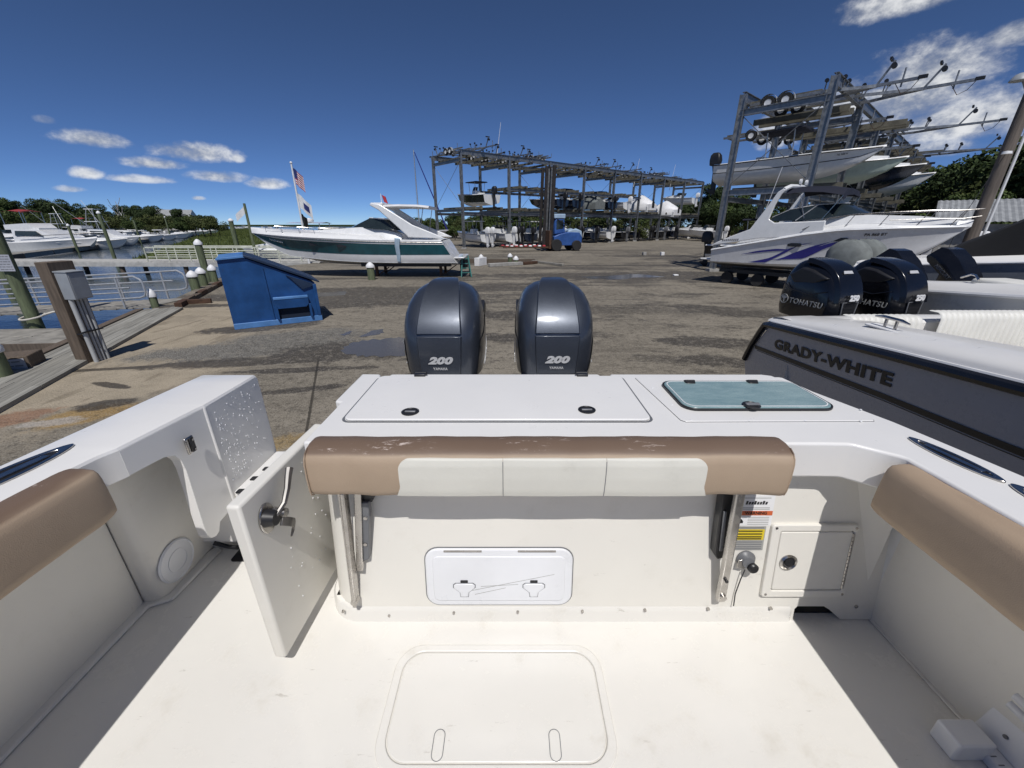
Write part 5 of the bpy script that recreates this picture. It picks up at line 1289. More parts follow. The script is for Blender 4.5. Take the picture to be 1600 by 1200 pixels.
for i in range(11):
    a = e1 + ax * (.4 + i * .85) + nx * .25; o = MB().box(0, .83, -.11, .11, -.5, .17 + .02 * math.sin(i * 2.3)).build('edge_timber', TIMBB if i % 3 else RUST, None, bevel=.012, loc=a, rot=(0, 0, math.atan2(ax.y, ax.x)))
    tag(o, 'brown edge timber laid along the bulkhead beyond the plank walk', 'timber', 'edge timbers along the bulkhead'); o['label'] = '%s edge timber laid along the bulkhead, %s one beyond the plank walk' % ('brown' if i % 3 else 'rusty', 'first second third fourth fifth sixth seventh eighth ninth tenth eleventh'.split()[i])
# --- pilings
def piling(p, h, r, cap, label, lean=(0, 0), z0=-2.0, group=None):
    root = thing('piling', label, 'piling', (p[0], p[1], 0), 0, group)
    k = MB(); n = 14; rings = []
    for i in range(9):
        z = lerp(z0, h, i / 8); s = (z - z0) / (h - z0)
        rings.append([(lean[0] * z + r * (1.04 - .08 * s) * (1 + .03 * math.sin(3 * q + i)) * math.cos(2 * PI * q / n), lean[1] * z + r * (1.04 - .08 * s) * (1 + .03 * math.cos(2 * q + i)) * math.sin(2 * PI * q / n), z) for q in range(n)])
    k.loft(rings); k.build('post', TIMB, root)
    if cap:
        T_ = Matrix.Translation((lean[0] * h, lean[1] * h, h))
        MB().lathe([(r * 1.08, -.10), (r * 1.15, -.09), (r * 1.15, .0), (r * .75, .10), (r * .3, .17), (.001, .19)], 18, T_).build('cap', CAPW, root)
    return root
big = piling(gp(62, 520, -.55), 4.4, .17, False, 'tall green stained piling with a white notice, at the left edge', z0=-2.2)
sgm = mat('notice_board', (0.42, 0.43, 0.47), .6, var=.1, dirt=.2)
def notice(parent, M, w_, h_, seed, rows):
    o = MB().box(-w_ / 2, w_ / 2, -h_ / 2, h_ / 2, 0, .012).build('notice', sgm, parent); o.matrix_local = M
    rr_ = random.Random(seed)
    for i in range(rows):
        y = h_ / 2 - (i + .7) * h_ / (rows + .4); x = -w_ * .4
        while x < w_ * .38:
            l = rr_.uniform(.03, .10) * w_ / .35; MB().box(x, min(x + l, w_ * .42), y - .012, y + .014, .0125, .0145).build('print_mark', GREYD, o); x += l + .02
    return o
notice(big, frame((.16, -.21, 1.66), (.95, .05, 0), (0, 0, 1)), .44, .48, 3, 6)
MB().tube([(.30 * math.cos(2 * PI * i / 24), .28 * math.sin(2 * PI * i / 24), -.02 + .05 * math.sin(2 * PI * i / 24 + .4)) for i in range(24)], .03, 8, closed=True).tube([(.30, .05, .02), (.55, .15, .10), (.75, .22, .12)], .03, 8).build('mooring_rope', ROPE, big)
lowp = piling(gp(8, 600, -.1), .62, .17, True, 'short white capped piling beside the plank walk, at the left edge')
o = thing('timber_block_stack', 'dark timber block with a pale notice on it beside the short capped piling', 'timber block', (-10.05, 7.55, -.3), R(25))
MB().box(-.75, .35, -.2, .35, -.5, .62).build('block', TIMBB, o, bevel=.02)
notice(o, frame((.05, -.206, .36), (1, 0, 0), (0, 0, 1)), .50, .44, 5, 5)
for i, (px, py, h, r, lab) in enumerate(((306, 451, .62, .19, 'nearest one'), (319, 446, .66, .19, 'second one'), (336, 440, .66, .17, 'third one, half hidden by it'))):
    piling(gp(px, py), h, r, True, 'short white capped piling left of the dumpster, ' + lab, group='short capped pilings beside the dumpster')
piling(gp(325, 437), 1.85, .17, True, 'tall green piling with a white cap left of the dumpster')
piling((-12.75, 14.2, 0), .45, .12, True, 'small white capped piling at the foot of the gangway')
piling(gp(581, 437), .72, .19, True, 'white capped piling between the dumpster and the teal boat')
piling((-25.9, 20.8, 0), 4.3, .15, True, 'tall thin white capped piling far left before the white yacht')
piling((-45, 47, 0), 3.9, .17, True, 'tall white capped piling standing before the moored boats')
piling((-28.2, 43.0, 0), 3.1, .22, True, 'stout white capped piling beyond the pier railing')
# --- gangway with looped aluminium rails, down to a floating dock
gw_ = thing('gangway', 'aluminium gangway with looped handrails running down to the floating dock', 'gangway', (-12.75, 14.0, 0), 0)
def grail_(y0, tag_):
    n = 7; Lg = 13.0
    zt = lambda x: 1.08 + x * .050; zb = lambda x: .05 + x * .050
    k = MB().tube([(-Lg, y0, zt(-Lg)), (-1, y0, zt(-1)), (-.25, y0, zt(0)), (-.06, y0, .98), (0, y0, .86), (0, y0, .55), (-.06, y0, .42), (-.25, y0, .36), (-1, y0, .36 - .05)], .033, 8).build('handrail', ALU, gw_)
    for z in (.72, .36): MB().tube([(-Lg, y0, z - .05 * Lg), (-.5, y0, z - .02)], .030, 6).build('midrail', ALU, gw_)
    for i in range(n + 1):
        x = -.9 - i * 1.75; MB().cyl((x, y0, zb(x)), (x, y0, zt(x)), .034, n=8).build('post', ALU, gw_)
for y0 in (0, 1.9): grail_(y0, y0)
for i in range(22):
    x = -.1 - i * .6; MB().box(x - .57, x, .05, 1.85, -.02 + x * .05, .03 + x * .05).build('tread_plank', WEATH, gw_)
fd_ = thing('floating_dock', 'long pale floating dock beside the plank walk', 'dock', (-12.6, 9.6, 0), R(4))
for i in range(9):
    for j in range(2): MB().box(-1.6 - i * 2.0, -i * 2.0 + .36, 1.0 + j * 1.05, 2.0 + j * 1.05, -.72, -.36).build('dock_section', WEATH, fd_, bevel=.02)
MB().box(-17, .3, .93, .99, -.8, -.30).build('fender_board', TIMBB, fd_)
# --- long pier across the water with a three bar railing
pier = thing('pier', 'long timber pier across the water with a pale three bar railing', 'pier', (-14.6, 31.5, 0), R(-1))
PL = 60
PIERW = mat('pale_pier_timber', (0.46, 0.45, 0.42), .85, var=.2, dirt=.3)
for i in range(60):
    MB().box(-i * 1.0 - .97, -i * 1.0, -.1, 2.3, .02, .09).build('deck_board', PIERW, pier)
for y in (-.12, 2.32): MB().box(-PL, 0, y - .05, y + .05, -.28, .03).build('stringer', PIERW, pier)
for i in range(13):
    for y in (.1, 2.1): MB().cyl((-i * 5.0 - .6, y, -2.2), (-i * 5.0 - .6, y, -.02), .16, n=10).build('pile', TIMBB, pier)
PR = mat('pale_green_rail', (0.60, 0.61, 0.50), .6, var=.15, dirt=.3)
for y in (.0, 2.2):
    for z in (.42, .76, 1.10): MB().bar((-13.2 - (1.2 if y else 0), y, z), (.4, y, z), .05, .06 if z < 1 else .09).build('rail', PR, pier)
    for i in range(9): MB().bar((-i * 1.7 - (1.2 if y else 0) + .3, y, .09), (-i * 1.7 - (1.2 if y else 0) + .3, y, 1.08), .06, .06).build('post', PR, pier)
# --- launching well in the yard: capped piles, timbers, spreader
for px, py, lab in ((752, 411, 'left'), (797, 409, 'middle'), (806, 414, 'near')):
    piling(gp(px, py), .45, .17, True, 'white capped piling at the launching well in the yard, %s of the three' % lab, group='capped pilings at the launching well')
for nm, m, a, b, w_, h_, lab, cat in (('timber', WEATH, (832, 410), (880, 416), .22, .16, 'pale timber lying on the yard beside the launching well', 'timber'), ('timber', RUST, (818, 414), (838, 412), .3, .2, 'rusty timber at the end of the launching well', 'timber'),
                                    ('concrete_kerb', CAPW, (745, 416), (757, 414), .4, .55, 'white concrete block at the launching well', 'concrete block'), ('concrete_kerb', CONC, (764, 417), (815, 414), .4, .22, 'low grey concrete kerb of the launching well', 'kerb'),
                                    ('concrete_kerb', CONC, (1004, 399), (1009, 399), .4, .3, 'small grey block on the damp yard, the left one of two', 'concrete block'), ('concrete_kerb', CAPW, (1032, 399), (1037, 399), .4, .3, 'small white block on the damp yard, the right one of two', 'concrete block'),
                                    ('chock', CAPW, (1052, 431), (1059, 431), .25, .08, 'flat white scrap on the yard before the white cruiser', 'scrap')):
    p, q = gp(*a), gp(*b); o = MB().bar(p + Vector((0, 0, h_ / 2 + .004)), q + Vector((0, 0, h_ / 2 + .004)), w_, h_).build(nm, m, bevel=.02); tag(o, lab, cat)

# --- teal express cruiser on stands
TY = 23.9; teal = thing('express_cruiser', 'long teal and white express cruiser propped on stands, bow to the left', 'motor yacht', (-3.75, TY, .58), PI)
H = Hull(10.9, 3.3, 1.34, trake=1.15, sheer=.27, full=.42, dead=.15, rake=.42, bowp=2.3, stern=.97)
H.transom(H.strip(0, .96, nt=36, nq=10)).build('hull', HULLW, teal)
H.strip(.5, .93, nt=36, nq=6, off=.008, fq=lambda t: (lerp(.63, .57, t), .925)).build('hull_band', HULLT, teal)
H.strip(.90, 1.0, nt=36, nq=2, off=.012).build('sheer_strake', HULLW, teal)
H.rail(.955, .02, .02).build('rub_rail', STEEL, teal)
H.strip(.93, .95, nt=36, nq=1, off=.016).build('pinstripe', mat('teal_stripe', (.10, .32, .36), .3), teal)
H.deck(.06, .30, w=.35, sole=.8, camber=.34, nt=36).build('deck', HULLW, teal, angle=50)
H.strip(.10, .40, nt=36, nq=3, off=.004).build('bottom', mat('teal_bottom', (.40, .40, .39), .5, var=.15, dirt=.3), teal)
# trunk cabin, windscreen, arch, hardtop
ck = MB().loft([[(x, -w_, z0), (x, -w_ * .8, z1), (x, w_ * .8, z1), (x, w_, z0)] for x, w_, z0, z1 in ((2.2, 1.25, 1.2, 1.50), (3.2, 1.3, 1.2, 1.78), (4.4, 1.25, 1.22, 1.86), (6.0, 1.0, 1.25, 1.76), (8.2, .55, 1.3, 1.62), (9.4, .2, 1.35, 1.5))]).build('cabin_top', HULLW, teal, angle=50)
ws = MB().loft([[(x, y, z) for y, z in ((-1.22, z0), (-1.02, z1))] for x, z0, z1 in ((3.0, 1.70, 1.74), (3.6, 1.72, 2.22), (4.6, 1.78, 2.30))] + [[(5.9, -.8, 1.86), (4.9, -.72, 2.32)], [(6.2, 0, 1.88), (5.1, 0, 2.34)], [(5.9, .8, 1.86), (4.9, .72, 2.32)]] + [[(x, y, z) for y, z in ((1.22, z0), (1.02, z1))] for x, z0, z1 in ((4.6, 1.78, 2.30), (3.6, 1.72, 2.22), (3.0, 1.70, 1.74))], closed=False)
ws.build('windscreen', TINT, teal, fix=False)
for s in (-1, 1):
    MB().tube([(3.0, s * 1.02, 1.75), (3.6, s * 1.02, 2.23), (4.6, s * 1.02, 2.31), (4.95, s * .7, 2.33)], .03, 6).build('windscreen_frame', HULLW, teal)
    MB().prism([(.8, 1.30), (1.3, 1.52), (2.5, 1.98), (4.05, 2.95), (4.55, 3.04), (4.62, 2.92), (4.2, 2.70), (3.2, 1.80), (2.75, 1.36)], s * 1.28, s * 1.45, XZ).build('radar_arch', HULLW, teal, bevel=.04)
MB().box(3.98, 4.6, -1.28, 1.28, 2.93, 3.05).build('arch_beam', HULLW, teal, bevel=.03)
MB().loft([[(x, -1.35, z - .10), (x, -1.1, z), (x, 1.1, z), (x, 1.35, z - .10), (x, 1.2, z - .15), (x, -1.2, z - .15)] for x, z in ((1.6, 2.90), (2.2, 2.96), (3.2, 2.98), (4.1, 2.95))]).build('canvas_top', CAPW, teal)
for s in (-1, 1): MB().cyl((1.9, s * 1.25, 2.80), (2.2, s * 1.3, 1.40), .02, n=6).build('canvas_pole', STEEL, teal)
MB().tube([(4.4, 0, 3.03), (4.4, 0, 3.55)], .02, 6).build('flag_staff', CAPW, teal)
f_ = MB().grid(lambda i, j: (4.36 - .22 * i - .1 * j, .03 * math.sin(7 * i), 3.50 - .36 * j - .1 * i), 4, 6).build('small_flag', FLAGR, teal, smooth=False)
MB().tube([(5.6, -.7, 1.9), (6.6, -.9, 1.85), (7.6, -.8, 1.80)], .015, 5).build('wiper_rail', STEEL, teal)
for o_ in teal.children:
    if o_.name.split('.')[0] in ('windscreen', 'windscreen_frame', 'radar_arch', 'arch_beam', 'canvas_top', 'canvas_pole', 'flag_staff', 'small_flag', 'wiper_rail'):
        for v in o_.data.vertices: v.co.x -= 1.0
    if o_.name.split('.')[0] in ('cabin_top', 'windscreen', 'windscreen_frame', 'radar_arch', 'arch_beam', 'canvas_top', 'canvas_pole', 'flag_staff', 'small_flag', 'wiper_rail'):
        for v in o_.data.vertices: v.co.z += .15
for t0_, t1_ in ((.62, .70), (.70, .80), (.80, .90)):
    for s in (1, -1):
        p, q = H.pt(t0_, 1, s), H.pt(t1_, 1, s); p.y *= .8; q.y *= .8
        MB().tube([p + Vector((0, 0, .05)), p + Vector((.1, 0, .42)), q + Vector((0, 0, .42)), q + Vector((0, 0, .05))], .014, 5).build('bow_rail', STEEL, teal)
for x in (6.9, 5.35):
    p = H.pt(x / 10.9, .82, 1, .008); MB().prism(rrect(-.26, .26, -.07, .07, .07, 4), -.01, .02, lambda u, v, w: (p.x + u, p.y + w, p.z + v)).build('porthole', BLACK, teal)
MB().tube([H.pt(.21, 1, 1, .02) + Vector((0, 0, .1)), H.pt(.215, .85, 1, .03), H.pt(.215, .62, 1, .03), H.pt(.217, .45, 1, .03)], .13, 6, rfn=lambda q: .16 - .07 * q).build('cover_cloth', TARPB, teal)
MB().box(-1.15, -.6, -1.3, 1.3, .42, .50).build('swim_platform', HULLW, teal, bevel=.03)
for y in (-.5, .5): MB().loft([cowl_ring(z, a, -.15, .2, 2.5, 12) for z, a in ((0, .10), (-.25, .13), (-.5, .06))]).build('stern_drive', BLACK, teal, loc=(-.95, y, .30), rot=(0, 0, PI / 2))
txp = H.pt(.88, .80, 1, .012)
for q in range(9): pq = H.pt(.885 - q * .009, .80, 1, .014); MB().bar(pq + Vector((-.01, .004, -.05)), pq + Vector((.02, .004, .07 if q % 3 == 0 else .03)), .02, .012, up=(0, 1, 0)).build('name_mark', WHITED, teal)
cr = thing('boat_cradle', 'dark steel cradle carrying the long teal cruiser', 'boat cradle', (-8.0, TY, 0))
for y in (-.8, .8):
    MB().bar((-.4, y, .66), (4.6, y, .66), .25, .22).build('bunk', BLACK, cr)
    for x in (.4, 4.0):
        MB().bar((x, y, 0), (x, y, .56), .14, .14).build('leg', RUST, cr)
        MB().bar((x + .1, y, .1), (x + .7, y, .5), .05, .05).build('brace', RUST, cr)
# folding ladder at its stern
ldp = gp(728, 432); lad = thing('step_ladder', 'green folding step ladder standing at the stern of the teal boat', 'ladder', ldp, R(12))
for x in (-.22, .22):
    MB().bar((x * 1.25, -.35, 0), (x * .7, 0, 1.12), .05, .07).build('rail', GREENL, lad); MB().bar((x * 1.25, .40, 0), (x * .7, .02, 1.10), .05, .05).build('rear_leg', GREENL, lad)
for i in range(4): MB().box(-.25 + i * .03, .25 - i * .03, -.30 + i * .08, -.18 + i * .08, .22 + i * .24, .25 + i * .24).build('step', GREENL, lad)
# --- flagpole with three flags behind the teal bow, and a lamp pole
fp_ = thing('flagpole', 'white flagpole with three limp flags behind the bow of the teal boat', 'flagpole', (-15.2, 31.0, 0))
MB().cyl((0, 0, -.2), (0, 0, 6.6), .085, .055, 10).build('pole', CAPW, fp_)
MB().ball((0, 0, 6.65), .09).build('finial', CAPW, fp_)
def flag(z1, w_, h_, fn, nm):
    k = MB(); n, mm = 10, 13
    k.grid(lambda i, j: (.06 + w_ * i * .75, .08 * math.sin(i * 8 + j), z1 - h_ * j - w_ * .75 * i ** 1.2), n, mm)
    for q in range(len(k.f)): i, j = q // mm, q % mm; k.mi[q] = fn(i / n, j / mm)
    return k.build(nm, [FLAGR, FLAGW, FLAGB, BLACKC], fp_, smooth=False, fix=False)
flag(6.35, .75, 1.0, lambda i, j: 2 if (i < .4 and j < .54) else int(j * 13) % 2, 'striped_flag')
flag(4.75, 1.05, .95, lambda i, j: 2 if (abs(i - .5) < .2 and abs(j - .5) < .22) else 1, 'white_flag')
flag(3.45, .45, .75, lambda i, j: 3, 'black_flag')
lpole = thing('flag_post', 'thin grey post with a small flag left of the white flagpole', 'post', (-20.3, 33.0, 0))
MB().cyl((0, 0, -2), (0, 0, 4.2), .12, .09, 8).build('pole', TIMB, lpole)
MB().grid(lambda i, j: (-.1 - .75 * i, .05 * math.sin(6 * i), 4.0 - .5 * j - .6 * i), 5, 4).build('pennant', FLAGW, lpole, smooth=False)
# --- white sport cruiser on the right, bow towards us
cs = Vector((10.9, 21.5, .78)); cdir = Vector((.628, -.778, 0))
cru = thing('cabin_cruiser', 'white cabin cruiser with blue swoosh graphics on a trailer before the tall rack', 'motor yacht', cs, math.atan2(cdir.y, cdir.x))
C = Hull(8.35, 2.9, .98, sheer=.68, full=.45, dead=.22, rake=.50, bowp=2.2, stern=.95, sfn=([0, .15, .3, .45, .6, .8, 1.0], [.80, 1.06, 1.32, 1.58, 1.78, 1.86, 1.88]))
def lf(x): return .40 * min(1, max(0, (x - .3) / 2.2))
CRH = mat('cruiser_side_white', (.74, .74, .74), .25, var=.06, dirt=.15, coat=.3)
C.transom(C.strip(.36, 1, nt=32, nq=8)).build('hull', CRH, cru)
C.strip(0, .44, nt=32, nq=3, off=.004).build('bottom', mat('cruiser_bottom', (.16, .155, .145), .55, var=.2, dirt=.4), cru)
C.rail(.985, .03, .015).build('rub_rail', CAPW, cru)
C.deck(.02, .34, w=.30, sole=.75, camber=.26, nt=32).build('deck', HULLW, cru, angle=50)
MB().loft([[(x, -w_, z0), (x, -w_ * .82, z1), (x, w_ * .82, z1), (x, w_, z0)] for x, w_, z0, z1 in ((2.0, 1.36, 1.15, 1.38), (3.0, 1.34, 1.2, 1.60), (4.2, 1.18, 1.28, 1.84), (5.6, .95, 1.42, 1.90), (7.0, .6, 1.52, 1.84), (8.0, .25, 1.58, 1.72))]).build('cabin_top', HULLW, cru, angle=50)
for s in (-1, 1):   # high quarter and coaming
    MB().prism([(-.1, .98), (.25, 1.18), (.9, 1.36), (1.6, 1.52), (2.1, 2.30), (2.28, 2.62), (2.42, 2.86), (2.60, 2.96), (2.72, 2.92), (2.58, 2.75), (2.42, 2.34), (2.30, 1.80), (2.55, 1.62), (3.6, 1.66), (4.4, 1.70), (4.4, 1.15), (2.0, 1.05)], s * 1.30, s * 1.40, XZ).build('quarter_wing', HULLW, cru, bevel=.03)
MB().tube([(2.62, -1.35, 2.92), (2.75, -1.1, 3.04), (2.8, 0, 3.08), (2.75, 1.1, 3.04), (2.62, 1.35, 2.92)], .09, 8).build('arch_beam', HULLW, cru)
for y in (-.35, .35):
    MB().lathe([(.0, -.05), (.10, -.04), (.11, .03), (.0, .05)], 14, Matrix.Translation((2.85, y, 3.26)) @ Matrix.Rotation(PI / 2, 4, 'Y')).build('deck_light', CAPW, cru)
    MB().cyl((2.82, y, 3.08), (2.85, y, 3.18), .02, n=6).build('light_foot', STEEL, cru)
MB().loft([[(x, -1.25, z - .22), (x, -.9, z), (x, 0, z + .06), (x, .9, z), (x, 1.25, z - .22)] for x, z in ((2.65, 2.95), (3.2, 3.02), (4.0, 2.98), (4.7, 2.84), (4.75, 2.62))], closed=False).build('bimini', NAVYC, cru)
for s in (-1, 1):
    MB().tube([(4.7, s * 1.2, 2.62), (4.2, s * 1.2, 1.75)], .015, 5).build('bimini_pole', STEEL, cru); MB().tube([(3.2, s * 1.2, 2.8), (3.6, s * 1.22, 1.7)], .015, 5).build('bimini_pole', STEEL, cru)
    MB().prism([(3.55, 1.70), (4.15, 2.66), (4.45, 2.66), (4.05, 1.72)], s * 1.16, s * 1.19, XZ).build('side_support', HULLW, cru) if s > 0 else None
ws = MB().loft([[(2.35, -1.28, 1.70), (2.35, -1.22, 1.86)], [(3.3, -1.28, 1.70), (3.0, -1.2, 2.14)], [(4.5, -1.15, 1.80), (3.9, -1.05, 2.30)], [(5.3, -.7, 1.92), (4.5, -.65, 2.34)], [(5.55, 0, 1.96), (4.7, 0, 2.36)], [(5.3, .7, 1.92), (4.5, .65, 2.34)], [(4.5, 1.15, 1.80), (3.9, 1.05, 2.30)], [(3.3, 1.28, 1.70), (3.0, 1.2, 2.14)], [(2.35, 1.28, 1.70), (2.35, 1.22, 1.86)]], closed=False).build('windscreen', TINT, cru, fix=False)
for s in (-1, 1):
    MB().tube([(2.35, s * 1.22, 1.87), (3.0, s * 1.2, 2.15), (3.9, s * 1.05, 2.31), (4.5, s * .65, 2.35), (4.7, 0, 2.37)], .022, 6).build('windscreen_frame', ALU, cru)
    MB().tube([(3.3, s * 1.29, 1.70), (3.9, s * 1.06, 2.30)], .02, 6).build('windscreen_post', ALU, cru)
    pr2 = [C.pt(t, 1, s) for t in (.50, .60, .72, .84, .94)]
    tops = [Vector((p.x + .25, p.y * .86, p.z + .55)) for p in pr2] + [Vector((8.5, 0, 2.46))]
    MB().tube([pr2[0] + Vector((-.5, 0, .1))] + tops, .018, 6).build('bow_rail', STEEL, cru)
    MB().tube([Vector((p.x, p.y * .98, lerp(p.z, q.z, .5))) for p, q in zip(tops[2:], pr2[2:] + [Vector((8.4, 0, 2.0))])], .012, 5).build('mid_rail', STEEL, cru)
    for p, q in zip(pr2, tops): MB().tube([Vector((p.x, p.y * .9, p.z + .05)), q], .014, 5).build('rail_post', STEEL, cru)
for o_ in cru.children:                    # the superstructure follows the rising sheer
    if o_.name.split('.')[0] in ('cabin_top', 'quarter_wing', 'arch_beam', 'deck_light', 'light_foot', 'bimini', 'bimini_pole', 'side_support', 'windscreen', 'windscreen_frame', 'windscreen_post'):
        for v in o_.data.vertices: v.co.z += lf(v.co.x)
MB().box(-.55, .05, -1.25, 1.25, .30, .38).build('swim_platform', HULLW, cru, bevel=.03)
MB().tube([(1.9, -1.33, 1.6), (2.35, -1.33, 4.2)], .012, 5).build('antenna', CAPW, cru)
sd_ = -1
for t, q in ((.42, .82), (.60, .84)):
    p = C.pt(t, q, sd_, .01); MB().prism(rrect(-.26, .26, -.07, .07, .07, 4), -.02, .015, lambda u, v, w: (p.x + u, p.y - w, p.z + v)).build('porthole', BLACK, cru)
def ctext(s_, t, q, size, m, fat=.002, shear=.1):
    p, p2, p3 = C.pt(t, q, sd_, .012), C.pt(t + .04, q, sd_, .012), C.pt(t, q + .06, sd_, .012)
    text('lettering', s_, size, m, cru, frame(p, p2 - p, p3 - p), .002, shear=shear, fat=fat)
ctext('PA 868 BY', .72, .90, .15, BLACKD)
for q in range(9): MB().prism([(.45 + q * .085, 1.20 + q * .006), (.51 + q * .085, 1.20 + q * .006), (.53 + q * .085, 1.29 + q * .006), (.47 + q * .085, 1.29 + q * .006)], -1.404, -1.398, XZ).build('name_mark', GREYD, cru)

def swoosh(pts_top, pts_bot):
    k = MB(); n = 14; xs = np.linspace(0, 1, n)
    def at_(pts, i): return np.interp(i, np.linspace(0, 1, len(pts)), [p[0] for p in pts]), np.interp(i, np.linspace(0, 1, len(pts)), [p[1] for p in pts])
    rows = []
    for i in xs:
        row = []
        for j in (0, .33, .66, 1):
            a, b = at_(pts_top, i), at_(pts_bot, i); x, q = lerp(a[0], b[0], j), lerp(a[1], b[1], j); row.append(C.pt(x, q, sd_, .012))
        rows.append(row)
    k.loft(rows, closed=False); k.build('swoosh_graphic', BLUED, cru, fix=False)
swoosh([(.17, .70), (.25, .765), (.34, .775), (.40, .74)], [(.17, .695), (.26, .72), (.33, .73), (.39, .72)])
swoosh([(.30, .47), (.37, .64), (.44, .80), (.50, .83)], [(.21, .46), (.32, .58), (.39, .74), (.46, .82)])
swoosh([(.37, .56), (.42, .66), (.50, .77), (.58, .83)], [(.32, .52), (.41, .55), (.48, .70), (.57, .825)])
swoosh([(.41, .56), (.48, .72), (.57, .80), (.68, .84)], [(.38, .54), (.47, .55), (.55, .72), (.67, .835)])
ct = thing('boat_trailer', 'low dark trailer under the white cabin cruiser', 'boat trailer', (cs.x, cs.y, 0), math.atan2(cdir.y, cdir.x))
for y in (-.7, .7):
    MB().bar((.3, y, .60), (6.5, y, .60), .16, .16).build('rail', BLACK, ct)
    for x in (.8, 2.2):
        wv = MB().lathe([(.14, -.1), (.27, -.1), (.29, -.05), (.29, .05), (.27, .1), (.14, .1)], 18, Matrix.Translation((x, y * 1.25, .29)) @ Matrix.Rotation(PI / 2, 4, 'X')).build('wheel', RUBBER, ct)
    for x in (3.4, 5.2): MB().bar((x, y, 0), (x, y, .55), .12, .12).build('prop_leg', BLACK, ct)
for x in (.8, 2.2, 5.2): MB().bar((x, -.8, .50), (x, .8, .50), .1, .1).build('cross_member', BLACK, ct)
# --- utility pole and flood lamp on the right
up_ = thing('utility_pole', 'tall weathered wooden utility pole with a flood lamp at the right edge', 'utility pole', (17.35, 16.0, 0), 0)
MB().cyl((0, 0, -.5), (.15, .05, 9.6), .21, .15, 16).build('pole', POLEM, up_)
MB().cyl((.27, -.17, 0), (.33, -.10, 6.8), .045, n=8).build('conduit', CAPW, up_)
fl_ = MB().lathe([(.05, .16), (.14, .12), (.24, -.02), (.25, -.06), (.0, -.06)], 16, Matrix.Translation((-.75, -.25, 7.15))).build('flood_lamp', BOXG, up_)
MB().tube([(.1, 0, 6.6), (-.3, -.12, 6.9), (-.7, -.24, 7.2)], .035, 6).build('lamp_arm', GALV, up_)
MB().lathe([(.0, .05), (.12, .03), (.14, -.05), (0, -.06)], 12, Matrix.Translation((-.2, -.25, 5.05))).build('small_lamp', CAPW, up_)
MB().tube([(-.18, -.2, 5.0), (-.9, -.3, 3.0), (-1.1, -.35, 1.2)], .012, 4).build('cable', BLACK, up_)
# --- shed with a corrugated roof behind the pole
sh = thing('shed', 'low shed with a pale corrugated roof behind the utility pole', 'shed', (30.0, 23.0, 0), R(-42))
MB().box(-5, 5, -3, 3, 0, 2.75).build('wall', CONC, sh)
k = MB(); n = 90
for i in range(n):
    x0, x1 = -5.4 + 10.8 * i / n, -5.4 + 10.8 * (i + 1) / n; z = .04 if i % 2 else 0
    k.add([(x0, -3.5, 2.85 + z), (x1, -3.5, 2.85 + .04 - z), (x1, 0, 4.05 + .04 - z), (x0, 0, 4.05 + z), (x0, 3.5, 2.85 + z), (x1, 3.5, 2.85 + .04 - z)], [(0, 1, 2, 3), (3, 2, 5, 4)])
k.build('roof', SHEDM, sh, smooth=False, fix=False)
for x in (-3.2, .2, 3.4): MB().box(x, x + 1.3, -3.03, -3.003, .1, 2.1).build('door', GREYP, sh)
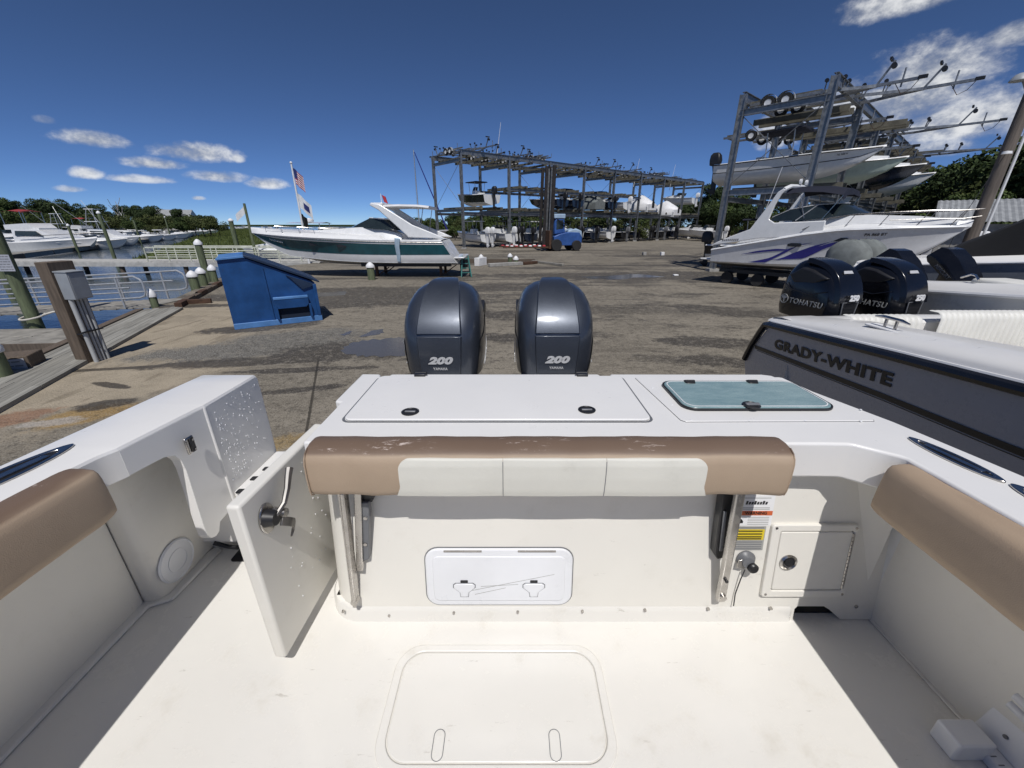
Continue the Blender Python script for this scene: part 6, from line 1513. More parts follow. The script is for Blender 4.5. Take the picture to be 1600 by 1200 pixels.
# ---------------------------------------------------------------- dry storage racks with boats and trailers
def generic_cc(name, L, B, D, hullm, bandm=None, ttop=True, motors=1, motm=None, label='', sheer=.25, console=True, bowrail=False, cuddy=False, q0=.55):
    """a small open boat: local x forward, keel at z = 0, transom at x = 0"""
    root = thing(name, label, 'boat')
    H = Hull(L, B, D, sheer=sheer, full=.48, dead=.24, rake=.5)
    H.transom(H.strip(0, 1, nt=18, nq=6)).build('hull', hullm, root)
    if bandm: H.strip(q0, .97, nt=18, nq=2, off=.008).build('hull_band', bandm, root)
    H.rail(.985, .03, .01, n=16).build('rub_rail', BLACK if bandm is None else CAPW, root)
    H.deck(.05, .62 if not cuddy else .40, w=.25, sole=.5, camber=.10, nt=24).build('deck', HULLW, root, angle=50)
    z0 = D * .5
    if console:
        MB().loft([[(x, -w_, z), (x, w_, z), (x + l, w_, z), (x + l, -w_, z)] for x, l, w_, z in ((L * .38, .75, .42, z0), (L * .385, .68, .40, z0 + .9), (L * .39, .60, .36, z0 + 1.15))]).build('console', HULLW, root, bevel=.03)
        MB().loft([[(L * .39 + .62, -.36, z0 + 1.10), (L * .39 + .62, .36, z0 + 1.10), (L * .39 + .35, .30, z0 + 1.55), (L * .39 + .35, -.30, z0 + 1.55)], [(L * .39 + .60, -.36, z0 + 1.10), (L * .39 + .60, .36, z0 + 1.10), (L * .39 + .33, .30, z0 + 1.55), (L * .39 + .33, -.30, z0 + 1.55)]]).build('windscreen', TINT, root)
        MB().box(L * .26, L * .32, -.42, .42, z0, z0 + .85).build('leaning_post', VINYLP, root, bevel=.04)
    if cuddy:
        MB().loft([[(x, -w_, a), (x, -w_ * .8, b), (x, w_ * .8, b), (x, w_, a)] for x, w_, a, b in ((L * .40, B * .42, D, D + .55), (L * .55, B * .40, D, D + .62), (L * .75, B * .25, D * 1.1, D + .5), (L * .88, B * .1, D * 1.2, D + .42))]).build('cuddy', HULLW, root, angle=50)
        MB().loft([[(L * .38, -B * .42, D + .45), (L * .34, -B * .40, D + .95)], [(L * .50, -B * .38, D + .55), (L * .44, -B * .34, D + 1.0)], [(L * .55, 0, D + .6), (L * .49, 0, D + 1.02)], [(L * .50, B * .38, D + .55), (L * .44, B * .34, D + 1.0)], [(L * .38, B * .42, D + .45), (L * .34, B * .40, D + .95)]], closed=False).build('windscreen', TINT, root, fix=False)
    if ttop:
        MB().loft([[(x, -.95, z0 + 2.02), (x, -.8, z0 + 2.10), (x, .8, z0 + 2.10), (x, .95, z0 + 2.02), (x, .9, z0 + 1.99), (x, -.9, z0 + 1.99)] for x in (L * .28, L * .35, L * .52, L * .56)]).build('hard_top', NAVYC if ttop == 2 else HULLW, root)
        for x in (L * .33, L * .50):
            for s in (-1, 1): MB().tube([(x, s * .55, z0), (x, s * .6, z0 + 1.0), (x - .05, s * .75, z0 + 2.0)], .03, 6).build('top_leg', ALU, root)
    if bowrail:
        for s in (1, -1):
            P = [H.pt(t, 1, s) for t in (.45, .6, .75, .88, .97)]; MB().tube([p + Vector((.1, -p.y * .06, .45)) for p in P], .02, 5).build('bow_rail', STEEL, root)
            for p in P: MB().cyl(p, p + Vector((.1, -p.y * .06, .45)), .015, n=5).build('rail_post', STEEL, root)
    for i in range(motors):
        y = (i - (motors - 1) / 2) * .75; mm = motm or BLACK
        MB().loft([[(-.12 - b, y - a, z), (-.12 - b, y + a, z), (-.12 - b - c_, y + a * .8, z), (-.12 - b - c_, y - a * .8, z)] for z, a, b, c_ in ((D + .12, .22, .05, .60), (D + .42, .25, .02, .66), (D + .70, .22, .08, .58), (D + .86, .12, .2, .35))]).build('motor_cowl', mm, root, bevel=.05)
        MB().loft([[(-.2, y - a, z), (-.2, y + a, z), (-.2 - c_, y + a * .5, z), (-.2 - c_, y - a * .5, z)] for z, a, c_ in ((D + .15, .14, .42), (D - .3, .09, .32), (-.12, .05, .3), (-.15, .07, .55), (-.25, .07, .5), (-.45, .02, .25))]).build('motor_leg', mm, root)
    return root
def trailer(name, label, L=7.0, axles=2, colr=None, fend=True):
    """boat trailer: local x along the tongue (coupler at x = L), wheels near x = L * .28"""
    root = thing(name, label, 'boat trailer', group='boat trailers stored on top of the racks'); m = colr or GALV
    for s in (-1, 1):
        MB().bar((0, s * .85, .45), (L * .55, s * .85, .45), .09, .13).build('side_rail', m, root)
        MB().bar((L * .55, s * .85, .45), (L * .80, 0, .45), .09, .13).build('side_rail', m, root)
        MB().bar((.1, s * .5, .62), (L * .52, s * .5, .60), .12, .10).build('bunk', BUNK, root)
        if axles > 1: MB().tube([(.15, s * .88, .45), (.15, s * 1.15, .5), (.15, s * 1.15, .95)], .03, 6).build('guide_post', m, root)
        for a in range(axles):
            x = L * .22 + a * .82
            w_ = MB().lathe([(.18, -.10), (.30, -.11), (.335, -.07), (.335, .07), (.30, .11), (.18, .10)], 20, Matrix.Translation((x, s * 1.08, .34)) @ Matrix.Rotation(PI / 2, 4, 'X')).build('wheel', RUBBER, root)
            MB().lathe([(.0, -.102), (.08, -.108), (.13, -.104), (.17, -.118), (.17, .118), (.13, .104), (.08, .108), (.0, .102)], 14, Matrix.Translation((x, s * 1.08, .34)) @ Matrix.Rotation(PI / 2, 4, 'X')).build('rim', CAPW, w_)
        if fend:
            for a in range(axles):
                x = L * .22 + a * .82
                MB().loft([[(x + .42 * math.cos(q), s * 1.08 - .13, .34 + .40 * math.sin(q)), (x + .42 * math.cos(q), s * 1.08 + .13, .34 + .40 * math.sin(q))] for q in [PI * i / 10 for i in range(11)]], closed=False).build('fender', ALU, root)
    for x in (.3, L * .22, L * .34, L * .5): MB().bar((x, -.85, .42), (x, .85, .42), .08, .10).build('cross_member', m, root)
    MB().bar((L * .62, 0, .46), (L, 0, .46), .11, .12).build('tongue', m, root)
    MB().box(L - .05, L + .28, -.07, .07, .42, .56).build('coupler', BLACK, root, bevel=.02)
    MB().bar((L * .80, 0, .5), (L * .86, 0, 1.35), .08, .08).build('winch_post', m, root)
    wn = MB().cyl((L * .86, -.12, 1.15), (L * .86, .12, 1.15), .11, n=12).build('winch', BLACK, root)
    MB().bar((L * .84, -.25, 1.42), (L * .84, .25, 1.42), .09, .10).build('bow_stop', BLACK, root)
    MB().cyl((L * .92, .12, .25), (L * .92, .12, 1.0), .035, n=8).build('jack', m, root)
    for x in (L * .52, L * .62):
        for s in (-1, 1):
            MB().bar((x, s * .2, .5), (x + .08, s * .42, .98), .05, .05).build('roller_arm', m, root)
            MB().cyl((x + .08, s * .38, 1.0), (x + .08, s * .50, 1.0), .09, n=10).build('roller', BLACK, root)
    MB().tube([(L, .05, .42), (L - .2, .08, .1), (L - .5, .05, -.05), (L - .8, .0, .4)], .015, 5).build('safety_chain', RUST, root)
    return root
def rack(name, label, A, u, w, nb, bay, wid, hs, top, with_front=True, double=True):
    """A = near front post; u along the rack; w across it; hs = shelf heights"""
    root = thing(name, label, 'boat rack', A, 0)
    u, w = Vector(u).normalized(), Vector(w).normalized()
    for i in range(nb + 1):
        for s in (0, 1):
            p = u * (i * bay) + w * (s * wid)
            o = MB().ibeam(p, p + Vector((0, 0, top)), .24, .30, up=w, tw=.035).build('post', GALV, root, smooth=False)
            MB().box(p.x - .3, p.x + .3, p.y - .3, p.y + .3, 0.004, .16).build('post_foot', CONC, root)
        a, b = u * (i * bay), u * (i * bay) + w * wid
        for z in list(hs) + [top - .75]:
            MB().ibeam(a + Vector((0, 0, z - .12)), b + Vector((0, 0, z - .12)), .18, .28, tw=.03).build('cross_beam', GALV, root, smooth=False)
        if i % 2 == 0:
            for (p, q) in ((a, b), (b, a)):
                MB().cyl(p + Vector((0, 0, hs[0] + .2)), q + Vector((0, 0, top - .9)), .022, n=5).build('brace_rod', GALV, root)
    for s in (0, 1):
        for z, h in [(top - .12, .46)] + [(z - .45, .26) for z in hs]:
            for i in range(nb):
                MB().ibeam(u * (i * bay) + w * (s * wid) + Vector((0, 0, z)), u * ((i + 1) * bay) + w * (s * wid) + Vector((0, 0, z)), .2, h, tw=.03).build('beam', GALV, root, smooth=False)
    return root, u, w
def bunks(root, u, w, bay, i, z, wid, over0=.6, over1=.9, n=2, off=(.32, .68), m=None):
    for f in off:
        p = u * ((i + f) * bay)
        for s in (-.45, .45):
            q = p + u * s
            MB().bar(q - w * over0 + Vector((0, 0, z + .16)), q + w * (wid + over1) + Vector((0, 0, z + .16)), .22, .28).build('bunk', m or BUNK, root)
def spot(A, u, w, bay, i, f, across, z): return Vector(A) + u * ((i + f) * bay) + w * across + Vector((0, 0, z))

# ---- tall rack on the right: bows point towards the near right
RA = Vector((12.55, 25.75, 0)); RB = Vector((15.25, 22.75, 0)); rw = (RB - RA).normalized(); ru_ = Vector((-rw.y, rw.x, 0))
if ru_.x < 0: ru_ = -ru_
rwid = (RB - RA).length; RBAY = 6.2; RN = 7
rackR, ru_, rw = rack('boat_rack', 'tall galvanized boat rack on the right with trailers stacked on top', RA, ru_, rw, RN, RBAY, rwid, (4.55,), 9.25)
for i in range(RN):
    bunks(rackR, ru_, rw, RBAY, i, 4.55, rwid, .7, .9, off=(.5,))
    bunks(rackR, ru_, rw, RBAY, i, 8.15, rwid, .2, {0: .3, 1: 1.9, 2: .3}.get(i, 1.2), off=(.35, .78) if i > 2 else (.5,))
rz = math.atan2(rw.y, rw.x)
def put(root, pos, rotz_): root.location = pos; root.rotation_euler = (0, 0, rotz_); return root
b = generic_cc('center_console', 7.9, 2.5, 1.12, HULLW, None, 2, 1, BLACK, 'white T top boat on the tall rack, its engine at the near left post', sheer=.20)
put(b, spot(RA, ru_, rw, RBAY, 0, .42, -1.6, 5.0), rz)
Hq = Hull(7.9, 2.5, 1.12, sheer=.20, full=.48, dead=.24, rake=.5); Hq.strip(.66, .69, nt=18, nq=1, off=.01).build('pinstripe', BLACKD, b)
p = Hq.pt(.80, .86, -1, .015); p2 = Hq.pt(.84, .86, -1, .015); p3 = Hq.pt(.80, .92, -1, .015); text('lettering', 'NJ 388 H', .12, BLACKD, b, frame(p, p2 - p, p3 - p), .002)
b = generic_cc('skiff', 7.6, 2.4, 1.10, HULLMINT, None, False, 1, BLACK, 'pale mint green hulled boat on the tall rack behind the white one', sheer=.25, console=False, cuddy=True)
put(b, spot(RA, ru_, rw, RBAY, 1, .35, -1.0, 5.0), rz)
b = generic_cc('bowrider', 7.2, 2.4, 1.3, HULLN, None, False, 1, BLACK, 'dark navy hulled boat with white deck on the tall rack beyond the mint one', sheer=.22, console=False, cuddy=True)
put(b, spot(RA, ru_, rw, RBAY, 2, .5, -.4, 5.0), rz)
b = generic_cc('walkaround', 7.2, 2.4, 1.3, HULLW, None, False, 1, BLACK, 'white hulled boat deepest on the upper shelf of the tall rack', sheer=.22, console=False, cuddy=True)
put(b, spot(RA, ru_, rw, RBAY, 3, .55, -.3, 4.9), rz)
# ground level boats under the tall rack
for i, lab in enumerate(('white boat with a black arch on the ground under the tall rack, nearest post', 'white open boat on the ground under the tall rack, second bay', 'white open boat on the ground under the tall rack, third bay')):
    b = generic_cc('runabout', 6.8, 2.3, 1.0, HULLW, HULLK if i == 0 else None, 2 if i == 0 else False, 1, BLACK, lab, console=i != 1, cuddy=i == 1)
    put(b, spot(RA, ru_, rw, RBAY, i, .5, -1.5, .45), rz)
    o = MB().box(1, 5, -.5, .5, -.44, -.02).build('cradle_block', TIMBB, b)
# trailers on top
T1 = trailer('boat_trailer', 'tandem trailer with white rims on the very edge of the tall rack roof', 7.4, 2)
put(T1, spot(RA, ru_, rw, RBAY, 0, .28, -.55, 8.42), rz)
rr = random.Random(11)
T2 = trailer('boat_trailer', 'trailer with long bare tongue reaching far out to the right, highest on the tall rack', 8.9, 1)
put(T2, spot(RA, ru_, rw, RBAY, 0, .80, -.4, 8.62), rz)
tl_ = [(1, .30, -2.6, 8.05, 'trailer with its tongue over the timber bunks of the second roof bay'), (1, .85, -2.4, 8.35, 'trailer with blue bow stop raised on a leaning mast, upper right of the tall rack'), (2, .45, 1.8, 8.25, 'trailer with the longest tongue of the tall rack reaching right at mid height'),
       (3, .2, -3.2, 8.1, 'trailer lying in the fourth roof bay of the tall rack'), (3, .75, -3.0, 8.1, 'trailer lying beyond the dark timber bunks of the tall rack'), (4, .5, 3.0, 8.05, 'trailer with far stretched tongue low over the trees on the right'), (5, .4, -3.0, 8.1, 'trailer near the far end of the tall rack roof'), (6, .4, -2.8, 8.1, 'trailer at the very far end of the tall rack roof')]
for i, f, ac, z, lab in tl_: copy_tree(T2 if rr.random() < .6 else T1, None, lab, spot(RA, ru_, rw, RBAY, i, f, ac - 1.2, z), rz + rr.uniform(-.04, .04))
for i, f, ac, z, lab in ((1, .55, .5, 6.6, 'trailer stowed on the middle level of the tall rack, second bay'), (2, .5, .6, 6.6, 'trailer stowed on the middle level of the tall rack, third bay'), (3, .5, .4, 6.7, 'trailer stowed on the middle level of the tall rack, fourth bay')):
    copy_tree(T1, None, lab, spot(RA, ru_, rw, RBAY, i, f, ac - 1.4, z), rz)
    MB().bar(ru_ * ((i + f) * RBAY - 1.0) + Vector((0, 0, z - .15)) - rw * .3, ru_ * ((i + f) * RBAY - 1.0) + rw * (rwid + .8) + Vector((0, 0, z - .15)), .2, .25).build('bunk', BUNK, rackR)
    MB().bar(ru_ * ((i + f) * RBAY + 1.0) + Vector((0, 0, z - .15)) - rw * .3, ru_ * ((i + f) * RBAY + 1.0) + rw * (rwid + .8) + Vector((0, 0, z - .15)), .2, .25).build('bunk', BUNK, rackR)
    for e in (0, 1):
        MB().ibeam(ru_ * (i * RBAY) + rw * (rwid * e) + Vector((0, 0, z - .42)), ru_ * ((i + 1) * RBAY) + rw * (rwid * e) + Vector((0, 0, z - .42)), .2, .26, tw=.03).build('beam', GALV, rackR, smooth=False)

# ---- long rack in the middle distance: sterns face us
MA = gp(725.5, 389); mu = Vector((math.sin(R(50.2)), math.cos(R(50.2)), 0)); mw = Vector((-mu.y, mu.x, 0)); MBAY, MN, mwid = 6.9, 8, 6.0
rackM, mu, mw = rack('boat_rack', 'long three level boat rack in the middle distance behind the blue forklift', MA, mu, mw, MN, MBAY, mwid, (4.35,), 10.2)
mz = math.atan2(mw.y, mw.x)
for i in range(MN):
    bunks(rackM, mu, mw, MBAY, i, 4.35, mwid, .5, .5, off=(.28, .72))
    if i in (1, 2, 3, 4):
        for s in (0, 1): MB().ibeam(mu * (i * MBAY) + mw * (s * mwid) + Vector((0, 0, 6.7)), mu * ((i + 1) * MBAY) + mw * (s * mwid) + Vector((0, 0, 6.7)), .2, .26, tw=.03).build('beam', GALV, rackM, smooth=False)
        bunks(rackM, mu, mw, MBAY, i, 6.85, mwid, .5, .5, off=(.3, .7))
    for f in (.15, .5, .85):
        MB().bar(mu * ((i + f) * MBAY) - mw * .4 + Vector((0, 0, 9.75)), mu * ((i + f) * MBAY) + mw * (mwid + .4) + Vector((0, 0, 9.75)), .2, .22).build('bunk', BUNK, rackM)
cc = generic_cc('center_console', 7.4, 2.5, 1.15, HULLW, HULLK, 2, 1, BLACK, 'white and black T top boat alone on the near end shelf', sheer=.3, q0=.44)
put(cc, spot(MA, mu, mw, MBAY, 0, .52, -.9, 4.8), mz)
ccw = generic_cc('center_console', 7.0, 2.4, 1.05, HULLW, None, True, 2, CAPW, 'white boat with twin white motors under the near end of the long rack')
put(ccw, spot(MA, mu, mw, MBAY, 0, .55, .3, .5), mz)
cud = generic_cc('walkaround', 6.8, 2.4, 1.1, HULLW, None, False, 1, CAPW, 'white walkaround with one white motor in the second bay of the long rack', console=False, cuddy=True)
put(cud, spot(MA, mu, mw, MBAY, 0, 1.05, -.2, .5), mz)
dk = generic_cc('center_console', 6.8, 2.4, 1.05, HULLN, None, 2, 1, BLACK, 'navy hulled centre console on the ground behind the forklift mast')
put(dk, spot(MA, mu, mw, MBAY, 1, .55, 0, .5), mz)
ccb = generic_cc('center_console', 7.2, 2.5, 1.1, HULLG, None, 2, 2, BLACK, 'grey white T top boat with twin black motors under the long rack, second bay')
put(ccb, spot(MA, mu, mw, MBAY, 1, .25, .2, .5), mz)
bwr = generic_cc('bowrider', 6.4, 2.4, 1.0, HULLK, None, False, 1, GREYP, 'black hulled runabout with one grey motor under the long rack, third bay', console=False, cuddy=True)
put(bwr, spot(MA, mu, mw, MBAY, 2, .25, .1, .5), mz)
gl_ = [(1, .98, ccw, 'white boat with twin white motors on the ground right behind the forklift'), (2, .50, cud, 'white boat with one white motor in the third bay of the long rack'), (2, .95, ccb, 'grey white boat with twin black motors at the fourth post of the long rack'), (3, .5, dk, 'navy boat on the ground in the fourth bay of the long rack'), (3, .98, cud, 'white boat with one white motor at the fifth post of the long rack'),
       (4, .5, bwr, 'black boat on the ground in the fifth bay of the long rack'), (5, .1, dk, 'navy boat on the ground at the sixth post of the long rack'), (5, .55, ccb, 'grey white boat on the ground in the sixth bay of the long rack'), (6, .2, bwr, 'black boat on the ground in the seventh bay of the long rack'), (6, .75, dk, 'navy boat on the ground in the seventh bay of the long rack'), (7, .4, cud, 'white boat on the ground in the last bay of the long rack')]
for i, f, src, lab in gl_: copy_tree(src, None, lab, spot(MA, mu, mw, MBAY, i, f, rr.uniform(-.5, .6), .5), mz)
for i, f, src, lab in ((2, .3, dk, 'navy boat on the shelf of the long rack beyond the forklift mast, left one'), (2, .75, dk, 'navy boat on the shelf of the long rack beyond the forklift mast, right one'), (3, .9, dk, 'dark boat on the shelf at the middle of the long rack'), (4, .45, cud, 'white covered boat on the shelf of the fifth bay of the long rack'), (7, .5, cud, 'white boat high on the far end of the long rack')):
    copy_tree(src, None, lab, spot(MA, mu, mw, MBAY, i, f, -.6, 4.8 if i != 7 else 6.2), mz)
# shrink wrapped boats
sw = thing('wrapped_boat', 'boat in loose white shrink wrap sagging off the shelf of the long rack', 'boat')
MB().loft([[(x, -w_, 0), (x, -w_ * 1.05, .8), (x, -w_ * .5, h), (x, w_ * .3, h * 1.05), (x, w_ * 1.05, .9), (x, w_, 0)] for x, w_, h in ((-.3, 1.0, .9), (.5, 1.15, 1.5), (2.0, 1.25, 2.3), (3.4, 1.25, 1.7), (5.2, 1.0, 1.35), (6.8, .4, 1.2))]).build('shrink_wrap', CAPW, sw, angle=50)
MB().loft([[(.05, -1.15, -.3), (.05, 1.15, -.3), (6.5, .3, .3), (6.5, -.3, .3)], [(.05, -1.2, .5), (.05, 1.2, .5), (6.9, .1, .9), (6.9, -.1, .9)]]).build('hull', HULLW, sw)
MB().box(-.32, -.30, -.25, .45, .35, 1.3).build('wrap_inside_shade', DARK, sw)  # dark plate standing in for the shaded inside of the wrap
put(sw, spot(MA, mu, mw, MBAY, 5, .4, -.8, 4.9), mz)
copy_tree(sw, None, 'low white shrink wrapped boat at the far shelves of the long rack', spot(MA, mu, mw, MBAY, 6, .4, -1.6, 4.2), mz + .1)
cv = thing('covered_boat', 'boat under a dark grey tarpaulin on the middle shelf of the long rack', 'boat')
MB().loft([[(x, -w_, 0), (x, -w_ * 1.02, .9), (x, 0, h), (x, w_ * 1.02, .9), (x, w_, 0)] for x, w_, h in ((-.1, 1.1, 1.5), (1.5, 1.2, 2.1), (3.5, 1.2, 2.0), (5.5, .9, 1.6), (6.9, .2, 1.3))]).build('tarpaulin', COVERG, cv, angle=50)
put(cv, spot(MA, mu, mw, MBAY, 3, .45, -.6, 4.8), mz)
# trailers on its roof
ti = 0
labs = ['at its near end', 'next from its near end', 'over its first bay', 'over its second post', 'over its second bay', 'left of the forklift mast', 'right of the forklift mast', 'over its fourth bay', 'at its fifth post', 'over its fifth bay', 'right of its fifth bay', 'over its sixth bay', 'left of its seventh post', 'over its seventh bay', 'before its far end', 'at its far end']
for f in (.10, .42, .78, 1.12, 1.5, 1.85, 2.9, 3.25, 3.62, 4.0, 4.4, 4.85, 5.4, 6.0, 6.6, 7.4):
    fl = rr.random() < .5
    c = copy_tree(T1 if rr.random() < .6 else T2, None, 'boat trailer lying on the roof of the long rack ' + labs[ti], spot(MA, mu, mw, MBAY, 0, f, -.3 if fl else mwid + .3, 9.88 + (0.35 if ti % 4 == 1 else 0)), (mz if fl else mz + PI) + rr.uniform(-.06, .06)); ti += 1
for f, lab in ((1.0, 'upper antenna left'), (5.25, 'middle'), (6.9, 'right')):
    o = MB().cyl((0, 0, 0), (.6, .2, 4.2), .035, .02, 6).build('antenna', CAPW, None, loc=spot(MA, mu, mw, MBAY, 0, f, 2.5, 9.9 if f < 2 else 8.6)); tag(o, 'white whip antenna sticking up above the long rack, ' + lab + ' one', 'antenna', 'whip antennas above the long rack')

# ---- blue marina forklift
MASTD = mat('mast_dark_steel', (0.035, 0.03, 0.028), .6, .3, var=.3, dirt=.5, dirtcol=(.10, .05, .03))
fk = thing('forklift', 'blue marina forklift with a tall rusty mast and long forks before the long rack', 'forklift', gp(872, 391.5), math.atan2(-.30, -.95))
for s in (-.55, .55):
    MB().bar((2.0, s, .3), (1.85, s, 8.2), .16, .30).build('mast_rail', MASTD, fk)
    MB().bar((1.15, s, .25), (1.0, s, 8.3), .20, .34).build('mast_rail', MASTD, fk); MB().bar((1.32, s * .75, .4), (1.2, s * .75, 8.1), .12, .2).build('inner_rail', GALV, fk)
for z in (1.5, 4.0, 6.2, 8.1): MB().bar((1.1, -.6, z), (1.1, .6, z), .12, .2).build('mast_tie', RUST, fk)
MB().cyl((1.05, 0, .6), (.98, 0, 6.5), .09, n=8).build('lift_cylinder', GALV, fk)
MB().box(1.3, 1.55, -1.1, 1.1, .25, 2.1).build('carriage', RUST, fk, bevel=.03)
for s in (-.8, .8):
    k = MB().bar((1.5, s, .42), (6.6, s, .50), .28, .16).build('fork', RUST, fk)
    for i in range(9): MB().cyl((1.9 + i * .52, s, .53), (2.2 + i * .52, s, .53), .13, n=10).build('fork_roller', CAPW if i % 2 else FLAGR, k)
MB().prism([(-2.4, .55), (.9, .55), (.9, 1.5), (.2, 1.75), (-.9, 1.95), (-2.1, 1.9), (-2.45, 1.4)], -.85, .85, XZ).build('chassis', FORKB, fk, bevel=.06)
MB().prism([(-2.5, 1.35), (-.7, 1.5), (-.8, 2.15), (-1.7, 2.3), (-2.4, 2.05)], -.82, .82, XZ).build('engine_hood', FORKL, fk, bevel=.12, seg=3)
MB().prism([(-.5, 1.9), (.75, 1.7), (.75, 3.0), (.55, 3.3), (-.35, 3.3)], -.55, .55, XZ).build('cab', FORKB, fk, bevel=.05)
MB().box(-.45, .85, -.62, .62, 3.3, 3.75).build('cab_roof', FORKL, fk, bevel=.06)
MB().prism([(-.25, 2.3), (.55, 2.2), (.55, 3.1), (-.2, 3.15)], -.57, .57, XZ).build('cab_window', TINT, fk)
MB().bar((.55, .7, 3.2), (-2.0, .7, 2.0), .1, .1).bar((.55, -.7, 3.2), (-2.0, -.7, 2.0), .1, .1).build('guard_bar', BLACK, fk)
for x, r in ((.65, .62), (-1.75, .55)):
    for s in (-.95, .95):
        wv = MB().lathe([(.3, -.2), (r - .04, -.2), (r, -.12), (r, .12), (r - .04, .2), (.3, .2)], 20, Matrix.Translation((x, s, r)) @ Matrix.Rotation(PI / 2, 4, 'X')).build('wheel', RUBBER, fk)
        MB().lathe([(0, -.17), (.3, -.19), (.3, .19), (0, .17)], 14, Matrix.Translation((x, s, r)) @ Matrix.Rotation(PI / 2, 4, 'X')).build('rim', CAPW, wv)

# ---------------------------------------------------------------- the marina across the water
far_dock = thing('far_dock', 'long dark floating dock with boats moored behind it across the water', 'dock', (0, 0, 0))
f0, f1 = gp(-40, 408, -.55), gp(335, 362.5, -.55); fa = (f1 - f0).normalized(); fb = Vector((-fa.y, fa.x, 0)); FLn = (f1 - f0).length
nsec = 24
for i in range(nsec):
    p, q = f0 + fa * (FLn * i / nsec), f0 + fa * (FLn * (i + .97) / nsec); MB().bar(p, q, 1.6, .5).build('dock_section', BLACK if i % 5 else TIMBB, far_dock)
    MB().bar(p + Vector((0, 0, .27)), q + Vector((0, 0, .27)), 1.7, .06).build('deck_board', WEATH, far_dock)
def yacht(label):
    """fly bridge motor yacht"""
    root = thing('motor_yacht', label, 'motor yacht')
    H = Hull(13.0, 4.3, 1.7, sheer=.35, full=.42, dead=.2, rake=.6); H.transom(H.strip(0, 1, nt=22, nq=5)).build('hull', HULLW, root)
    H.deck(.02, .20, w=.4, sole=.7, camber=.25, nt=24).build('deck', HULLW, root, angle=50)
    MB().loft([[(x, -w_, 1.7), (x, -w_ * .9, h), (x, w_ * .9, h), (x, w_, 1.7)] for x, w_, h in ((3.0, 1.9, 3.5), (6.6, 1.9, 3.5), (8.6, 1.7, 2.6), (11.0, .9, 2.3), (12.0, .3, 2.15))]).build('deckhouse', HULLW, root, angle=40)
    for s in (-1, 1): MB().prism([(3.4, 2.7), (7.2, 2.6), (6.5, 3.3), (3.6, 3.35)], s * 1.72, s * 1.87, XZ).build('window', TINT, root)
    MB().loft([[(x, -w_, 3.5), (x, -w_, h), (x, w_, h), (x, w_, 3.5)] for x, w_, h in ((2.2, 1.7, 4.15), (5.4, 1.7, 4.35), (6.5, 1.3, 3.7))]).build('flybridge', HULLW, root, angle=40)
    MB().loft([[(x, -1.5, 6.0 - c_), (x, 0, 6.25 - c_), (x, 1.5, 6.0 - c_)] for x, c_ in ((2.0, .2), (3.4, 0), (5.0, .12))], closed=False).build('bimini', REDC, root)
    for x in (2.2, 4.9):
        for s in (-1, 1): MB().cyl((x, s * 1.45, 4.1), (x, s * 1.45, 5.95), .05, n=5).build('bimini_pole', STEEL, root)
    for s in (-1, 1): MB().tube([H.pt(t, 1, s) + Vector((0, 0, .8)) for t in (.3, .5, .7, .85, .97)], .04, 5).build('bow_rail', STEEL, root)
    return root
Y1 = yacht('large white fly bridge yacht with a red bimini across the water, far left')
c = gp(75, 392, -.9); put(Y1, Vector((c.x - 7.0, c.y + 1.5, -1.5)), R(2))
cx1 = generic_cc('express_boat', 10.0, 3.3, 1.5, HULLW, None, False, 0, None, 'white express boat with cabin moored at the far dock', console=False, cuddy=True)
cx2 = generic_cc('center_console', 8.5, 2.9, 1.4, HULLW, None, True, 2, CAPW, 'white centre console with a hard top moored at the far dock')
put(cx1, (-30, 400, -40), 0)
sp = thing('sport_fisher', 'white sport fishing boat with a tall tuna tower across the water', 'boat')
Hs = Hull(11, 3.8, 1.6, sheer=.35, full=.45, dead=.2, rake=.6); Hs.transom(Hs.strip(0, 1, nt=20, nq=4)).build('hull', HULLW, sp); Hs.deck(.02, .35, w=.35, sole=.6, camber=.2).build('deck', HULLW, sp)
MB().loft([[(x, -w_, 1.6), (x, -w_ * .9, h), (x, w_ * .9, h), (x, w_, 1.6)] for x, w_, h in ((4.2, 1.6, 3.4), (6.4, 1.6, 3.3), (8.0, 1.3, 2.4), (10, .5, 2.2))]).build('deckhouse', HULLW, sp, angle=40)
for s in (-1, 1):
    MB().prism([(4.5, 2.6), (7.0, 2.5), (6.4, 3.1), (4.6, 3.15)], s * 1.44, s * 1.58, XZ).build('window', TINT, sp)
    for x0, x1 in ((3.6, 4.6), (6.2, 5.4)): MB().cyl((x0, s * 1.5, 1.7), (x1, s * .7, 6.6), .05, n=5).build('tower_leg', ALU, sp)
    MB().cyl((5.2, s * 1.2, 3.2), (1.5, s * 3.4, 8.2), .035, n=5).build('outrigger', ALU, sp)
MB().box(4.3, 5.7, -.8, .8, 6.6, 6.7).build('tower_top', HULLW, sp); MB().box(4.0, 6.0, -1.2, 1.2, 4.6, 4.7).build('tower_deck', HULLW, sp)
for z in (5.2, 5.9): MB().bar((4.2, -.8, z), (4.2, .8, z), .05, .05).build('tower_rung', ALU, sp)
c = gp(140, 386, -.9); put(sp, Vector((c.x - 6, c.y + 3, -1.5)), R(10))
mr = random.Random(21)
ORD = ['number %d' % 0] + ['first', 'second', 'third', 'fourth', 'fifth', 'sixth', 'seventh', 'eighth', 'ninth', 'tenth', 'eleventh', 'twelfth', 'thirteenth', 'fourteenth', 'fifteenth', 'sixteenth', 'seventeenth', 'eighteenth', 'nineteenth', 'twentieth']
ORD = ORD[1:] + ['twenty ' + q for q in ORD[1:10]] + ['thirtieth', 'thirty first', 'thirty second', 'thirty third', 'thirty fourth', 'thirty fifth']
adjs = ['white', 'off white', 'pale']
spots = []
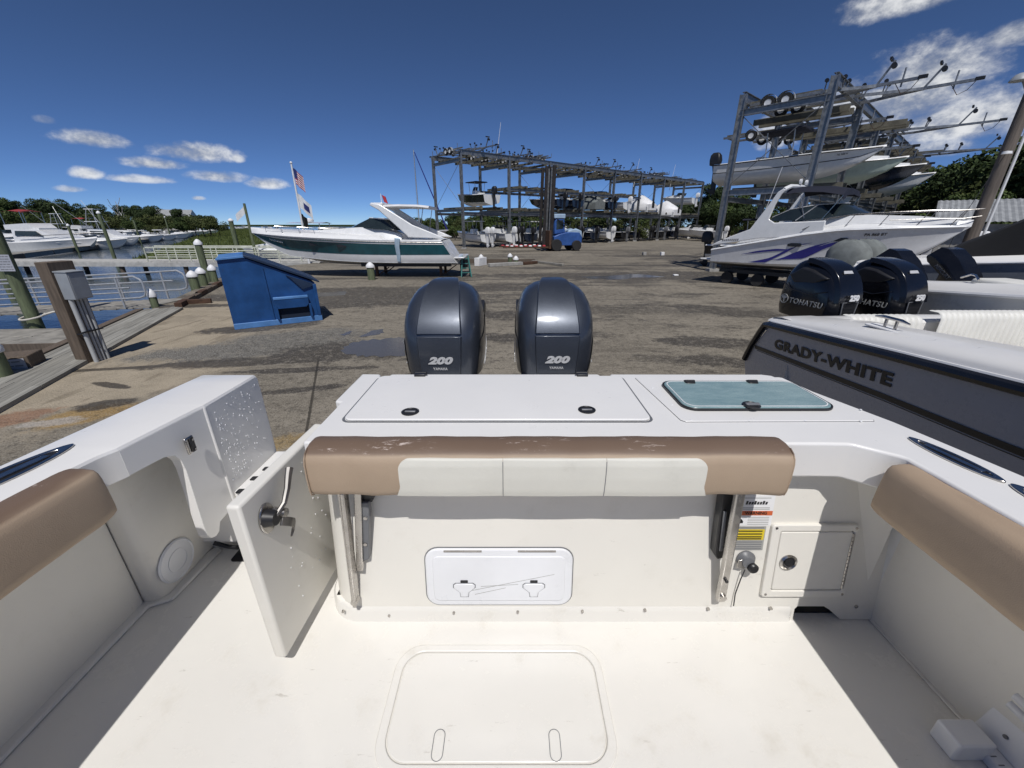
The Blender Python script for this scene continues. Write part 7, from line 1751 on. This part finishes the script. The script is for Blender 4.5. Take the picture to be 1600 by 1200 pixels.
for i in range(34):
    s = .18 + .80 * i / 33; p = f0 + fa * (FLn * s) + fb * mr.uniform(2.5, 5.0) ; spots.append((p, i))
grp = 'boats moored along the far dock'
for p, i in spots:
    src = cx1 if mr.random() < .45 else cx2
    lab = ('white cabin boat' if src is cx1 else 'white hard top boat') + ' moored at the dark far dock, %s from left' % ORD[i]
    copy_tree(src, None, lab, Vector((p.x, p.y, -1.35)), math.atan2(fb.y, fb.x) + (PI if mr.random() < .5 else 0) + mr.uniform(-.08, .08), grp).scale = (.72, .9, 1.0)
for i in range(34):      # the next dock behind
    s_ = .02 + .95 * i / 33; p = f0 + fa * (FLn * s_) + fb * (17 + mr.uniform(-2, 3)); src = cx1 if mr.random() < .6 else cx2
    lab = ('white cabin boat' if src is cx1 else 'white hard top boat') + ' in the farther marina row, %s from left' % ORD[i]
    copy_tree(src, None, lab, Vector((p.x, p.y, -1.15)), math.atan2(fb.y, fb.x) + mr.choice((0, PI, 1.2)) + mr.uniform(-.2, .2), 'boats in the farther row of the marina').scale = (.85, 1, 1.15)
for i, (s_, d_, src) in enumerate(((.10, 12, 'y'), (.34, 15, 's'), (.48, 14, 'y'), (.60, 16, 's'), (.70, 15, 'y'), (.80, 14, 's'))):
    p = f0 + fa * (FLn * s_) + fb * d_
    c_ = copy_tree(Y1 if src == 'y' else sp, None, ('white yacht with red bimini' if src == 'y' else 'white boat with tuna tower') + ' behind the far dock, %s tall boat there' % ORD[i], Vector((p.x, p.y, -1.4)), math.atan2(fb.y, fb.x) + mr.choice((.4, PI - .5, -.6)), 'tall boats behind the far dock'); c_.scale = (.8, .8, .9)
for i in range(9):       # a few farther out
    p = gp(345 + i * 11, 358.5 - mr.uniform(0, 1.5), -.9); copy_tree(cx1 if i % 2 else cx2, None, 'tiny white boat far out beyond the marsh, %s from the left' % ORD[i], Vector((p.x, p.y, -1.35)), mr.uniform(0, 6), 'tiny boats far beyond the marsh')
cx1.location = gp(30, 398, -.9) + Vector((-16, -1, -.45)); cx1.rotation_euler = (0, 0, R(8)); cx1['label'] = 'white express boat moored at the left edge before the yacht with the red bimini'
p = f0 + fa * (FLn * .21) + fb * 3; cx2.location = (p.x, p.y, -1.35); cx2.rotation_euler = (0, 0, math.atan2(fb.y, fb.x)); cx2['label'] = 'white centre console nearest the tuna tower boat at the far dock'
for i, s in enumerate((.12, .30, .46, .60, .72, .86, .95)):
    p = f0 + fa * (FLn * s) - fb * 1.0; piling((p.x, p.y), 2.6 + (i % 3) * .9, .16, i % 2 == 0, 'piling at the dark floating dock across the water, %s from the left' % ORD[i], group='pilings along the far dock')
# white cabin cruiser showing behind the teal boat, with radar top and a tan cover
cb = thing('moored_cruiser', 'white cruiser with a radar top and tan canvas seen over the teal boat', 'boat', (-13.3, 36.0, -1.1), R(185))
Hm = Hull(9.5, 3.2, 1.6, sheer=.3); Hm.transom(Hm.strip(0, 1, nt=18, nq=4)).build('hull', HULLW, cb); Hm.deck(.02, .3).build('deck', HULLW, cb)
MB().loft([[(x, -w_, 1.6), (x, -w_ * .85, h), (x, w_ * .85, h), (x, w_, 1.6)] for x, w_, h in ((2.6, 1.4, 3.2), (4.6, 1.4, 3.4), (6.2, 1.1, 2.5), (8.2, .4, 2.2))]).build('cabin', HULLW, cb, angle=40)
MB().loft([[(x, -1.35, 3.9), (x, 0, 4.0), (x, 1.35, 3.9)] for x in (2.2, 5.0)], closed=False).build('hard_top', HULLW, cb)
MB().lathe([(.0, 4.0), (.35, 4.02), (.38, 4.2), (.0, 4.32)], 14, Matrix.Translation((3.6, 0, 0))).build('radar_dome', CAPW, cb)
MB().loft([[(x, -1.2, 2.9), (x, -1.0, 3.6), (x, 1.0, 3.6), (x, 1.2, 2.9)] for x in (1.0, 2.6)]).build('tan_canvas', ROPE, cb)
for s in (-1, 1): MB().prism([(2.9, 2.7), (5.4, 2.6), (4.7, 3.2), (3.0, 3.15)], s * 1.24, s * 1.38, XZ).build('window', TINT, cb)
for s in (-1, 1): MB().cyl((2.4, s * 1.2, 2.2), (2.4, s * 1.2, 3.9), .04, n=5).build('top_leg', ALU, cb)
# sail boat with a furled blue jib
sl_ = thing('sailing_boat', 'sailing boat with a bare mast and furled blue jib left of the long rack', 'sailing boat', (-18.4, 63.5, .9), R(20)); sl_.scale = (1, 1, .74)
for x in (1.5, 4.5, 7.0): MB().box(x - .2, x + .2, -.4, .4, -1.2, .02).build('keel_block', TIMBB, sl_)
Hs = Hull(9.0, 2.8, 1.1, sheer=.15, full=.4); Hs.transom(Hs.strip(0, 1, nt=16, nq=4)).build('hull', HULLW, sl_); Hs.deck(.05, .3).build('deck', HULLW, sl_)
MB().cyl((4.6, 0, 1.0), (4.6, 0, 15.8), .09, .06, 8).build('mast', ALU, sl_); MB().cyl((8.8, 0, 1.4), (4.7, 0, 15.4), .11, .06, 8).build('furled_jib', BLUED, sl_)
MB().cyl((4.5, 0, 2.1), (.8, 0, 2.1), .12, n=8).build('boom', NAVYC, sl_)
for s in (-1, 1): MB().cyl((4.5, s * 1.3, 1.0), (4.6, 0, 15.6), .012, n=4).build('shroud', STEEL, sl_)
# ---------------------------------------------------------------- trees
def tree_mesh(name, h, rad, seed, leafm, nleaf=2600, trunk=.22, lobes=16, ls=.30):
    rr = np.random.default_rng(seed)
    cz = h * .60; C_ = []
    for i in range(lobes):
        a = rr.uniform(0, 2 * PI); r = rad * math.sqrt(rr.uniform(0, 1)) * .72; z = cz + (rr.uniform(-.55, 1.0)) * h * .32 * (1 - .3 * r / rad)
        C_.append((r * math.cos(a), r * math.sin(a), z, rad * rr.uniform(.26, .44)))
    C_ = np.array(C_); idx = rr.integers(0, lobes, nleaf); d = rr.normal(size=(nleaf, 3)); d /= np.linalg.norm(d, axis=1)[:, None]
    rs = C_[idx, 3] * rr.uniform(.45, 1.06, nleaf) ** .5
    P = C_[idx, :3] + d * rs[:, None] * np.array([1, 1, .8])
    nrm_ = d + rr.normal(size=(nleaf, 3)) * .6; nrm_ /= np.linalg.norm(nrm_, axis=1)[:, None]
    t1 = np.cross(nrm_, rr.normal(size=(nleaf, 3))); t1 /= np.linalg.norm(t1, axis=1)[:, None]; t2 = np.cross(nrm_, t1)
    s1 = (rr.uniform(.5, 1.2, nleaf) * ls)[:, None]; s2 = s1 * rr.uniform(.45, .9, nleaf)[:, None]
    V = np.stack([P - t1 * s1, P + t2 * s2, P + t1 * s1, P - t2 * s2], 1).reshape(-1, 3)
    F = np.arange(nleaf * 4).reshape(-1, 4)
    me = bpy.data.meshes.new(name + '_crown'); me.from_pydata(V.tolist(), [], F.tolist()); me.materials.append(leafm)
    k = MB(); k.tube([(0, 0, -.3), (.06 * h * .3, .02 * h, h * .3), (.02 * h, .03 * h, h * .62), (0, 0, h * .85)], trunk, 7, rfn=lambda q: trunk * (1 - .75 * q))
    for i in range(7):
        c = C_[i]; z = h * (.28 + .05 * i); k.tube([(.02 * h, .02 * h, z), (c[0] * .5, c[1] * .5, (z + c[2]) / 2 + .3), (c[0], c[1], c[2])], .08, 5, rfn=lambda q: trunk * .45 * (1 - .8 * q))
    tm = k.mesh(name + '_trunk', BARK)
    return me, tm
TM = [tree_mesh('oak', 9, 4.2, 1, LEAF1, 9000, ls=.17), tree_mesh('maple', 10, 3.6, 2, LEAF2, 8500, ls=.17), tree_mesh('bushy', 6.5, 4.0, 3, LEAF3, 8000, lobes=22, ls=.16), tree_mesh('tall', 12, 3.4, 4, LEAF1, 9000, lobes=24, ls=.17)]
SM = [tree_mesh('scrub', 3.0, 2.4, 8, LEAF2, 3200, trunk=.08, lobes=11, ls=.12), tree_mesh('scrub_b', 2.6, 2.2, 9, LEAF3, 3000, trunk=.08, lobes=10, ls=.12)]
def tree(kind, p, s, rz, label, group, sz=1.0, name='tree', src=TM):
    root = thing(name, label, 'tree' if name == 'tree' else 'bush', p, rz, group); root.scale = (s, s, s * sz)
    link(bpy.data.objects.new('crown', src[kind][0]), root); link(bpy.data.objects.new('trunk', src[kind][1]), root)
    return root
tr_ = random.Random(33)
names4 = ['dark rounded tree', 'mid green broad tree', 'olive bushy tree', 'tall dark tree']
# far bank on the left: photograph column, height above the horizon in photo pixels
for i, (px, hp) in enumerate(((-60, 46), (-25, 42), (8, 40), (35, 36), (60, 30), (82, 40), (108, 34), (135, 28), (152, 34), (172, 24), (188, 14), (205, 33), (222, 22), (238, 34), (255, 28), (268, 18), (283, 30), (297, 26), (312, 18), (325, 20), (333, 14))):
    D = 150 + 22 * math.sin(i * 1.9); d = ray(px, 350); p = Vector((d.x, d.y, 0)).normalized() * D * 1.25
    k = tr_.choice((0, 1, 3, 0)); hgt = hp / 620 * D * 1.25 * .62 + 2.2; base = {0: 9, 1: 10, 2: 6.5, 3: 12}[k]
    tree(k, (p.x, p.y, -.4), hgt / base * 1.12, tr_.uniform(0, 6), names4[k] + ', %s from left in the treeline across the water' % ORD[i], 'trees across the water on the left', 1.0)
o = thing('bare_tree', 'leafless grey tree in the treeline across the water', 'tree', (Vector((ray(190, 350).x, ray(190, 350).y, 0)).normalized() * 170).to_tuple())
k = MB(); k.tube([(0, 0, -.4), (.2, 0, 4), (.1, .1, 8)], .22, 6, rfn=lambda q: .22 * (1 - .8 * q))
for i in range(9): a = i * 2.4; z = 3 + i * .5; k.tube([(.15, 0, z), (1.0 * math.cos(a), 1.0 * math.sin(a), z + 1.4), (1.5 * math.cos(a + .3), 1.5 * math.sin(a + .3), z + 2.8)], .06, 4)
k.build('trunk', CONC, o)
hs_ = thing('house', 'low pale house half hidden in the treeline across the water', 'house', (Vector((ray(268, 350).x, ray(268, 350).y, 0)).normalized() * 200).to_tuple(), R(20))
MB().box(-7, 7, -4, 4, -.2, 5.0).build('wall', CONC, hs_); MB().prism([(-4.6, 4.9), (4.6, 4.9), (0, 7.6)], -7.5, 7.5, lambda u, v, w: (w, u, v)).build('roof', SHEDM, hs_)
for x in (-5, -2, 1, 4): MB().box(x, x + 1.2, -4.03, -4.003, 1.6, 3.2).build('window', TINT, hs_)
for i in range(34):                                             # low scrub that closes the foot of the far treeline
    px = -70 + i * 12.4; d = ray(px, 350); p = Vector((d.x, d.y, 0)).normalized() * (165 + 14 * math.sin(i * 2.2))
    tree(i % 2, (p.x, p.y, -.3), 1.5 + .5 * math.sin(i * 1.7), i * 1.1, 'dark scrub bush across the water, %s from the left under the treeline' % ORD[i], 'scrub across the water', 1.0, 'bush', SM)
# behind the long rack
for i, (px, D, s, k) in enumerate(((640, 95, .45, 2), (662, 90, .5, 2), (690, 88, .62, 2), (712, 90, .75, 1), (735, 86, .95, 2), (757, 92, .85, 0), (780, 96, 1.0, 2), (806, 92, .95, 0), (830, 98, .9, 1), (858, 100, 1.0, 2), (880, 96, .85, 0), (905, 98, .95, 2), (930, 104, .8, 1), (955, 102, .9, 2), (985, 106, .95, 0), (1010, 108, 1.05, 2), (1035, 110, 1.2, 0), (1060, 106, 1.15, 1), (1085, 104, 1.25, 0), (1108, 98, 1.2, 3), (1122, 92, 1.2, 0), (1140, 86, 1.15, 1), (1165, 84, 1.0, 0), (1195, 82, .9, 2), (1225, 84, .95, 1))):
    d = ray(px, 350); p = Vector((d.x, d.y, 0)).normalized() * D
    p.z = -1.2 * s; tree(k, p, s * .86, i * 1.7, names4[k] + (' behind the long rack' if px < 1000 else ' between the two racks') + ', %s from the left' % ORD[i], 'trees behind the long rack' if px < 1000 else 'trees between the two racks')
# woods behind the tall rack and the shed
WOOD = ((1258, 78, 1.0, 0), (1290, 76, 1.0, 1), (1322, 74, 1.05, 2), (1355, 72, 1.1, 0), (1385, 70, 1.1, 1), (1412, 66, 1.25, 0), (1440, 62, 1.3, 2), (1465, 60, 1.35, 1), (1490, 58, 1.3, 0), (1515, 56, 1.4, 2), (1540, 54, 1.35, 1), (1562, 52, 1.45, 0), (1585, 50, 1.5, 2), (1610, 50, 1.5, 1), (1640, 50, 1.5, 0), (1475, 46, .85, 2), (1505, 45, .8, 1), (1530, 47, .9, 2), (1425, 50, .9, 2))
for i, (px, D, s, k) in enumerate(WOOD):
    d = ray(px, 350); p = Vector((d.x, d.y, 0)).normalized() * D
    p.z = -1.0 * s; tree(k, p, s * .78, i * 2.1, names4[k] + ' behind the tall rack, %s from left' % ORD[[q[0] for q in sorted(enumerate(WOOD), key=lambda e: e[1][0])].index(i)], 'trees behind the tall rack')
for i in range(34):
    px = 634 + i * 19; d = ray(px, 350); p = Vector((d.x, d.y, 0)).normalized() * ((82 if px < 1000 else 100) + 5 * math.sin(i * 2.9)); p.z = -.5
    tree(i % 2, p, 1.25 + .3 * math.sin(i * 1.3), i * 1.9, 'low green scrub bush behind the racks, %s from the left' % ORD[i], 'scrub behind the racks', 1.0, 'bush', SM)
for i in range(14):
    px = 1262 + i * 25; d = ray(px, 350); p = Vector((d.x, d.y, 0)).normalized() * (44 + 4 * math.sin(i * 2.9)); p.z = -.5
    tree(i % 2, p, 1.0 + .3 * math.sin(i * 1.3), i * 1.9, 'low green scrub bush under the wood behind the tall rack, %s from left' % ORD[i], 'scrub behind the tall rack', 1.0, 'bush', SM)
# scrap and boats on stands in the background between the racks
jr = random.Random(4)
for i, (px, py, lab) in enumerate(((1128, 378, 'white cuddy boat on the ground at the left of the cabin cruiser stern'), (1105, 376, 'white cuddy boat on the ground at the far end of the long rack'), (1462, 400, 'white boat stored under the trees left of the utility pole'), (1560, 372, 'white boat stored before the shed'), (1590, 366, 'white boat stored at the right edge before the shed'))):
    if i < 2: p = gp(px, py)
    else: d = ray(px, py); p = Vector((d.x, d.y, 0)).normalized() * (32 - i * 1.5)
    copy_tree(cud, None, lab, Vector((p.x, p.y, .5)), jr.uniform(-.9, -.4) if i > 1 else R(120), None)
